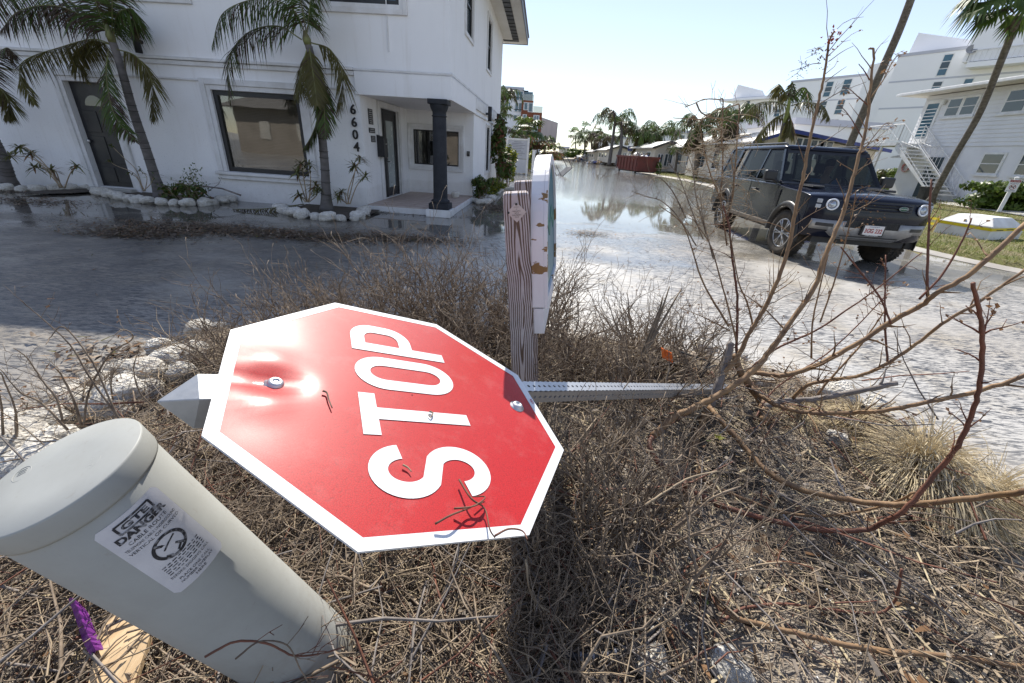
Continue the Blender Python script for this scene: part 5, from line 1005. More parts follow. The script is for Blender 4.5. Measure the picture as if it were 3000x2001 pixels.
for pl in [[(1345,1405),(1380,1460),(1420,1490),(1435,1550),(1450,1575)], [(1275,1535),(1320,1510),(1370,1490),(1410,1470),(1420,1455),(1390,1455)], [(1330,1490),(1380,1485),(1420,1470)], [(1450,1570),(1490,1550),(1530,1555),(1545,1580)]]: mbq.tube(spline([onplane(x, y, -.012-.008*(i % 2)) for i, (x, y) in enumerate(pl)], 5), [.0022, .0012], 5)
relto(mbq.build('twig', M_BARKR, c_, True), c_.location)
# stems sprouting behind the pedestal
for k, (pts, r_) in enumerate([([(400,1330),(330,1190),(270,1060),(190,960),(150,985),(135,1010)],.004), ([(390,1280),(330,1200),(260,1100),(205,1010),(120,930),(60,880)],.004), ([(245,1250),(260,1150),(320,1040),(380,1000),(388,980),(360,965),(330,985)],.0038), ([(240,1250),(215,1170),(180,1100),(162,1080)],.005), ([(185,1240),(165,1170),(120,1110),(95,1070),(70,1040),(40,1020)],.004), ([(200,1260),(120,1180),(60,1150),(0,1080)],.0045), ([(330,1170),(325,1120),(345,1080),(400,1090)],.003), ([(470,1210),(410,1150),(392,1080),(410,1015)],.0032), ([(50,1280),(45,1200),(10,1110),(0,1090)],.004), ([(55,1330),(45,1220),(75,1200),(80,1180)],.004), ([(560,1240),(500,1200),(440,1190)],.003), ([(10,1340),(5,1200),(-10,1120)],.005)]):
    c_ = thing('bare_seedling', 'thin bare seedling rising among coral rocks behind the pedestal', 'seedling', V(bedpt(min(600, max(0, pts[0][0])), pts[0][1])), 0, 'bare seedlings behind pedestal'); branch(c_, pts, 1.75, 1.6, r_*1.15, r_*.35, M_TWIG, 'stem', 6, 5, .09, .4)
# wispy dried vine over the sapling's left stems
vine = thing('dried_vine', 'pale curly dried vine climbing thin stems in front of the car', 'vine', (.95, 2.3, .15))
for pts in [[(2110,586),(2118,471),(2114,394),(2118,297),(2105,292),(2064,291),(2034,303),(2007,314)], [(2145,586),(2156,471),(2160,394),(2166,312),(2155,308),(2137,314),(2095,325),(2064,348),(2018,348),(1972,345)], [(2130,720),(2110,586),(2085,520),(2062,440),(2050,360)], [(2118,660),(2145,586),(2150,520),(2140,450)], [(2040,302),(2055,330),(2090,345),(2125,352),(2160,362)]]:
    branch(vine, pts, 2.35, 2.3, .0045, .0022, M_BARK, 'stem', 6, 9, .14)
mbq = MB()
for k in range(190):
    x, y = rng.gauss(2095, 42), rng.uniform(370, 660); Z = 2.33+rng.gauss(0,.07); c = V(atZ(x, y, Z)); r_ = rng.uniform(.03, .12); a0 = rng.uniform(0, 6.28); e = Vector((rng.gauss(0,.4), rng.gauss(0,1), rng.gauss(0,.4))).normalized(); u_, v_ = frame(e); ar = rng.uniform(1.2, 3.6)
    mbq.tube([c + (u_*math.cos(a0+ar*t/7)+v_*math.sin(a0+ar*t/7)*.6)*r_*(1+.06*t) for t in range(8)], [.0021, .0012], 3, False)
tag(relto(mbq.build('tendril', M_TWIGP, vine), vine.location), kind='stuff')
for pts in [[(2060,700),(2020,600),(1990,520),(1960,480)], [(2040,720),(1990,640),(1940,590),(1890,575),(1850,560)], [(2070,690),(2040,580),(2030,500),(2010,440)], [(2090,760),(2060,640),(2050,560)], [(2010,640),(1970,560),(1930,520),(1900,530)]]: branch(vine, pts, 2.38, 2.35, .0042, .0018, M_TWIG, 'stem', 6, 14, .16)
# ---------------------------------------------------------------- dry grass tussocks
def tussock(px_, py_, r, h, n, label, lean=(0,0)):
    p = V(bedpt(px_, py_)); t = thing('grass_tussock', label, 'grass tussock', p); n_ = n; a = NR.uniform(0, 2*PI, n_); rr = NR.random(n_)**.6*r*.28; L = NR.uniform(.55, 1.15, n_)*h*1.9; el = NR.uniform(.55, 1.5, n_); seg = 6; c = np.c_[np.cos(a)*rr, np.sin(a)*rr, np.zeros(n_)-.01]; d = np.c_[np.cos(a)*np.cos(el)+lean[0], np.sin(a)*np.cos(el)+lean[1], np.sin(el)]; d /= np.linalg.norm(d, axis=1)[:, None]; Vx = np.zeros((n_, (seg+1)*2, 3)); sd = np.c_[-np.sin(a), np.cos(a), np.zeros(n_)]; w_ = NR.uniform(.0012, .0024, n_)
    for k in range(seg+1):
        Vx[:, 2*k] = c - sd*w_[:, None]; Vx[:, 2*k+1] = c + sd*w_[:, None]; c = c + d*(L/seg)[:, None]; d[:, 2] -= .42; d[:, :2] += NR.normal(0, .05, (n_, 2)); d /= np.linalg.norm(d, axis=1)[:, None]; low = c[:, 2] < .01; c[low, 2] = .01 + NR.random(low.sum())*.015
    b = (np.arange(n_)*(seg+1)*2)[:, None]; F = np.concatenate([b+np.array([[2*k, 2*k+1, 2*k+3, 2*k+2]]) for k in range(seg)], 0); tag(npmesh('blade', Vx.reshape(-1,3), F, M_STRAW, t), kind='stuff'); return t
tussock(2690, 1410, .36, .19, 3000, 'big straw coloured tussock of dry grass bent over on bed edge', (-.15,-.35)); tussock(2900, 1490, .30, .17, 1900, 'smaller dry grass tussock beside the big straw tussock', (.0,-.45)); tussock(2480, 1245, .3, .14, 900, 'flattened dry grass clump beside pale rocks under the grey branch', (-.6,-.1)); tussock(2330, 1225, .25, .10, 500, 'thin wisp of dry grass beneath the forked sapling trunk', (-.3,-.3))
# ---------------------------------------------------------------- dead fan palm leaf and bits of rubbish
fan = thing('dead_fan_leaf', 'dried torn fan palm leaf lying behind the perforated post', 'palm leaf', V(bedpt(1880,1070)))
for k in range(26):
    a = R(-20 + 215*k/25); L = rng.uniform(.22, .42); c = V(bedpt(1905, 1065, .10)); d = Vector((math.cos(a)*.9, math.sin(a)*.55-.25, rng.uniform(-.12, .28))).normalized(); q = MB(); w_ = .016; sd = d.cross(Vector((0,.3,1))).normalized(); P = [c, c+d*L*.5+Vector((0,0,.02)), c+d*L+Vector((0,0,-.05))]; vs = []
    for i, pp in enumerate(P): ww = w_*(1, .9, .15)[i]; vs += [pp-sd*ww, pp+Vector((0,0,-.008)), pp+sd*ww]
    q.add(vs, [(0,1,4,3),(1,2,5,4),(3,4,7,6),(4,5,8,7)]); relto(q.build('leaf_segment', pm('dry fan leaf', (.40,.32,.23), (.27,.21,.15), .7, 12, spec=.3), fan), fan.location)
for pts in [[(1888,1035),(1920,960),(1945,890),(1962,840)], [(1890,1035),(1925,970),(1965,900),(1995,850)], [(1885,1035),(1910,965),(1935,900),(1942,870)]]:
    q = MB(); P = spline([pz(x, y, 2.35) for x, y in pts], 5); 
    vs = []
    for i, pp in enumerate(P): ww = .014*(1-.9*i/(len(P)-1)); vs += [Vector(pp)+Vector((-ww,0,0)), Vector(pp)+Vector((0,.012,0)), Vector(pp)+Vector((ww,0,0))]
    q.add(vs, [(3*i+j, 3*i+j+1, 3*i+j+4, 3*i+j+3) for i in range(len(P)-1) for j in range(2)]); relto(q.build('leaf_segment', MATS['dry fan leaf'], fan), fan.location)
def scrap(name, label, cat, pl, Z, mt, th=.004, lift=.03, wob=.01):
    c = V(bedpt(*pl[0], lift)); t = thing(name, label, cat, c); q = MB(); P = [V(bedpt(x, y, lift+wob*math.sin(i*2.1))) for i, (x, y) in enumerate(pl)]; n_ = len(P); q.add(P+[p+Vector((0,0,-th)) for p in P], [tuple(range(n_)), tuple(range(2*n_-1, n_-1, -1))]+[(i, n_+i, n_+(i+1) % n_, (i+1) % n_) for i in range(n_)]); relto(q.build('sheet', mt, t, fix=True), t.location); return t
M_ORP = pm('orange translucent plastic', (.75,.16,.01), (.60,.10,.01), .3, 6, spec=.5)
t = thing('orange_reflector', 'broken orange plastic reflector beside the dried fan leaf', 'plastic piece', V(bedpt(1945,1052,.05))); q = MB(); 
for k in range(4): a = V(pz(1937+k*8, 1020+k*4, 2.3)); b = V(pz(1940+k*8, 1048+k*4, 2.28)); c2 = V(pz(1945+k*8, 1024+k*4, 2.29)); d2 = V(pz(1948+k*8, 1052+k*4, 2.27)); q.add([a, c2, d2, b, a+Vector((0,.008,.003)), c2+Vector((0,.008,.003)), d2+Vector((0,.008,.003)), b+Vector((0,.008,.003))], [(0,1,2,3),(7,6,5,4),(0,4,5,1),(1,5,6,2),(2,6,7,3),(3,7,4,0)])
relto(q.build('lens', M_ORP, t, fix=True), t.location)
hose = thing('irrigation_hose', 'short black irrigation hose with pale bands half buried in mulch', 'hose', V(bedpt(1900,1900))); q = MB(); q.tube(spline([pz(x, y, 2.0) + (0,0,.012) for x, y in [(1640,1925),(1700,1930),(1800,1918),(1870,1885),(1920,1840),(1945,1790),(1952,1745)]], 8), .010, 10); relto(q.build('tube', pm('black rubber hose', (.02,.02,.022), (.035,.035,.04), .35, 4), hose, True), hose.location)
for x, y in [(1700,1930),(1735,1927),(1775,1922),(1800,1918)]: p = pz(x, y, 2.0) + (0,0,.012); q = MB(); q.cyl(p-np.array([.003,.0,0]), p+np.array([.003,.0004,0]), .0108, n=12); relto(q.build('band', pm('grey band', (.35,.36,.42), None, .4), hose), hose.location)
drip = thing('drip_fitting', 'black plastic drip fitting with tube lying beside perforated post end', 'fitting', V(bedpt(2080,1090))); q = MB(); q.tube([pz(2045,1112,2.4), pz(2062,1085,2.4), pz(2080,1062,2.4)], .009, 8); q.tube([pz(2050,1105,2.4), pz(2075,1078,2.38), pz(2100,1070,2.38)], .006, 8); q.tube([pz(2080,1060,2.4), pz(2020,1040,2.4), pz(1990,1030,2.4)], .006, 8); relto(q.build('tube', M_PLASTIC, drip, True), drip.location)
# purple plastic and broken board below the pedestal
pur = thing('purple_plastic', 'crumpled ribbed purple plastic strip in twigs below the pedestal', 'plastic piece', V(bedpt(250,1850))); q = MB(); A_ = [bedpt(x, y, .13) for x, y in [(205,1755),(222,1800),(238,1850),(255,1895),(275,1925)]]; Bv = [bedpt(x, y, .13) for x, y in [(225,1765),(255,1800),(272,1845),(290,1880),(300,1905)]]; vs = []
for i, (a, b) in enumerate(zip(spline(A_, 6), spline(Bv, 6))): m_ = (a+b)/2+np.array([0,0,.014+.006*(i % 3)]); vs += [a, m_, b]
q.add(vs, [(3*i+j, 3*i+j+1, 3*i+j+4, 3*i+j+3) for i in range(len(vs)//3-1) for j in range(2)]); so = relto(q.build('strip', pm('purple plastic', (.20,.03,.26), (.12,.02,.16), .4, 8, spec=.5), pur), pur.location); so.modifiers.new('s','SOLIDIFY').thickness = .003
bdp = thing('broken_board', 'splintered pale wood board lying under the pedestal', 'board', V(bedpt(330,1930))); q = MB(); P = [bedpt(x, y, .12) for x, y in [(250,2040),(275,1930),(305,1830),(335,1800),(360,1812),(440,1860),(420,1920),(380,2040)]]; n_ = len(P); q.add([V(p) for p in P]+[V(p)+Vector((0,0,-.02)) for p in P], [tuple(range(n_)), tuple(range(2*n_-1, n_-1, -1))]+[(i, n_+i, n_+(i+1) % n_, (i+1) % n_) for i in range(n_)]); relto(q.build('plank', pm('raw pale timber', (.62,.46,.28), (.48,.33,.18), .75, 9, stretch=(6,1,1), bump=.3), bdp, fix=True), bdp.location)
# a few living leaves on the mulch
for k, (x, y, s_, mt, lab) in enumerate([(560,1345,.022,M_YEL,'single yellow leaf on twigs between pedestal and sign'),(2105,1285,.03,M_YEL,'small green sprout under the sapling fork'),(2070,1290,.03,M_SHRUB,'broad green leaf under the sapling fork'),(1995,1710,.022,M_YEL,'yellow green leaf beside hose end'),(1925,1610,.018,M_YEL,'tiny yellow leaf on knobbly shrub'),(2055,1478,.024,M_ORL,'fallen orange leaf near the arching red branch'),(2390,1345,.03,M_SHRUB,'green leaf beside pitted white rock'),(1560,1690,.02,M_YEL,'pale green leaf at shrub foot under sign corner'),(2070,1775,.02,M_SHRUB,'green leaf beside the long brown cane'),(2345,1730,.025,M_DRYLF,'curled tan leaf on the mulch between two sticks')]):
    c = V(bedpt(x, y, .07)); t = thing('leaf', lab, 'leaf', c); q = MB(); a = rng.uniform(0, 6.28)
    for j in range(1 if 'leaf' in lab else 5):
        a += 1.3; d = Vector((math.cos(a), math.sin(a), .5)).normalized(); w_ = frame(d)[0]; q.add([Vector((0,0,0)), d*s_*.5+w_*s_*.35, d*s_*1.1, d*s_*.5-w_*s_*.35+Vector((0,0,.004))], [(0,1,2),(0,2,3)])
    q.build('blade', mt, t)
# ================================================================ dark blue boxy off-roader (local: x forward from front axle, y left, z up)
suv = thing('off_road_car', 'dark navy boxy four-wheel-drive car with plate 3GG 232 driving through flood water', 'car', (5.62, 7.66, 0), R(-93.5)); suv.scale = (.975,)*3
WR = .395; WB = 3.02
def arcpts(cx, r, a0, a1, n=12, zc=WR): return [(cx+r*math.cos(R(a0+(a1-a0)*i/n)), zc+r*math.sin(R(a0+(a1-a0)*i/n))) for i in range(n+1)]
AR = .475
prof = [(.83,.50), (.86,.70), (.85,.92), (.80,1.10), (.70,1.165), (.30,1.195), (-.35,1.225), (-.62,1.235), (-3.78,1.235), (-3.88,1.15), (-3.90,.60), (-3.86,.50)] + arcpts(-WB, AR, 14, 166)[::1][::-1][::-1]
# order: front-bottom -> up -> hood -> belt -> rear -> sill with arches (rear arch, then front arch)
low = [(-3.86,.50)] + [(-WB+AR*math.cos(R(a)), WR+AR*math.sin(R(a))) for a in np.linspace(167, 13, 13)] + [(-2.4,.46), (-.62,.46)] + [(AR*math.cos(R(a)), WR+AR*math.sin(R(a))) for a in np.linspace(167, 22, 13)]
prof = [(.72,.46), (.78,.56), (.795,.78), (.785,.95), (.745,1.10), (.67,1.160), (.40,1.185), (-.30,1.215), (-.60,1.228), (-.62,1.235), (-3.78,1.235), (-3.88,1.17), (-3.90,.62)] + low
ys = [-.985, -.955, -.88, -.70, -.35, 0, .35, .70, .88, .955, .985]
def bodyv(x, z, y):
    a = abs(y)/.985
    if x > .2: x = x - (x-.2)*.30*max(0, (a-.62)/.38)**1.6 - .03*a*a
    if x < -3.5: x = x + .06*a**4
    if z > 1.1: z = z - .035*a**5 - (.012*a*a if x > -.6 else 0)
    yy = y*(1 - .02*max(0, z-.8)) if a > .9 else y
    return (x, yy, z)
mb = MB(); n = len(prof); vs = [bodyv(x, z, y) for y in ys for x, z in prof]; fs = []
for j in range(len(ys)-1):
    for i in range(n):
        if i == 9 and abs((ys[j]+ys[j+1])/2) < .87: continue      # open cabin
        fs.append((j*n+i, j*n+(i+1) % n, (j+1)*n+(i+1) % n, (j+1)*n+i))
fs += [tuple(range(n)), tuple((len(ys)-1)*n+i for i in range(n-1, -1, -1))]
mb.add(vs, fs); body = mb.build('body', M_CAR, suv, True, bevel=.012, seg=2, fix=True)
wn = body.modifiers.new('wn', 'WEIGHTED_NORMAL'); wn.keep_sharp = False
me = body.data; me.polygons.foreach_set('use_smooth', [True]*len(me.polygons))
mb = MB(); mb.b2((-.65,-.86,.50), (-3.7,.86,.58)); mb.b2((-.62,-.86,.58), (-.55,.86,1.2)); mb.b2((-.86,-.80,1.10), (-.56,.80,1.23)); mb.b2((-3.6,-.86,.58),(-3.75,.86,1.2)); mb.build('cabin', M_PLASTIC, suv)
# roof and pillars
zr = 1.82; RX0, RX1 = -1.10, -3.72; HWb, HWr = .915, .775
mb = MB()
def ring(x0, x1, hw, z, r=.12):
    pts = []
    for (cx, cy, a0) in [(x1+r, hw-r, 90), (x1+r, -hw+r, 180), (x0-r, -hw+r, 270), (x0-r, hw-r, 0)]: pts += [(cx+r*math.cos(R(a0+k*22.5)), cy+r*math.sin(R(a0+k*22.5)), z) for k in range(5)]
    return pts
L_ = [ring(RX0+.02, RX1, HWr, zr), ring(RX0+.015, RX1-.01, HWr+.012, zr+.03), ring(RX0-.05, RX1+.05, HWr-.03, zr+.075), ring(RX0-.35, RX1+.3, HWr-.25, zr+.098)]; N = 20
vs = [p for l in L_ for p in l]; mb.add(vs, [(i*N+k, i*N+(k+1) % N, (i+1)*N+(k+1) % N, (i+1)*N+k) for i in range(3) for k in range(N)] + [tuple(range(N-1,-1,-1)), tuple(range(3*N, 4*N))]); mb.build('roof', M_CAR, suv, True, fix=True)
def gp(x, s, t):   # point on the side glass plane, t=0 belt, t=1 roof
    return Vector((x, s*(HWb+(HWr-HWb)*t), 1.235+(zr+.01-1.235)*t))
for s in (-1, 1):
    for (xb, xt, wdt) in [(-.64, -1.12, .075), (-1.72, -1.74, .06), (-2.72, -2.72, .06), (-3.05, -3.05, .13), (-3.76, -3.68, .12)]:
        mb = MB(); a, b = gp(xb, s, 0), gp(xt, s, 1); dx = Vector((-wdt, 0, 0)); inn = Vector((0, -s*.05, 0)); mb.add([a, a+dx, b+dx, b, a+inn, a+dx+inn, b+dx+inn, b+inn], [(0,1,2,3),(7,6,5,4),(0,4,5,1),(1,5,6,2),(2,6,7,3),(3,7,4,0)]); mb.build('pillar', M_CAR, suv, fix=True)
mb = MB(); mb.add([(-.63,-.90,1.23),(-.63,.90,1.23),(-1.09,.765,zr-.005),(-1.09,-.765,zr-.005)], [(0,1,2,3)]); mb.build('windscreen', M_GLASSC, suv)
mb = MB(); mb.add([(-.60,-.915,1.222),(-.60,.915,1.222),(-.66,.905,1.262),(-.66,-.905,1.262)], [(0,1,2,3)]); mb.add([(-1.045,-.775,zr-.06),(-1.045,.775,zr-.06),(-1.10,.76,zr+.01),(-1.10,-.76,zr+.01)], [(0,1,2,3)]); mb.build('windscreen_band', M_BLACK, suv)
for s in (-1, 1):
    for (a, b, c, d) in [(-.72,-1.72,-1.16,-1.74), (-1.78,-2.72,-1.80,-2.72), (-3.18,-3.76,-3.18,-3.68)]:
        mb = MB(); i_ = Vector((0, -s*.012, 0)); mb.quad(gp(a,s,.02)+i_, gp(b,s,.02)+i_, gp(d,s,.96)+i_, gp(c,s,.96)+i_); mb.build('side_window', M_GLASSS, suv)
    mb = MB(); mb.add([gp(-.66,s,-.005)+Vector((0,s*.012,0)), gp(-3.8,s,-.005)+Vector((0,s*.012,0)), gp(-3.8,s,.035)+Vector((0,s*.012,0)), gp(-.69,s,.035)+Vector((0,s*.012,0))], [(0,1,2,3)]); mb.build('waist_seal', M_BLACK, suv)
    mb = MB(); mb.tube([(-1.35,s*.66,zr+.085),(-1.40,s*.66,zr+.118),(-3.4,s*.66,zr+.118),(-3.45,s*.66,zr+.085)], .018, 8); mb.build('roof_rail', M_BLACK, suv)
    # mirror
    mb = MB(); mb.box((-.80, s*1.075, 1.345), (.12, .23, .19)); mo = mb.build('mirror', M_BLACK, suv, bevel=.035, seg=3); mb = MB(); mb.tube([(-.76, s*.94, 1.245), (-.78, s*1.03, 1.29)], .035, 8); mb.build('arm', M_BLACK, mo)
    # flared wheel arch
    for cx in (0, -WB):
        mb = MB(); P0 = [(cx+r_*math.cos(R(a)), s*y_, WR+r_*math.sin(R(a))) for a in np.linspace(-8 if cx == 0 else 0, 188 if cx else 180, 25) for r_, y_ in ((AR-.012,.90),(AR-.012,1.012),(AR+.065,1.012),(AR+.085,.985))]
        mb.add(P0, [(4*i+j, 4*i+j+1, 4*i+j+5, 4*i+j+4) for i in range(24) for j in range(3)]); mb.build('wheel_arch', pm('arch trim', (.012,.013,.018), (.04,.035,.03), .4, 4), suv, True, fix=True)
    # door seams, handles, sill, vents
    mb = MB()
    for x_ in (-.56, -1.75, -2.73): mb.b2((x_-.006, s*.983, .58), (x_+.006, s*.9865, 1.21))
    mb.b2((-.56, s*.983, .575), (-2.55, s*.9865, .585)); mb.build('door_seam', M_BLACK, suv)
    mb = MB(); mb.b2((-.50, s*.96, .44), (-2.55, s*.995, .53)); mb.build('sill', pm('muddy sill', (.06,.055,.05), (.16,.13,.10), .7, 3), suv, bevel=.015)
    for x_ in (-1.50, -2.50):
        mb = MB(); mb.b2((x_-.11, s*.986, 1.035), (x_+.11, s*1.022, 1.075)); mb.build('door_handle', M_BLACK, suv, bevel=.012)
    mb = MB(); mb.b2((-.53, s*.985, .80), (-.40, s*.991, 1.12)); v0 = mb.build('side_vent', M_BLACK, suv); mb = MB()
    for k in range(7): mb.b2((-.52, s*.991, .82+.042*k), (-.41, s*.999, .838+.042*k))
    tag(mb.build('vent_bar', M_PLASTIC, v0), kind='stuff')
    mb = MB(); mb.b2((.41, s*.95, .78), (.46, s*.978, .90)); mb.build('marker_lamp', pm('amber lens', (.75,.20,.01), (.6,.14,.01), .3, 5), suv)
    # hood vent and bonnet crease
    mb = MB(); mb.b2((.05, s*.50, 1.205), (-.42, s*.70, 1.226)); hv = mb.build('bonnet_vent', M_BLACK, suv, bevel=.01); mb = MB()
    for k in range(8): mb.box((-.39+.06*k, s*.60, 1.232), (.03, .19, .012), Matrix.Rotation(R(25), 3, 'Y'))
    tag(mb.build('vent_bar', M_PLASTIC, hv), kind='stuff')
    # lamps: round ring light beside two square modules, in a black housing
    def fx(y_): a = abs(y_)/.985; x_ = .785; return x_ - (x_-.2)*.30*max(0, (a-.62)/.38)**1.6 - .03*a*a
    yl = .72; mb = MB(); P = []
    for y_ in np.linspace(.52, .93, 9):
        for z_ in (.915, 1.07): P.append((fx(y_)-.01+(.92-z_)*.22*(z_ > 1), s*y_, z_)); 
    P2_ = [(x_-.10, y_, z_) for x_, y_, z_ in P]; mb.add(P+P2_, [(2*i, 2*i+2, 2*i+3, 2*i+1) for i in range(8)]+[(18+2*i, 18+2*i+1, 18+2*i+3, 18+2*i+2) for i in range(8)]); 
    hl = mb.build('headlight', M_BLACK, suv, fix=True); cx_ = fx(.70)-.012; axh = Vector((1, s*.18, .12)).normalized()
    mb = MB(); mb.lathe([(.078,0),(.090,.002),(.092,.026),(.078,.032),(.070,.026),(.070,.006)], 28, (cx_, s*.70, .995), axh); mb.build('ring_lamp', pm('white lamp ring', (.80,.82,.84), (.74,.76,.8), .25, 5), hl, True, fix=True)
    mb = MB(); mb.lathe([(.066,.012),(.05,.022),(.002,.028)], 24, (cx_, s*.70, .995), axh); mb.build('lens', pm('lamp chrome', (.45,.48,.52), (.20,.22,.25), .12, 30, metal=.7), hl, True, fix=True)
    for z_ in (.955, 1.035): mb = MB(); mb.box((fx(.86)-.01, s*.86, z_), (.05, .075, .06), Matrix.Rotation(s*R(28), 3, 'Z')); mb.build('lamp_module', pm('clear lens', (.5,.53,.56), (.3,.32,.35), .12, 20, spec=.7), hl, bevel=.008)
    # silver bumper ends with slot
    mb = MB(); P = []
    for y_ in np.linspace(.42, .90, 9):
        zt = .755; zb_ = .60 if y_ > .5 else .56; P += [(fx(y_)+.018, s*y_, zb_), (fx(y_)+.026, s*y_, zt)]
    mb.add(P, [(2*i, 2*i+2, 2*i+3, 2*i+1) for i in range(8)]); eo = mb.build('bumper_end', M_SILV, suv, True, fix=True); eo.modifiers.new('s','SOLIDIFY').thickness = .02; eo.modifiers[-1].offset = 0
    mb = MB(); P = []
    for y_ in np.linspace(.60, .84, 6): P += [(fx(y_)+.036, s*y_, .652), (fx(y_)+.038, s*y_, .705)]
    mb.add(P, [(2*i, 2*i+2, 2*i+3, 2*i+1) for i in range(5)]); mb.build('bumper_slot', M_BLACK, eo, fix=True)
# front: grille band, bars, air intake, skid plate, number plate, badge
mb = MB(); P = []
for y_ in np.linspace(-.53, .53, 13): P += [(fx(y_)+.004, y_, .915), (fx(y_)-.012, y_, 1.075)]
mb.add(P, [(2*i, 2*i+2, 2*i+3, 2*i+1) for i in range(12)]); gr = mb.build('grille', M_BLACK, suv, True, fix=True)
for z_ in (.955, 1.005, 1.045):
    mb = MB(); mb.tube([(fx(y_)+.012-(z_-.95)*.10, y_, z_) for y_ in np.linspace(-.50, .50, 11)], .014, 6); mb.build('grille_bar', M_CAR, gr, True)
mb = MB(); P = []
for y_ in np.linspace(-.50, .50, 11): P += [(fx(y_)+.02, y_, .855), (fx(y_)+.014, y_, .895)]
mb.add(P, [(2*i, 2*i+2, 2*i+3, 2*i+1) for i in range(10)]); mb.build('upper_intake', M_BLACK, suv, fix=True)
mb = MB(); P = []
for y_ in np.linspace(-.48, .48, 11): P += [(fx(y_)+.022, y_, .665), (fx(y_)+.020, y_, .775)]
mb.add(P, [(2*i, 2*i+2, 2*i+3, 2*i+1) for i in range(10)]); it = mb.build('lower_intake', M_BLACK, suv, fix=True); mb = MB()
for k in range(4): mb.tube([(fx(y_)+.026, y_, .682+.025*k) for y_ in np.linspace(-.47, .47, 7)], .004, 4)
for k in range(31): y_ = -.465+.031*k; mb.tube([(fx(y_)+.026, y_, .668), (fx(y_)+.024, y_, .772)], .004, 4)
tag(mb.build('mesh', M_PLASTIC, it), kind='stuff')
mb = MB(); P = []
for y_ in np.linspace(-.66, .66, 13): e_ = max(0, (abs(y_)-.45)/.21); P += [(fx(y_)-.05, y_, .455+.09*e_), (fx(y_)+.03, y_, .50+.09*e_), (fx(y_)+.034, y_, .662)]
mb.add(P, [(3*i+j, 3*i+3+j, 3*i+4+j, 3*i+1+j) for i in range(12) for j in range(2)]); sk = mb.build('skid_plate', M_SILV, suv, True, fix=True); mb = MB(); P = []
for y_ in np.linspace(-.46, .46, 9): P += [(fx(y_)+.014, y_, .487), (fx(y_)+.0395, y_, .53)]
mb.add(P, [(2*i, 2*i+2, 2*i+3, 2*i+1) for i in range(8)]); mb.build('skid_grille', M_PLASTIC, sk, fix=True)
pxf = .87; mb = MB(); mb.b2((pxf-.05, -.175, .555), (pxf, .175, .735)); pt = mb.build('number_plate', M_BLACK, suv, bevel=.008); mb = MB(); mb.b2((pxf, -.152, .575), (pxf+.003, .152, .722)); mb.build('plate_face', pm('plate white', (.72,.70,.68), (.66,.62,.60), .5, 8), pt)
put_text('plate_number', '3GG 232', .1, pm('plate red', (.38,.03,.03), (.32,.03,.03), .5, 8), pt, (pxf+.0035, 0, .640), (0,1,0), (0,0,1), .0015, width=.27, height=.068, bold=.002); put_text('frame_text', 'HERB CHAMBERS', .02, M_WHITE, pt, (pxf+.001, 0, .566), (0,1,0), (0,0,1), .0008, width=.20)
put_text('plate_text', 'MASSACHUSETTS', .02, pm('plate blue', (.10,.16,.35), None, .5), pt, (pxf+.0035, 0, .703), (0,1,0), (0,0,1), .0008, width=.16)
mb = MB(); mb.lathe([(.001,.0),(.06,.0),(.062,.006),(.05,.010),(.001,.011)], 26, (0,0,0), (1,0,0)); bg_ = mb.build('badge', pm('green oval badge', (.015,.10,.05), (.012,.08,.04), .3, 5), gr, True, fix=True); bg_.location = (fx(.36)+.022, .36, 1.0); bg_.scale = (1, 1.15, .56)
mb = MB(); mb.tube([(.010, .058*math.cos(a), .058*math.sin(a)) for a in np.linspace(0, 2*PI, 33)], .004, 6); mb.build('badge_rim', M_ALLOY, bg_, True); put_text('badge_text', 'LAND ROVER', .02, M_WHITE, bg_, (.0115, 0, 0), (0,1,0), (0,0,1), .0006, width=.095, height=.03)
for s in (-1, 1):
    mb = MB(); mb.tube([(-.60, s*.15, 1.255), (-.66, s*.55, 1.275), (-.70, s*.62+s*.2, 1.30)], .010, 6); mb.build('wiper', M_BLACK, suv)
# underside and axle
mb = MB(); mb.b2((.6,-.75,.36), (-3.6,.75,.50)); mb.cyl((0,-.8,WR), (0,.8,WR), .05); mb.cyl((-WB,-.8,WR), (-WB,.8,WR), .06); mb.build('underbody', M_PLASTIC, suv)
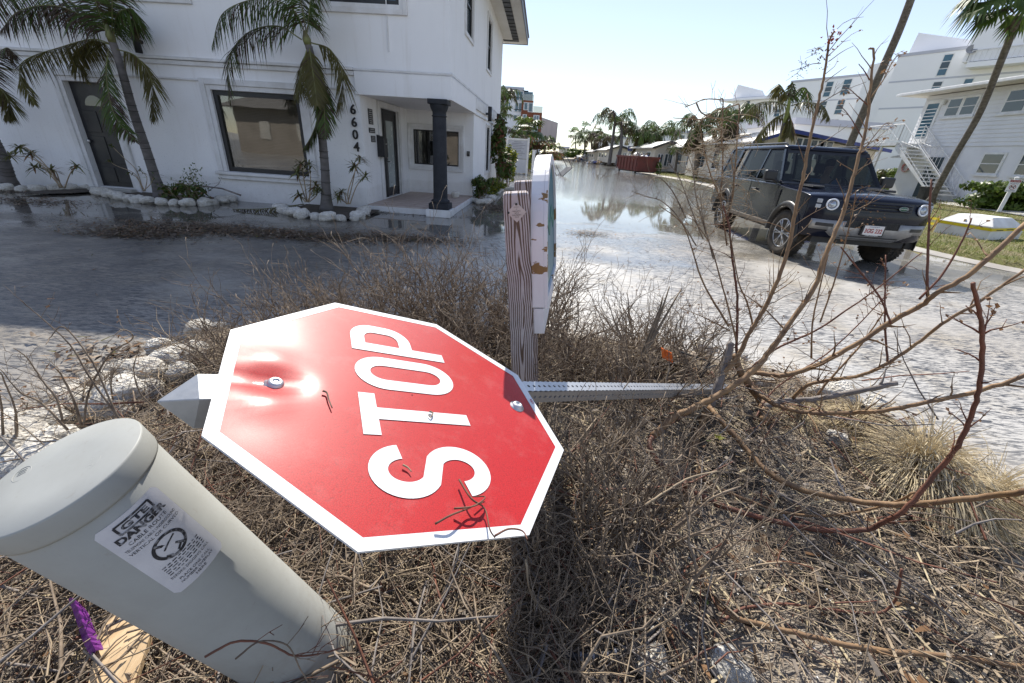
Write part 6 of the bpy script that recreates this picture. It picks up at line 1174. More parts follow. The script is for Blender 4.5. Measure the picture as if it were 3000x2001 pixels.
# wheels
def wheel(cx, s, steer=0.0):
    e = bpy.data.objects.new('wheel', None); COL.objects.link(e); e.parent = suv; e.location = (cx, s*.845, WR); e.rotation_euler = (0, 0, steer)
    mb = MB(); ax = Vector((0, s, 0)); mb.lathe([(.255,-.10),(.30,-.125),(.36,-.130),(.388,-.11),(.395,-.06),(.395,.06),(.388,.11),(.36,.130),(.30,.125),(.255,.10)], 40, (0,0,0), ax); 
    mb.build('tyre', M_RUBBER, e, True, fix=True); mb = MB()
    for k in range(44):
        a = 2*PI*k/44
        for (y_, tw) in ((-.085,.3), (0,-.25), (.085,.3)): mb.box((.398*math.cos(a), y_, .398*math.sin(a)), (.016, .066, .034), Matrix.Rotation(-a, 3, 'Y') @ Matrix.Rotation(tw, 3, 'X'))
    tag(mb.build('tread', M_RUBBER, e), kind='stuff')
    mb = MB(); mb.lathe([(.25,-.02),(.262,.10),(.25,.108),(.238,.10),(.225,-.02)], 36, (0,0,0), ax); rim = mb.build('rim', M_ALLOY, e, True, fix=True)
    mb = MB(); mb.lathe([(.22,-.03),(.22,-.02),(.02,-.015)], 24, (0,0,0), ax); mb.build('brake_disc', M_PLASTIC, e, fix=True)
    for k in range(6):
        for dd in (-.13, .13):
            a = 2*PI*k/6; mb = MB(); P = [Vector((math.cos(a+dd*.4)*.05, s*.085, math.sin(a+dd*.4)*.05)), Vector((math.cos(a+dd*.8)*.15, s*.088, math.sin(a+dd*.8)*.15)), Vector((math.cos(a+dd)*.24, s*.098, math.sin(a+dd)*.24))]; mb.tube(P, [.020,.016,.018], 6); mb.build('spoke', M_ALLOY, rim, True)
    mb = MB(); mb.lathe([(.055,.06),(.055,.095),(.04,.105),(.002,.106)], 18, (0,0,0), ax); mb.build('hub_cap', M_ALLOY, rim, True, fix=True)
for cx, s, st in ((0,-1,R(4)), (0,1,R(4)), (-WB,-1,0), (-WB,1,0)): wheel(cx, s, st)
mb = MB(); mb.lathe([(.25,-.10),(.33,-.12),(.385,-.10),(.39,0),(.385,.10),(.33,.12),(.25,.10)], 28, (-4.02,0,1.02), (1,0,0)); mb.build('spare_wheel', M_RUBBER, suv, True, fix=True)
# seats and steering wheel
for y_ in (-.40, .40):
    mb = MB(); mb.box((-1.78, y_, 1.02), (.16, .50, .72), Matrix.Rotation(R(-12), 3, 'Y')); mb.box((-1.85, y_, 1.52), (.10, .26, .20)); mb.box((-1.5, y_, .72), (.5, .5, .16)); mb.build('seat', pm('grey seat cloth', (.10,.10,.105), (.07,.07,.075), .9, 5), suv, bevel=.04, seg=3)
mb = MB(); mb.tube([(-1.12+.05*math.sin(a), .40+.18*math.cos(a), 1.20+.18*math.sin(a)) for a in np.linspace(0, 2*PI, 29)], .014, 7); mb.tube([(-1.12,.22,1.2),(-1.10,.40,1.19),(-1.12,.58,1.2)], .02, 6); mb.tube([(-1.10,.40,1.19),(-.85,.40,1.10)], .03, 8); mb.build('steering_wheel', M_BLACK, suv, True)
# driver
def skin_body(name, joints, edges, root, mt, parent, lev=2):
    me = bpy.data.meshes.new(name); me.from_pydata([j[0] for j in joints], edges, []); me.materials.append(mt); o = link(name, me, parent); m_ = o.modifiers.new('Skin', 'SKIN'); m_.use_smooth_shade = True
    sv = me.skin_vertices[0].data
    for k, j in enumerate(joints): r_ = j[1]; sv[k].radius = r_ if hasattr(r_, '__len__') else (r_, r_); sv[k].use_root = (k == root)
    ss = o.modifiers.new('Sub', 'SUBSURF'); ss.levels = lev; ss.render_levels = lev; return o
drv = thing('person', 'driver in blue shirt and high-visibility vest behind the car windscreen', 'person')
cm = Matrix.Translation(Vector((5.62, 7.66, 0))) @ Matrix.Rotation(R(-93.5), 4, 'Z') @ Matrix.Scale(.975, 4); drv.matrix_world = cm @ Matrix.Translation(Vector((-1.55, .40, .82)))
J = [((0,0,.02),(.16,.12)), ((-.04,0,.22),(.15,.11)), ((-.07,0,.42),(.17,.11)), ((-.06,0,.52),(.09,.08)), ((-.05,0,.60),(.052,.052)), ((-.02,0,.70),(.078,.088)), ((-.01,0,.80),(.075,.085)), ((-.05,.20,.46),(.06,.06)), ((.08,.26,.25),(.045,.045)), ((.30,.17,.36),(.032,.032)), ((.39,.14,.40),(.028,.035)), ((-.05,-.20,.46),(.06,.06)), ((.08,-.26,.25),(.045,.045)), ((.30,-.17,.36),(.032,.032)), ((.39,-.14,.40),(.028,.035)), ((.22,.11,.02),(.085,.08)), ((.46,.13,.04),(.06,.06)), ((.55,.13,-.22),(.045,.045)), ((.22,-.11,.02),(.085,.08)), ((.46,-.13,.04),(.06,.06)), ((.55,-.13,-.22),(.045,.045))]
skin_body('body', J, [(0,1),(1,2),(2,3),(3,4),(4,5),(5,6),(2,7),(7,8),(8,9),(9,10),(2,11),(11,12),(12,13),(13,14),(0,15),(15,16),(16,17),(0,18),(18,19),(19,20)], 0, pm('skin', (.50,.30,.21), (.44,.26,.18), .6, 6), drv)
JS = [((0,0,.0),(.18,.13)), ((-.04,0,.22),(.17,.125)), ((-.07,0,.42),(.185,.12)), ((-.06,0,.50),(.10,.09)), ((-.05,.21,.455),(.07,.07)), ((.05,.25,.30),(.057,.057)), ((-.05,-.21,.455),(.07,.07)), ((.05,-.25,.30),(.057,.057))]
skin_body('shirt', JS, [(0,1),(1,2),(2,3),(2,4),(4,5),(2,6),(6,7)], 0, pm('blue shirt', (.10,.22,.42), (.07,.16,.32), .8, 6), drv)
mb = MB(); mb.lathe([(.083,.0),(.094,.05),(.09,.10),(.06,.14),(.002,.155)], 20, (-.028,0,.745), (-.15,0,1)); mb.build('hair', pm('brown hair', (.05,.035,.025), (.09,.065,.05), .7, 30), drv, True, fix=True)
mb = MB(); mb.lathe([(.012,0),(.013,.02),(.004,.03)], 8, (.075,0,.735), (1,0,-.2)); mb.build('nose', MATS['skin'], drv, True, fix=True)
# ================================================================ right side: lawn furniture, house, hotel
def seg_on(p, q, t): return p + (q-p)*t
# white concrete block with caution tape
bc = lawnpt(2855, 690); blk = thing('concrete_block', 'low white concrete slab with sloping top wrapped in yellow caution tape', 'concrete block', bc, R(18))
def bl(z, s): return [(-.62*s, -.55*s, z), (.62*s, -.55*s, z), (.62*s, .55*s, z), (-.62*s, .55*s, z)]
mb = MB(); vs = bl(-.1, 1)+bl(.30, 1)+bl(.50, .62); mb.add(vs, [(0,1,5,4),(1,2,6,5),(2,3,7,6),(3,0,4,7),(4,5,9,8),(5,6,10,9),(6,7,11,10),(7,4,8,11),(8,9,10,11)]); mb.build('block', pm('white painted concrete', (.78,.77,.75), (.62,.60,.56), .8, 2.5, bump=.3), blk, fix=True, bevel=.01)
mb = MB(); k_ = 1.012
for z0, z1 in ((.20,.27),):
    P = [(-.62*k_,-.55*k_),(.62*k_,-.55*k_),(.62*k_,.55*k_),(-.62*k_,.55*k_)]
    for i in range(4): a, b = P[i], P[(i+1) % 4]; mb.add([(a[0],a[1],z0+.03*(i % 2)), (b[0],b[1],z0+.03*((i+1) % 2)), (b[0],b[1],z1+.03*((i+1) % 2)), (a[0],a[1],z1+.03*(i % 2))], [(0,1,2,3)])
tp = mb.build('tape', M_YTAPE, blk); mb = MB()
for k in range(3): x_ = -.45+.38*k; mb.add([(x_,-.56,.215+.02*k), (x_+.26,-.56,.225+.02*k), (x_+.26,-.56,.245+.02*k), (x_,-.56,.235+.02*k)], [(0,1,2,3)])
mb.build('tape_print', M_BLACK, tp)
st = []
for x, y, lab in [(2728,678,'pine stake holding yellow tape left of the white block'), (2802,690,'pine stake with yellow tape against the white block'), (2560,640,'pine stake holding yellow tape behind the car')]:
    p = lawnpt(x, y); t = thing('wooden_stake', lab, 'stake', p); mb = MB(); mb.box((0,0,.19), (.06,.03,.44)); t.rotation_euler = (0, R(6), .4); mb.build('stake', M_STAKE, t, bevel=.004); st.append(V(p))
for k, (a, b, za, zb) in enumerate([(st[2], st[0], .33, .33), (st[0], st[1], .33, .26), (st[2], st[0], .16, .20)]):
    t = thing('caution_tape', ['yellow caution tape strung from behind car to left stake', 'yellow caution tape strung between the two stakes at white block', 'sagging lower yellow caution tape reaching the left stake'][k], 'tape', a); mb = MB(); n = 10; P = [a.lerp(b, i/n)+Vector((0,-.02,za+(zb-za)*i/n-.05*math.sin(PI*i/n))) for i in range(n+1)]; vs = []
    for i, p in enumerate(P): w_ = Vector((0,.012*math.sin(i),.03)); vs += [p-w_, p+w_]
    mb.add(vs, [(2*i, 2*i+2, 2*i+3, 2*i+1) for i in range(n)]); relto(mb.build('strip', M_YTAPE, t), t.location)
# no-dogs sign
p = lawnpt(2925, 622); nd = thing('no_dogs_sign', 'white post with red and white no dogs allowed sign on lawn', 'sign', p, R(-38))
mb = MB(); mb.box((0,0,.60), (.11,.11,1.4)); mb.build('post', M_WHITE, nd, bevel=.004); mb = MB(); mb.box((0,0,1.315), (.135,.135,.03)); mb.add([(-.06,-.06,1.33),(.06,-.06,1.33),(.06,.06,1.33),(-.06,.06,1.33),(0,0,1.37)], [(0,1,4),(1,2,4),(2,3,4),(3,0,4)]); mb.build('post_cap', M_WHITE, nd)
mb = MB(); mb.box((0,-.062,1.02), (.31,.006,.46)); pn_ = mb.build('panel', M_WHITE, nd, bevel=.002); M_SR = pm('sign red', (.30,.02,.02), (.26,.02,.02), .5, 5); M_SB = pm('sign navy', (.03,.04,.16), (.03,.04,.14), .5, 5)
mb = MB(); mb.b2((-.145,-.067,1.16), (.145,-.0655,1.24)); mb.build('header', M_SR, pn_)
put_text('lettering', 'ATTENTION', .1, M_WHITE, pn_, (0,-.0672,1.20), (1,0,0), (0,0,1), .0006, width=.23, height=.045); put_text('lettering', 'NO DOGS', .1, M_SB, pn_, (0,-.066,1.115), (1,0,0), (0,0,1), .0006, width=.22, height=.05); put_text('lettering', 'ALLOWED', .1, M_SB, pn_, (0,-.066,.84), (1,0,0), (0,0,1), .0006, width=.24, height=.05)
mb = MB(); mb.tube([(.085*math.cos(a), -.067, .975+.085*math.sin(a)) for a in np.linspace(0, 2*PI, 29)], .008, 5); mb.tube([(-.058,-.067,1.033),(.058,-.067,.917)], .008, 5); mb.build('ban_ring', M_SR, pn_)
mb = MB(); mb.prism([(-.05,.0),(-.045,-.04),(-.035,-.04),(-.03,-.01),(.02,-.01),(.03,-.045),(.04,-.045),(.04,.01),(.055,.03),(.07,.03),(.06,.05),(.035,.045),(.025,.022),(-.04,.02),(-.06,.04)], (0,-.0655,.975), (1,0,0), (0,0,1), (0,-.0008,0)); mb.build('dog_symbol', M_BLACK, pn_, fix=True)
# ---------------------------------------------------------------- white house with outside stair (facade on the plane x = HX, facing the street)
HX = 22.0; HB = .30; FZ = .48; house = thing('beach_house', 'white two-storey house with horizontal siding and white outside stair', 'house', (HX, 27.1, HB))
def HL(p): return (p[0]-HX, p[1]-27.1, p[2]-HB)
def hb2(name, a, b, mt, par=None, bevel=0): mb = MB(); mb.b2(HL(a), HL(b)); return mb.build(name, mt, par or house, bevel=bevel)
M_BLKW = pm('white painted block', (.76,.76,.78), (.68,.68,.70), .75, 1.2, bump=.35, bscale=12)
hb2('wall', (HX+.03, 27.1, HB), (HX+9, 10.0, 2.95), M_BLKW); hb2('upper_wall', (HX+.04, 27.09, 2.951), (HX+8.9, 10.01, 5.5), M_BLKW)
M_SIDE = pm('white lap siding', (.78,.78,.79), (.70,.70,.71), .6, 1.5); b0 = None
for k in range(14):
    z = 2.98+k*.18
    if b0 is None:
        mb = MB(); mb.add([HL(q) for q in [(HX-.012,27.1,z),(HX+.02,27.1,z+.19),(HX+.02,10.0,z+.19),(HX-.012,10.0,z),(HX+.035,27.1,z),(HX+.035,27.1,z+.19),(HX+.035,10.0,z+.19),(HX+.035,10.0,z)]], [(0,1,2,3),(0,3,7,4),(0,4,5,1),(3,2,6,7),(1,5,6,2)]); b0 = mb.build('siding_board', M_SIDE, house, fix=True)
    else: c_ = b0.copy(); COL.objects.link(c_); c_.parent = house; c_.location = (0,0,k*.18)
for k in range(10):     # lap siding on the gable end that faces up the street
    z = 2.98+k*.18; mb = MB(); mb.b2(HL((HX+.05, 27.1, z)), HL((HX+8.9, 27.115+.01*(k % 2), z+.17))); mb.build('siding_board', M_SIDE, house)
def hwin(y0, y1, z0, z1, two=False, tr=.09):
    f = hb2('window', (HX-.03, y0, z0), (HX+.02, y1, z1), M_WHITE)
    spans = [(y0, y1)] if not two else [(y0, (y0+y1)/2+.0), ((y0+y1)/2, y1)]
    for a, b in spans:
        s_ = 1 if b > a else -1; a2, b2_ = a+s_*tr, b-s_*tr; zm = (z0+z1)/2
        for q0, q1 in ((z0+tr, zm-.02), (zm+.02, z1-tr)): hb2('pane', (HX-.036, a2, q0), (HX-.031, b2_, q1), M_GLASSD, f)
    hb2('sill', (HX-.10, y0+.08, z0-.07), (HX-.0, y1-.08, z0-.002), M_WHITE, f); return f
hwin(25.62, 23.95, 4.36, 5.28, True); hwin(22.7, 20.6, 4.32, 5.34, True); hwin(22.45, 21.40, 1.72, 2.70); hwin(20.75, 19.6, 1.72, 2.70); hwin(18.9, 17.8, 1.72, 2.70)
dr = hb2('door', (HX-.03, 26.92, 3.14), (HX+.02, 25.98, 5.26), M_WHITE); hb2('pane', (HX-.037, 26.80, 3.40), (HX-.031, 26.12, 5.10), M_BLUEG, dr)
for k in range(9): mb = MB(); mb.b2(HL((HX-.042, 26.78, 3.45+.17*k)), HL((HX-.0375, 26.14, 3.49+.17*k))); mb.build('louvre', M_WHITE, dr)
hb2('porch_lamp', (HX-.14, 25.88, 4.98), (HX-.015, 25.74, 5.22), pm('frosted lamp', (.7,.7,.68), None, .4), bevel=.03)
mb = MB(); mb.tube([HL((HX-.10, 23.7, 5.5)), HL((HX-.10, 23.7, 5.3)), HL((HX-.06, 23.7, 5.2)), HL((HX-.06, 23.7, .5))], .045, 8); mb.build('downpipe', M_WHITE, house, True)
mb = MB(); P = [(-.9, 28.0), (-.9, 9.0), (9.4, 9.0), (9.4, 28.0)]; z0 = 5.55
mb.add([HL((HX+x, y, z0)) for x, y in P]+[HL((HX+x, y, z0+.10)) for x, y in P]+[HL((HX+4.2, 25, z0+1.0)), HL((HX+4.2, 12, z0+1.0))], [(3,2,1,0),(0,1,5,4),(1,2,6,5),(2,3,7,6),(3,0,4,7),(4,5,9,8),(5,6,9),(6,7,8,9),(7,4,8)]); mb.build('roof', M_ROOFW, house, fix=True)
mb = MB(); mb.b2(HL((HX-1.02, 28.05, 5.52)), HL((HX-.91, 9, 5.66))); mb.build('gutter', M_WHITE, house, bevel=.02)
# stair
XS0, XS1 = HX-1.25, HX-.10; YT, YBt = 26.3, 22.7; ZL = 3.12
sta = hb2('landing', (XS0-.05, 28.9, ZL-.16), (HX-.02, YT, ZL), M_WHITE)
for y in (28.7, 27.4): hb2('landing_post', (XS0, y, FZ-.1), (XS0+.10, y-.10, ZL-.165), M_WHITE)
N = 13; t0 = None
for k in range(N):
    z = FZ+.2+(ZL-FZ-.2)*k/N; y = YBt+(YT-YBt)*(k+.5)/N
    if t0 is None: mb = MB(); mb.b2((XS0-HX+.06, -.15, -.03), (XS1-HX-.06, .15, .03)); t0 = mb.build('stair_tread', M_WHITE, house); c_ = t0
    else: c_ = t0.copy(); COL.objects.link(c_); c_.parent = house
    c_.location = HL((HX, y, z))
for x in (XS0, XS1):
    mb = MB(); a, b = Vector(HL((x, YBt-.1, FZ-.05))), Vector(HL((x, YT+.05, ZL-.03))); d_ = Vector((.05,0,0)); h_ = Vector((0,0,.26)); mb.add([a, b, b-h_+Vector((0,0,.2)), a-h_+Vector((0,0,.3)), a+d_, b+d_, b+d_-h_+Vector((0,0,.2)), a+d_-h_+Vector((0,0,.3))] if False else [a, b, b-h_, a-h_*.2, a+d_, b+d_, b-h_+d_, a-h_*.2+d_], [(0,1,2,3),(7,6,5,4),(0,4,5,1),(2,6,7,3),(0,3,7,4),(1,5,6,2)]); mb.build('stringer', M_WHITE, house, fix=True)
def rail(pts, h=.92, nb=16):
    mb = MB(); P = [Vector(HL(p)) for p in pts]; mb.tube([p+Vector((0,0,h)) for p in P], .025, 6); mb.tube([p+Vector((0,0,.12)) for p in P], .016, 5)
    for i in range(len(P)-1):
        for k in range(nb+1):
            q = P[i].lerp(P[i+1], k/nb); mb.tube([q+Vector((0,0,.12)), q+Vector((0,0,h))], .013 if k % nb else .03, 4)
        mb.tube([P[i]+Vector((0,0,.12)), P[i].lerp(P[i+1],.5)+Vector((0,0,h)), P[i+1]+Vector((0,0,.12))], .013, 4)
    tag(mb.build('railing', M_WHITE, house), kind='stuff')
rail([(XS0, YBt, FZ+.05), (XS0, YT, ZL)]); rail([(XS1, YBt, FZ+.05), (XS1, YT, ZL)]); rail([(XS0, YT, ZL), (XS0, 28.85, ZL)], nb=10); rail([(XS0, 28.85, ZL), (HX-.05, 28.85, ZL)], nb=6)
# lower door hood, life ring
mb = MB(); mb.add([HL(q) for q in [(HX-.02,27.0,2.5),(HX-.75,27.0,2.35),(HX-.75,26.0,2.35),(HX-.02,26.0,2.5),(HX-.02,27.0,2.58),(HX-.75,27.0,2.42),(HX-.75,26.0,2.42),(HX-.02,26.0,2.58)]], [(0,1,2,3),(7,6,5,4),(0,4,5,1),(1,5,6,2),(2,6,7,3),(3,7,4,0)]); mb.build('door_hood', M_WHITE, house, fix=True)
hb2('lower_door', (HX-.012, 25.3, .42), (HX+.02, 24.4, 2.45), M_GLASSD)
mb = MB(); mb.tube([HL((HX-.05, 27.0-.0+.22*math.cos(a)-.5, 1.9+.22*math.sin(a))) for a in np.linspace(0, 2*PI, 21)], .05, 8); mb.build('life_ring', pm('red ring', (.5,.03,.03), (.7,.68,.66), .5, 6), house, True)
# hedges, chair, bin
def hedge(px_, py_, rx, ry, rz, n, label, seed=0, mt=M_HEDGE):
    p = lawnpt(px_, py_); return bush('hedge', label, (p[0], p[1], p[2]-.05), rx, ry, rz, n, [mt, M_SHRUB], .115, .35, None, 8, None, None, 'hedge', 2.6, .06)
hedge(2945, 615, 2.0, .8, .62, 7500, 'rounded green hedge behind the no dogs sign'); hedge(3060, 612, 1.8, .9, .70, 5000, 'green hedge at foot of house right of the no dogs sign')
hedge(2655, 562, 1.7, 1.0, .80, 5200, 'bright green hedge in front of stair landing behind car'); hedge(2590, 545, 1.2, .9, .75, 2600, 'dusty olive hedge beside stair landing post', mt=M_OLIVE)
p = lawnpt(2835, 590); ch = thing('garden_chair', 'blue folded garden chair tipped against the white wall', 'chair', (p[0], p[1], p[2]), .6); mb = MB(); mb.tube([(-.25,-.2,0),(-.1,-.2,.45),(.3,-.2,.55)], .016, 6); mb.tube([(-.25,.2,0),(-.1,.2,.45),(.3,.2,.55)], .016, 6); mb.tube([(.25,-.2,0),(-.1,-.2,.45)], .016, 6); mb.tube([(.25,.2,0),(-.1,.2,.45)], .016, 6); tag(mb.build('frame', M_BLUE, ch), kind='stuff'); mb = MB(); mb.box((.1,0,.50), (.42,.42,.025), Matrix.Rotation(R(-14),3,'Y')); mb.build('seat', M_BLUE, ch, bevel=.01)
p = lawnpt(2700, 590); bi = thing('wheeled_bin', 'dark wheeled rubbish bin between hedge and leaning palm', 'bin', p); bi.scale = (.7,.7,.7); mb = MB(); mb.add([(-.25,-.25,.05),(.25,-.25,.05),(.25,.25,.05),(-.25,.25,.05),(-.3,-.3,.95),(.3,-.3,.95),(.3,.3,.95),(-.3,.3,.95)], [(3,2,1,0),(0,1,5,4),(1,2,6,5),(2,3,7,6),(3,0,4,7),(4,5,6,7)]); mb.build('body', M_PLASTIC, bi, bevel=.02); mb = MB(); mb.b2((-.33,-.33,.952),(.33,.33,1.01)); mb.build('lid', M_PLASTIC, bi, bevel=.02); mb = MB(); mb.lathe([(.001,-.02),(.1,-.02),(.1,.02),(.001,.02)], 14, (.22,-.28,.1), (0,1,0)); mb.build('wheel', M_RUBBER, bi, fix=True)
# ---------------------------------------------------------------- hotel: stepped blocks, each facade running away to the left
HD = np.array([-.515, .857, 0.0]); HNn = np.array([-.857, -.515, 0.0])
def hotel(label, cpx, cpy, Z, L, depth, wins, balcs=(), stripes=(), par=1.0):
    c = atZ(cpx, cpy, Z); zt = float(c[2]); o = Vector((c[0], c[1], 0)); t = thing('hotel_block', label, 'hotel', o); ux = Vector(-HD); uy = Vector(-HNn); uz = Vector((0,0,1))
    def bx(nm, s0, s1, d0, d1, z0, z1, mt, pr=None): mb = MB(); P = [ux*s+uy*d+uz*z for z in (z0,z1) for d in (d0,d1) for s in (s0,s1)]; mb.add(P, [(0,2,3,1),(4,5,7,6),(0,1,5,4),(2,6,7,3),(0,4,6,2),(1,3,7,5)]); return mb.build(nm, mt, pr or t, fix=True)
    bx('wall', 0, L, 0, depth, 0, zt, M_HOTEL); bx('parapet', -.06, L, -.06, depth, zt+.002, zt+.3, M_HOTELS)
    def sz(px_, py_): d = ray(px_, py_); k = ((np.array([o.x,o.y,0])-CP) @ HNn)/(d @ HNn); q = CP+d*k; return float((q-np.array([o.x,o.y,0])) @ (-HD)), float(q[2])
    for (x0, y0, x1, y1, nb) in wins:
        s0, z1 = sz(x0, y0); s1, _ = sz(x1, y0); _, z0 = sz((x0+x1)/2-(y1-y0)*.42, y1); f = bx('window', s0-.08, s1+.08, -.03, .05, z0-.08, z1+.08, M_WHITE)
        for k in range(nb): a = z0+(z1-z0)*k/nb; bx('pane', s0, s1, -.045, -.031, a+.04, a+(z1-z0)/nb-.04, M_BLUEG if (k % 3) != 1 else M_GLASSD, f)
    for (y, x0, x1) in stripes: s0, z = sz(x0, y); bx('floor_stripe', 0, L, -.02, .02, z-.08, z+.08, M_HOTELS)
    for (x, y, w_, dp) in balcs:
        s0, z = sz(x, y); b_ = bx('balcony', s0, s0+w_, -dp, .0, z-.45, z, M_HOTEL); mb = MB()
        for k in range(14): q = ux*(s0+w_*k/13)-uy*(dp-.06); mb.tube([q+uz*z, q+uz*(z+1.0)], .03, 4)
        mb.tube([ux*s0-uy*(dp-.06)+uz*(z+1.0), ux*(s0+w_)-uy*(dp-.06)+uz*(z+1.0)], .04, 5)
        for k in range(5): q = ux*(s0+.05)-uy*(dp-.06)*k/4; mb.tube([q+uz*z, q+uz*(z+1.0)], .03, 4)
        tag(mb.build('railing', M_WHITE, b_), kind='stuff')
    return t, sz, bx
hB, szB, bxB = hotel('tall white hotel block behind the house with stacked blue windows and balcony', 2632, 168, 47, 34, 12, [(2770,160,2794,222,3), (2738,240,2762,268,2), (2868,145,2892,165,2), (2830,231,2853,250,1)], [(2850,190,5,1.6)], [(242,2600,2700), (318,2600,2700)])
s0, z0 = szB(2872, 100); bxB('penthouse', s0, s0+20, -1.4, 8, z0-2.6, z0+1.0, M_HOTEL); s0, z0 = szB(2570, 175); bxB('side_wing', -3.2, -.02, 1.2, 9, 0, z0-.2, M_HOTEL)
# satellite dish on the balcony
sd, zd = szB(2862, 152); mb = MB(); c_ = Vector(-HD)*sd+Vector(HNn)*1.5+Vector((0,0,zd)); mb.lathe([(.02,-.10),(.25,-.05),(.42,.06),(.44,.07),(.40,.06),(.02,-.08)], 18, c_, (-.5,-.7,.35)); mb.tube([c_, c_+Vector((-.35,-.5,.0)), c_+Vector((-.5,-.6,.1))], .03, 5); mb.tube([c_, c_+Vector((0,0,-1))], .03, 5); mb.build('satellite_dish', pm('grey dish', (.35,.35,.36), None, .5), hB, fix=True)
hA_, szA, bxA = hotel('middle white hotel block with pairs of stacked blue windows', 2318, 243, 64, 28, 12, [(2425,240,2443,284,3), (2476,233,2497,278,3), (2458,293,2477,335,3), (2407,297,2424,322,2), (2440,350,2457,372,2), (2391,352,2405,368,1), (2286,280,2299,300,2), (2273,320,2288,342,2), (2265,368,2277,388,2)], [], [(300,2320,2500)])
hC, szC, bxC = hotel('far white hotel block with angled roof fin and small windows', 2150, 292, 84, 34, 12, [(2187,296,2198,316,2), (2240,302,2251,318,2)], [])
s0, z0 = szC(2120, 298); bxC('roof_slab', s0, 22, -1.2, 8, z0-.1, z0+.3, M_HOTEL); mb = MB(); u_ = Vector(-HD); mb.prism([(-1,0),(6,0),(5.0,1.2),(-.4,2.6)], u_*.5+Vector((0,0,z0+.3)), u_, (0,0,1), Vector(-HNn)*.4); mb.build('roof_fin', M_HOTEL, hC, fix=True)
mb = MB(); s1, z1 = szB(2634, 165); mb.prism([(0,0),(8,0),(.2,2.2)], Vector((0,0,z1+.3))+Vector(-HNn)*2, Vector(-HD), (0,0,1), Vector(-HNn)*.5); mb.build('roof_fin', M_HOTEL, hB, fix=True)
# ================================================================ low villas, far buildings, palms along the street
def gable(label, Y, apex, le, re_, base, wins, dep=11, wallm=M_CREAM, fasc=None, name='villa'):
    A_, Lp, Rp, Bp = [atY(*q, Y) for q in (apex, le, re_, base)]; o = Vector((A_[0], Y, 0)); t = thing(name, label, 'house', o); zb = max(0, Bp[2]-.3); ze = (Lp[2]+Rp[2])/2
    x0, x1 = Lp[0]-A_[0], Rp[0]-A_[0]; za = A_[2]
    mb = MB(); prof_ = [(x0+.5, zb), (x1-.5, zb), (x1-.5, ze), (0, za-.12), (x0+.5, ze)]; mb.prism(prof_, (0,0,0), (1,0,0), (0,0,1), (0,dep,0)); mb.build('wall', wallm, t, fix=True)
    mb = MB(); th = .11; prof_ = [(x0, ze), (0, za), (x1, ze), (x1, ze+th), (0, za+th), (x0, ze+th)]; mb.prism(prof_, (0,-.6,0), (1,0,0), (0,0,1), (0,dep+1.0,0)); mb.build('roof', M_ROOFW, t, fix=True)
    mb = MB(); prof_ = [(x0-.02, ze-.06), (0, za-.08), (x1+.02, ze-.06), (x1+.02, ze+th+.02), (0, za+th+.03), (x0-.02, ze+th+.02)]; mb.prism(prof_, (0,-.66,0), (1,0,0), (0,0,1), (0,.05,0)); mb.build('bargeboard', fasc or M_PLASTIC, t, fix=True)
    for (a, b, c, d) in wins:
        q0, q1 = atY(a, b, Y), atY(c, d, Y); xs = sorted((q0[0]-A_[0], q1[0]-A_[0])); zs = sorted((q0[2], q1[2])); mb = MB(); mb.b2((xs[0], -.05, zs[0]), (xs[1], .03, zs[1])); f = mb.build('window', M_WHITE, t)
        for k in range(2): w_ = (xs[1]-xs[0])/2; mb = MB(); mb.b2((xs[0]+w_*k+.06, -.065, zs[0]+.06), (xs[0]+w_*(k+1)-.06, -.051, zs[1]-.06)); mb.build('pane', M_GLASSD, f)
    for k in range(3):     # street side
        y_ = 1.6+k*3.1; zl = zb+.75; zh = min(ze-.35, zb+2.5); mb = MB(); mb.b2((x0+.44, y_, zl), (x0+.52, y_+1.5, zh)); f = mb.build('window', M_WHITE, t)
        for j in range(2): mb = MB(); mb.b2((x0+.425, y_+.07+.72*j, zl+.07), (x0+.439, y_+.70+.72*j, zh-.07)); mb.build('pane', M_GLASSD, f)
    return t
gable('cream gabled villa with white roof beside dumpster and tall dark windows', 52, (1962,416), (1908,436), (2034,440), (1985,497), [(1990,449,2008,486), (1949,450,1961,488), (1928,450,1938,482)])
gable('cream gabled villa partly hidden by shaggy palms and dried vine', 43, (2108,404), (2040,434), (2192,440), (2110,508), [(2056,453,2082,492), (2128,455,2150,496)])
gable('pale gabled villa behind the blue sign with row of narrow windows', 76, (1816,428), (1775,443), (1872,444), (1830,474), [(1826,447,1832,468), (1840,448,1846,469), (1853,449,1858,469)])
gable('small pale gabled villa behind cluster of feather palms', 92, (1762,437), (1735,447), (1795,448), (1765,470), [(1752,450,1757,466)])
gable('low cream building with wide white gable roof and blue fascia behind the car', 31, (2306,386), (2190,428), (2592,436), (2400,540), [(2335,402,2352,470), (2378,408,2398,470), (2404,412,2424,470)], 12, M_CREAM, M_BLUE)
def flatb(label, Y, x0, x1, yt, yb, dep, wins=(), name='flat_roofed_building', mt=M_HOTEL, band=M_HOTELS):
    a, b = atY(x0, yt, Y), atY(x1, yt, Y); c = atY((x0+x1)/2, yb, Y); o = Vector((a[0], Y, 0)); t = thing(name, label, 'building', o); zt = (a[2]+b[2])/2; mb = MB(); mb.b2((0,0,min(0,c[2])), (b[0]-a[0], dep, zt)); mb.build('wall', mt, t); mb = MB(); mb.b2((-.3,-.3,zt+.003), (b[0]-a[0]+.3, dep, zt+.45)); mb.build('parapet', band, t)
    for (p0, p1, q0, q1) in wins: u, v_ = atY(p0, q0, Y), atY(p1, q1, Y); mb = MB(); mb.b2((u[0]-a[0], -.06, v_[2]), (v_[0]-a[0], .02, u[2])); mb.build('window', M_GLASSD, t)
    return t
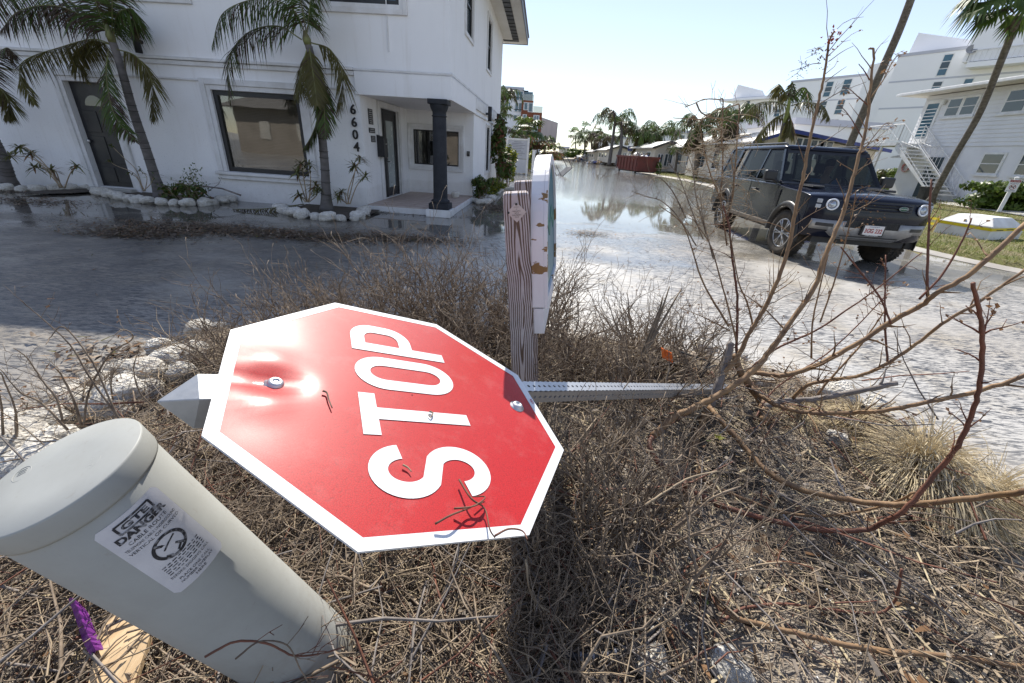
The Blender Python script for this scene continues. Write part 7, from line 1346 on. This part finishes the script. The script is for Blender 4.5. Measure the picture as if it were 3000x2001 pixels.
flatb('long grey white flat roofed building behind gabled villas', 120, 1772, 1910, 407, 460, 20, [(1800,1812,418,424), (1830,1842,419,425), (1865,1876,420,426)])
flatb('grey white flat roofed block rising behind the cream villa', 85, 1985, 2085, 392, 450, 14, [(2024,2031,399,408), (1992,2004,396,406)])
flatb('pale rooftop structure with long parapet behind the blue fascia roof', 38, 2330, 2600, 372, 430, 8, [], 'rooftop_building')
flatb('white perimeter wall at the far end of street', 118, 1598, 1672, 452, 468, .4, [(1620,1628,456,468)], 'perimeter_wall', M_HOTEL, M_WHITE); flatb('small beach hut with flat grey roof beyond the far wall', 135, 1640, 1666, 434, 455, 5, [], 'beach_hut', M_CREAM, M_HOTELS)
# ---------------------------------------------------------------- white and terracotta apartment building
CY = 95.0; ca = atY(1440, 262, CY); cb = atY(1531, 262, CY); cz = (float(ca[2])+float(cb[2]))/2; ap = thing('apartment_building', 'white and terracotta five-storey apartment block with blue windows down the street', 'building', (cb[0], CY, 0))
ox = cb[0]; X_ = lambda px_, Y=CY: float(atY(px_, 400, Y)[0])-ox; Z_ = lambda px_, py_, Y=CY: float(atY(px_, py_, Y)[2])
def abx(nm, a, b, mt, par=None): mb = MB(); mb.b2(a, b); return mb.build(nm, mt, par or ap)
abx('white_wing', (X_(1425), 0, 0), (0, 14, cz), M_HOTEL); abx('parapet', (X_(1425)-.3, -.3, cz+.003), (.3, 14, cz+.5), M_HOTELS)
x1, x2 = X_(1556), X_(1583); z1, z2 = Z_(1540, 295), Z_(1570, 330); zb = Z_(1560, 402); abx('terracotta_wing', (.02, -.6, zb), (x1, 12, z1), M_BRICK); abx('terracotta_wing', (x1+.01, -.62, zb), (x2, 11, z2), M_BRICK); abx('undercroft_band', (.02, -.8, zb-.9), (x2+.2, 11, zb-.003), M_HOTEL)
for px_ in (1532, 1578): x_ = X_(px_); abx('pier', (x_-.5, -.7, 0), (x_+.5, .3, zb-.905), M_HOTEL)
abx('undercroft', (.1, 1.5, 0), (x2-.2, 10, zb-.91), M_PLASTIC)
mb = MB(); mb.prism([(x2+.02, -.5), (x2+4.2, 13), (x2+.02, 13)], (0,0,zb-.5), (1,0,0), (0,1,0), (0,0,z2-zb-.3)); mb.build('pink_wing', pm('pink grey render', (.50,.42,.40), (.44,.37,.35), .8, .3), ap, fix=True)
def awin(px0, px1, py0, py1, y_=-.05, n=2):
    a, b = X_(px0), X_(px1); z0, z1_ = Z_(px0, py1), Z_(px0, py0); f = abx('window', (a-.12, y_-.03, z0-.12), (b+.12, y_+.04, z1_+.12), M_WHITE)
    for k in range(n): w_ = (b-a)/n; abx('pane', (a+w_*k+.08, y_-.06, z0), (a+w_*(k+1)-.08, y_-.032, z1_), M_BLUEG, f)
for (a, b, c, d) in [(1478,1492,265,284), (1478,1491,300,317), (1505,1525,267,285), (1505,1525,287,292), (1504,1524,301,319), (1503,1523,321,326), (1502,1522,337,353), (1452,1467,268,292), (1450,1465,301,318)]: awin(a, b, c, d)
for (a, b, c, d, n) in [(1530,1540,302,321,1), (1543,1554,303,327,1), (1560,1574,339,358,2), (1558,1572,372,390,2), (1529,1538,337,345,1)]: awin(a, b, c, d, -.68, n)
abx('penthouse', (.05, .8, z1+.02), (x1*.9, 11, cz-.1), M_BLUEG); abx('glass_rail', (.05, -.5, z1+.02), (x1, -.45, z1+1.1), M_GLASSW); abx('glass_rail', (x1+.05, -.55, z2+.02), (x2, -.5, z2+1.1), M_GLASSW)
mb = MB(); mb.b2((x1*.1, 2, cz), (x1*.5, 6, cz+.25)); mb.build('roof_plant', M_PLASTIC, ap)
flatb('cream building with projecting eaves just past the office building', 60, 1405, 1447, 233, 420, 12, [], 'cream_building', M_CREAM, M_CREAM)
# ---------------------------------------------------------------- palms
def fan_leaf(mb, c, d, up, r, n=13, mi=0, droop=.3):
    d = Vector(d).normalized(); u_ = d.cross(Vector(up)); u_ = u_.normalized() if u_.length > .05 else Vector((1,0,0)); w_ = u_.cross(d)
    for k in range(n):
        a = R(-100+200*k/(n-1)); dd = (d*math.cos(a)+u_*math.sin(a)).normalized(); L = r*rng.uniform(.85, 1.1); sd = dd.cross(w_).normalized()*r*.075; e = c+dd*L*.62; f_ = c+dd*L+Vector((0,0,-droop*L*rng.uniform(.5,1.3))); mb.add([c, e-sd, f_, e+sd], [(0,1,2,3)], mi if rng.random() > .12 else 1)
def mk_palm(label, base, top, r0, r1, kind, nf, fr, group=None, trunkm=M_TRUNK, bend=0.0, dead=.25, skirt=0, fine=1.0):
    base, top = Vector(V(base)), Vector(V(top)); t = thing('palm_tree', label, 'palm tree', base, 0, group); m_ = base.lerp(top, .5)+Vector((bend,0,0)); C = spline([base+Vector((0,0,-.1)), base.lerp(top,.25)+Vector((bend*.6,0,0)), m_, top], 6); q = MB(); q.tube(C, [r0*1.25]+[r0+(r1-r0)*i/(len(C)-2) for i in range(len(C)-1)], 9); relto(q.build('trunk', trunkm, t, True), t.location)
    for k in range(nf+skirt):
        az = 2*PI*k*.618+rng.uniform(-.3,.3); dn = k >= nf; el = rng.uniform(-.1, 1.1) if not dn else rng.uniform(-1.4,-.9); el = el if not dn else el
        h_ = Vector((math.cos(az), math.sin(az), 0)); L = fr*rng.uniform(.8, 1.15)*(.7 if dn else 1)
        if kind == 'feather':
            d1 = (h_*math.cos(el)+Vector((0,0,math.sin(el)))); P = [top, top+d1*L*.33, top+d1*L*.55+h_*L*.18+Vector((0,0,-L*.10)), top+d1*L*.55+h_*L*.36+Vector((0,0,-L*.42))]
            if dn: P = [top+h_*.1, top+h_*L*.25+Vector((0,0,-L*.25)), top+h_*L*.28+Vector((0,0,-L*.9))]
            frond(t, P, PALM_M if (rng.random() > dead and not dn) else PALM_D, fr*.26, int(26*fine), fr*.022/fine**.5, fr*.008, .55, .15 if not dn else .3)
        else:
            q = MB(); d1 = (h_*math.cos(el)+Vector((0,0,math.sin(el)))); e = top+d1*L*.55; q.tube([top, e], [.03, .015], 4, mi=2); fan_leaf(q, e, d1+Vector((0,0,-.35 if not dn else -.9)), (0,0,1), L*.62, 13, 0 if not dn and rng.random() > dead else 1, .35); relto(q.build('fan_leaf', [M_GREEN, M_DEADLF, PALM_M[2]], t), t.location)
    return t
def street_palm(label, bx_, by_, tx_, ty_, Y, r0, r1, kind, nf, fr, **k): b = atY(bx_, by_, Y); mk_palm(label, (b[0], Y, max(0, min(.5, b[2]))), atY(tx_, ty_, Y), r0, r1, kind, nf, fr, **k)
street_palm('tall smooth palm with ragged crown left of dumpster', 1786, 474, 1803, 352, 62, .27, .17, 'feather', 13, 4.0, trunkm=M_TRUNKS, dead=.3)
street_palm('tall palm trunk with bent nearly bare top beside ragged palm', 1808, 476, 1821, 358, 60, .28, .15, 'feather', 5, 2.8, trunkm=M_TRUNKS, dead=.2, bend=.3)
street_palm('very distant slender fan palm above the beach', 1688, 452, 1686, 397, 150, .3, .2, 'fan', 14, 3.0, dead=.05); street_palm('distant fan palm behind feather palm cluster', 1737, 465, 1731, 390, 112, .35, .25, 'fan', 14, 3.4, dead=.1); street_palm('distant fan palm rising behind the white villa roofs', 1832, 440, 1831, 391, 142, .3, .22, 'fan', 14, 3.2, dead=.05)
street_palm('shaggy feather palm at left of the debris pile', 1712, 466, 1714, 410, 106, .25, .2, 'feather', 14, 4.2, dead=.35); street_palm('shaggy feather palm behind the debris pile', 1752, 470, 1752, 406, 96, .24, .18, 'feather', 14, 3.8, dead=.4, skirt=4); street_palm('shaggy feather palm right behind the debris pile', 1776, 472, 1776, 412, 88, .22, .17, 'feather', 14, 3.5, dead=.4, skirt=4)
street_palm('date palm with brown skirt behind the dumpster', 1874, 470, 1881, 392, 62, .27, .24, 'feather', 18, 3.8, dead=.2, skirt=6); street_palm('date palm with green arching crown right of dumpster', 1914, 473, 1926, 394, 60, .25, .22, 'feather', 17, 3.9, dead=.15, skirt=4); street_palm('small bright green palm in front of cream villa', 1982, 484, 1985, 440, 48, .14, .1, 'feather', 10, 1.5, dead=.0)
street_palm('shaggy date palm with dead skirt seen through dried vine', 2043, 495, 2047, 372, 40, .24, .2, 'feather', 17, 2.9, dead=.3, skirt=8); street_palm('full green brown date palm behind the rear of car', 2152, 505, 2150, 352, 36, .25, .2, 'feather', 20, 3.0, dead=.3, skirt=8)
# storm-stripped royal palm behind the car, midribs traced
RY = 25.0; rp = thing('royal_palm', 'storm stripped palm with drooping burnt fronds above the car roof', 'palm tree', (*atY(2270, 520, RY)[:2], .3)); q = MB(); q.tube(spline([(*atY(2270, 520, RY)[:2], .2), atY(2288, 420, RY), atY(2300, 360, RY)], 5), [.2,.16], 9); relto(q.build('trunk', M_TRUNKS, rp, True), rp.location); q = MB(); q.tube(spline([atY(2288, 415, RY), atY(2304, 340, RY), atY(2315, 285, RY)], 5), [.17,.06], 9); relto(q.build('crownshaft', pm('yellow green crownshaft', (.30,.32,.08), (.20,.24,.06), .5, 3), rp, True), rp.location)
for pl, br, dy in [([(2310,310),(2270,298),(2215,305),(2175,345)], .9, -.6), ([(2318,310),(2360,300),(2410,310),(2432,350)], .85, -.6), ([(2312,295),(2290,255),(2278,250),(2270,285)], .9, .2), ([(2316,295),(2335,265),(2360,258),(2376,290)], .2, .3), ([(2306,330),(2265,350),(2235,385),(2222,425)], .9, -.4), ([(2312,330),(2318,360),(2312,400)], .9, -.3), ([(2312,290),(2318,262),(2322,240)], .3, 0)]: frond(rp, [atY(x, y, RY+dy*i) for i, (x, y) in enumerate(pl)], PALM_M if br < .5 else PALM_D, .75, 40, .05, .03, .7, br)
# two tall leaning palms by the house
tl = [(2455,505,25.5),(2500,400,25),(2570,235,24.2),(2632,95,23.5),(2690,-60,23)]; P = [atY(*a) for a in tl]; lp = thing('palm_tree', 'tall leaning rough palm trunk rising behind the car', 'palm tree', (P[0][0], P[0][1], .3)); P[0] = np.array([P[0][0], P[0][1], .2]); q = MB(); q.tube(spline(P, 8), [.19, .15], 12); relto(q.build('trunk', M_TRUNK, lp, True), lp.location)
for k in range(10): q = MB(); c_ = V(P[-1])+Vector((.3,-.3,.8)); a = k*.63; d1 = Vector((math.cos(a), math.sin(a), .3)); q.tube([c_, c_+d1*.9], [.03,.015], 4, mi=2); fan_leaf(q, c_+d1*.9, d1, (0,0,1), 1.0); relto(q.build('fan_leaf', [M_GREEN, M_DEADLF, PALM_M[2]], lp), lp.location)
tb = lawnpt(2722, 597); tl = [(2722,597),(2790,470),(2868,335),(2930,185),(2985,45)]; Ys = [tb[1], tb[1]-.6, tb[1]-1.3, tb[1]-2.1, tb[1]-2.8]; P = [atY(x, y, Y_) for (x, y), Y_ in zip(tl, Ys)]; lp = thing('palm_tree', 'curving leaning palm with green fan crown in front of white house', 'palm tree', tb); q = MB(); q.tube(spline(P, 8), [.24,.16]+[.125-.0005*i for i in range(31)], 12); relto(q.build('trunk', M_TRUNK, lp, True), lp.location)
tc = V(P[-1])+Vector((.1,0,.5))
for k, (x, y, sz_) in enumerate([(2885,5,.9),(2910,35,.8),(2865,-15,.9),(2935,30,.7),(2965,-20,.8),(2905,-45,.9),(2990,50,.6),(2858,20,.6),(3040,0,.9),(3030,-80,.9)]):
    e = V(atY(x, y, Ys[-1]-.4+.25*(k % 4))); q = MB(); d1 = (e-tc).normalized(); q.tube([tc, e], [.025,.014], 5, mi=2); fan_leaf(q, e, d1+Vector((0,0,-.7)), (0,0,1), sz_*.95, 22, 0, .5); relto(q.build('fan_leaf', [M_GREEN, M_DEADLF, PALM_M[2]], lp), lp.location)
# ---------------------------------------------------------------- planting past the office building
street_palm('green feather palm behind the corner of office building', 1452, 545, 1458, 300, 27, .16, .12, 'feather', 14, 1.9, dead=.1); street_palm('sabal palm with round crown before the terracotta wing', 1541, 478, 1545, 388, 62, .3, .25, 'fan', 22, 2.4, dead=.05); street_palm('dark feather palm left of sabal palm crown', 1510, 490, 1512, 395, 55, .25, .2, 'feather', 12, 2.2, dead=.3)
street_palm('fan palm with dark crown beside pink wing', 1592, 470, 1600, 412, 90, .25, .2, 'feather', 12, 2.6, dead=.2); street_palm('low bright palm shrub at right of apartment block', 1620, 465, 1626, 430, 88, .2, .15, 'feather', 10, 2.4, dead=.1); street_palm('slender pale palm before the terracotta wall', 1575, 470, 1573, 402, 70, .15, .12, 'feather', 7, 1.6, dead=.6)
g0 = lambda x, y, Y: (lambda p: (p[0], Y, 0.0))(atY(x, y, Y))
bush('bush', 'dark green bush beside the building corner behind rocks', g0(1412,580,12.6), .38, .4, .36, 1500, [M_SHRUB, M_DRYLF], .05, .08); bush('bush', 'yellow green bush lit by sun right of dark corner bush', g0(1455,575,14.2), .5, .5, .32, 900, [M_YEL, M_SHRUB], .06, .35); bush('cordyline', 'tall red brown and green cordyline past the building corner', g0(1462,545,17), .55, .6, 1.25, 2200, [M_SHRUB, pm('brown red leaf', (.14,.045,.03), (.20,.08,.04), .6, 3)], .09, .2, stems=9); bush('bush', 'tall yellow green crotons past the building corner', g0(1488,530,18.5), .35, .5, .9, 800, [M_YEL, M_SHRUB], .08, .4, stems=7); bush('bush', 'green shrubbery wall behind cordyline', g0(1448,510,24), .6, 1.2, 1.2, 1800, [M_SHRUB, M_YEL], .14, .2, stems=8)
t_ = street_palm('pale flowering yucca stalk beside feather palm', 1476, 520, 1471, 335, 26, .07, .05, 'fan', 8, .7, dead=.0, trunkm=M_TRUNK)
bush('bush', 'yellow bush right of the white notice board', g0(1548,500,36), .5, .6, .8, 800, [M_YEL, M_SHRUB], .12, .3); bush('hedge', 'brown bare hedge in front of the apartment undercroft', g0(1545,470,58), 4.5, 2, 1.6, 1500, [M_DRYLF, M_SHRUB], .3, .3, cat='hedge'); bush('hedge', 'low green shrubs along the far left of street', g0(1585,472,66), 3.5, 2, .9, 1400, [M_SHRUB, M_YEL], .25, .3, cat='hedge')
bush('hedge', 'dark green rounded hedge at end of the street', g0(1725,463,108), 6.0, 3, 1.5, 2400, [M_SHRUB, M_HEDGE], .35, .3, cat='hedge'); bush('bush', 'small potted shrub at right of the dumpster', g0(1930,492,46), .5, .5, .6, 500, [M_SHRUB, M_HEDGE], .12, .3)
# notice board
p = gnd(1512, 508, 0); nb_ = thing('notice_board', 'white framed notice board with grey printed panels past the corner bushes', 'notice board', (p[0], p[1], 0), R(-8)); W_ = 1.25; H0 = 2.2*1.0; k_ = p[1]/34
mb = MB()
for x_ in (-.72, .72): mb.b2((x_-.06, -.06, 0), (x_+.06, .06, 2.25)); 
mb.b2((-.66,-.04,2.08), (.66,.04,2.18)); tag(mb.build('frame', M_WHITE, nb_), kind='stuff'); mb = MB(); mb.b2((-.655,-.02,.95), (.655,.02,2.07)); pb = mb.build('panel', pm('grey panel', (.50,.51,.55), (.45,.46,.5), .6, 2), nb_); mb = MB(); mb.b2((-.655,-.021,.05), (.655,.021,.92)); mb.build('panel', pm('lower grey panel', (.55,.56,.60), (.50,.51,.55), .6, 2), nb_)
mb = MB()
for k in range(9): w_ = .25+.28*((k*7) % 5)/4; mb.b2((-w_, -.026, 1.95-.1*k), (w_, -.0215, 1.985-.1*k))
tag(mb.build('print', pm('faded print', (.25,.26,.30), None, .6), pb), kind='stuff'); mb = MB(); mb.prism([(-.05,0),(.05,0),(.06,.05),(0,.1),(-.06,.05)], (0,-.022,.78), (1,0,0), (0,0,1), (0,-.006,0)); mb.build('emblem', M_BLACK, nb_, fix=True)
po_ = gnd(1560, 505); t = thing('white_post', 'short white gate post right of notice board', 'post', po_); mb = MB(); mb.box((0,0,.75), (.22,.22,1.5)); mb.build('shaft', M_WHITE, t, bevel=.01); mb = MB(); mb.box((0,0,1.53), (.28,.28,.06)); mb.build('cap', M_WHITE, t)
# ---------------------------------------------------------------- dumpster, debris, street litter
p = gnd(1863, 509); dm = thing('roll_off_dumpster', 'rusty red steel dumpster heaped with storm debris at roadside', 'dumpster', (p[0], p[1], 0), R(-80)); M_RUST = pm('rusty red steel', (.20,.055,.045), (.12,.05,.04), .75, 2.5, bump=.3)
LD, WD_, HD_ = 5.2, 2.2, 1.6; mb = MB(); mb.add([(-LD,0,.25),(0,0,.25),(0,WD_,.25),(-LD,WD_,.25),(-LD-.6,-.05,HD_),(.05,-.05,HD_),(.05,WD_+.05,HD_),(-LD-.6,WD_+.05,HD_)], [(3,2,1,0),(0,1,5,4),(1,2,6,5),(2,3,7,6),(3,0,4,7)]); o = mb.build('hopper', M_RUST, dm); o.modifiers.new('s','SOLIDIFY').thickness = .06
mb = MB(); mb.b2((-LD-.68,-.12,HD_-.12), (.12,-.02,HD_+.06)); mb.b2((.06,-.02,HD_-.12), (.14,WD_+.1,HD_+.06)); mb.build('top_rail', M_RUST, dm)
for k in range(7): x_ = -.2-k*.85; mb = MB(); mb.b2((x_-.06,-.12,.3), (x_+.06,-.055,HD_-.125)); mb.build('rib', M_RUST, dm)
for k in range(2): x_ = -.5-k*4.4; mb = MB(); mb.lathe([(.001,-.06),(.14,-.06),(.14,.06),(.001,.06)], 14, (x_, .1, .14), (0,1,0)); mb.build('roller', M_PLASTIC, dm, fix=True)
mb = MB(); mb.b2((-LD+.1,.2,.14), (-.1,WD_-.2,.24)); mb.build('skid', M_PLASTIC, dm)
def pile(label, c, rx, ry, h, n, name='debris_pile', big=.35, mats=None):
    t = thing(name, label, 'debris', c); mats = mats or [M_CONC, M_WHITE, M_STAKE, M_BARKG, M_TWIGP, M_BLUE]; mb = MB()
    for k in range(n):
        a = rng.uniform(0, 6.28); r_ = math.sqrt(rng.random()); z = h*(1-r_**1.4)*rng.uniform(.3, 1); mb.box((math.cos(a)*r_*rx, math.sin(a)*r_*ry, max(.03, z)), (rng.uniform(.2,1.2)*big, rng.uniform(.1,.8)*big, rng.uniform(.05,.5)*big), Matrix.Rotation(rng.uniform(0,3), 3, 'Z') @ Matrix.Rotation(rng.uniform(-.9,.9), 3, 'X') @ Matrix.Rotation(rng.uniform(-.9,.9), 3, 'Y'), rng.choices(range(len(mats)), [6,3,2,4,4,.4][:len(mats)])[0])
    tag(mb.build('rubble', mats, t), kind='stuff'); return t
pile('mixed rubbish heaped in the rusty dumpster', (p[0]+.7, p[1]+2.7, HD_-.15), 1.0, 2.4, .55, 90, 'rubbish_heap', .55)
c_ = gnd(1715, 474); pile('grey storm debris pile along the right kerb', (c_[0], c_[1], 0), 3.4, 2.0, 1.6, 170, big=.9); c_ = gnd(1760, 482); pile('low debris spilling from kerb beside tall palms', (c_[0], c_[1], 0), 3.0, 1.6, .8, 110, big=.7); c_ = gnd(1650, 466); pile('broken boards heaped along the far end wall', (c_[0], c_[1], .0), 4, 1.2, 1.6, 80, big=.9)
c_ = gnd(1690, 471); sb = thing('sand_bank', 'pale sand bank swept up along the far right kerb', 'sand', (c_[0], c_[1], 0)); bm = bmesh.new(); bmesh.ops.create_icosphere(bm, subdivisions=4, radius=1); 
for v in bm.verts: v.co = Vector((v.co.x*6.5, v.co.y*4, v.co.z*.55))*(1+.2*noise.noise(v.co*2.0))
me = bpy.data.meshes.new('mound'); bm.to_mesh(me); bm.free(); me.materials.append(pm('pale sand', (.55,.50,.43), (.45,.41,.35), .95, 2, bump=.4)); me.polygons.foreach_set('use_smooth', [True]*len(me.polygons)); link('mound', me, sb)
# blue roadside sign
BY = 66; a = atY(1841, 428, BY); b = atY(1863, 444, BY); bs = thing('resort_sign', 'blue rectangular resort sign standing before pale gabled villa', 'sign', ((a[0]+b[0])/2, BY, .3)); hw_ = (b[0]-a[0])/2; mb = MB(); mb.b2((-hw_,-.08,b[2]-.3), (hw_,.08,a[2]-.3)); pn2 = mb.build('panel', M_BLUE, bs)
mb = MB(); zc = (a[2]+b[2])/2-.3; hh_ = (a[2]-b[2])/2; mb.b2((-hw_*.75,-.1,zc+hh_*.35), (hw_*.75,-.081,zc+hh_*.75)); mb.b2((-hw_*.6,-.1,zc-hh_*.7), (hw_*.6,-.081,zc-hh_*.5)); tag(mb.build('lettering', pm('pale print', (.5,.55,.7), (.03,.05,.2), .5, 9, .4, .5), pn2), kind='stuff'); mb = MB(); mb.lathe([(.001,0),(.28,0),(.001,.02)], 14, (hw_*.55,-.081,zc-hh_*.05), (0,-1,0)); mb.build('emblem', M_WHITE, pn2, fix=True)
for x_ in (-hw_*.8, hw_*.8): mb = MB(); mb.b2((x_-.07,-.06,-.3), (x_+.07,.06,b[2]-.3)); mb.build('post', M_WHITE, bs)
# overturned wire table, orange tube, floating branch
p = gnd(1652, 516); tb_ = thing('overturned_table', 'overturned black wire table with legs up in the flood water', 'table', p, .5); mb = MB(); Rt = Matrix.Rotation(R(-38),3,'Y'); mb.box((0,0,.28), (1.05,.75,.05), Rt); mb.build('table_top', M_BLACK, tb_, bevel=.01); 
for sx, sy in ((-.5,-.32),(-.5,.32),(.5,-.32),(.5,.32)): mb = MB(); q0 = Rt @ Vector((sx,sy,.03))+Vector((0,0,.28)); mb.tube([q0, q0+Rt @ Vector((-.03,0,.75))+Vector((-.05,0,.12))], .022, 6); mb.build('leg', M_PLASTIC, tb_)
p = gnd(1612, 508); cn = thing('traffic_tube', 'leaning orange traffic tube standing in the flooded street', 'traffic tube', p); cn.rotation_euler = (0, R(9), 0); mb = MB(); mb.lathe([(.22,0),(.22,.06),(.08,.07),(.075,1.0),(.03,1.05)], 14); mb.build('tube', pm('orange red plastic', (.75,.07,.02), (.6,.05,.02), .5, 4), cn, True, fix=True); mb = MB(); mb.lathe([(.083,.62),(.083,.78)], 14); mb.build('collar', M_WHITE, cn)
p = gnd(1754, 522); fb = thing('floating_branch', 'tangle of twigs floating on the flooded street', 'branch', p); mb, _ = shrub_stems(8, .8, 1.6, .02, seed=44); o = mb.build('twig', M_TWIG, fb); o.scale = (1.2, .7, .7)
p = gnd(1540, 560); wl2 = thing('far_white_board', 'low pale plank lying on road edge behind wooden sign', 'plank', (p[0]-.2, p[1], .0)); mb = MB(); mb.box((0,0,.06), (1.6,.3,.1)); mb.build('plank', M_CONC, wl2, bevel=.01)
# tan house across the crossing behind the viewer: what the big window mirrors
hz = thing('tan_house', 'plain tan house across the crossing, seen mirrored in the big window', 'house', (-15, -15, 0)); mb = MB(); mb.b2((-10,-8,0), (14,0,3.2)); mb.build('wall', pm('tan wall', (.24,.21,.18), (.19,.165,.14), .85, 1), hz); mb = MB(); mb.add([(-11,-9,3.21),(15,-9,3.21),(15,1,3.21),(-11,1,3.21),(-6,-4,5.4),(10,-4,5.4)], [(3,2,1,0),(0,1,5,4),(1,2,5),(2,3,4,5),(3,0,4)]); mb.build('roof', pm('grey shingles', (.20,.19,.18), (.15,.14,.13), .9, 2), hz, fix=True)
for k in range(7): mb = MB(); mb.b2((-8+k*3.1,.01,1.1), (-7.2+k*3.1,.06,2.3)); mb.build('window', pm('curtained window', (.42,.40,.36), (.30,.29,.27), .4, 2), hz)
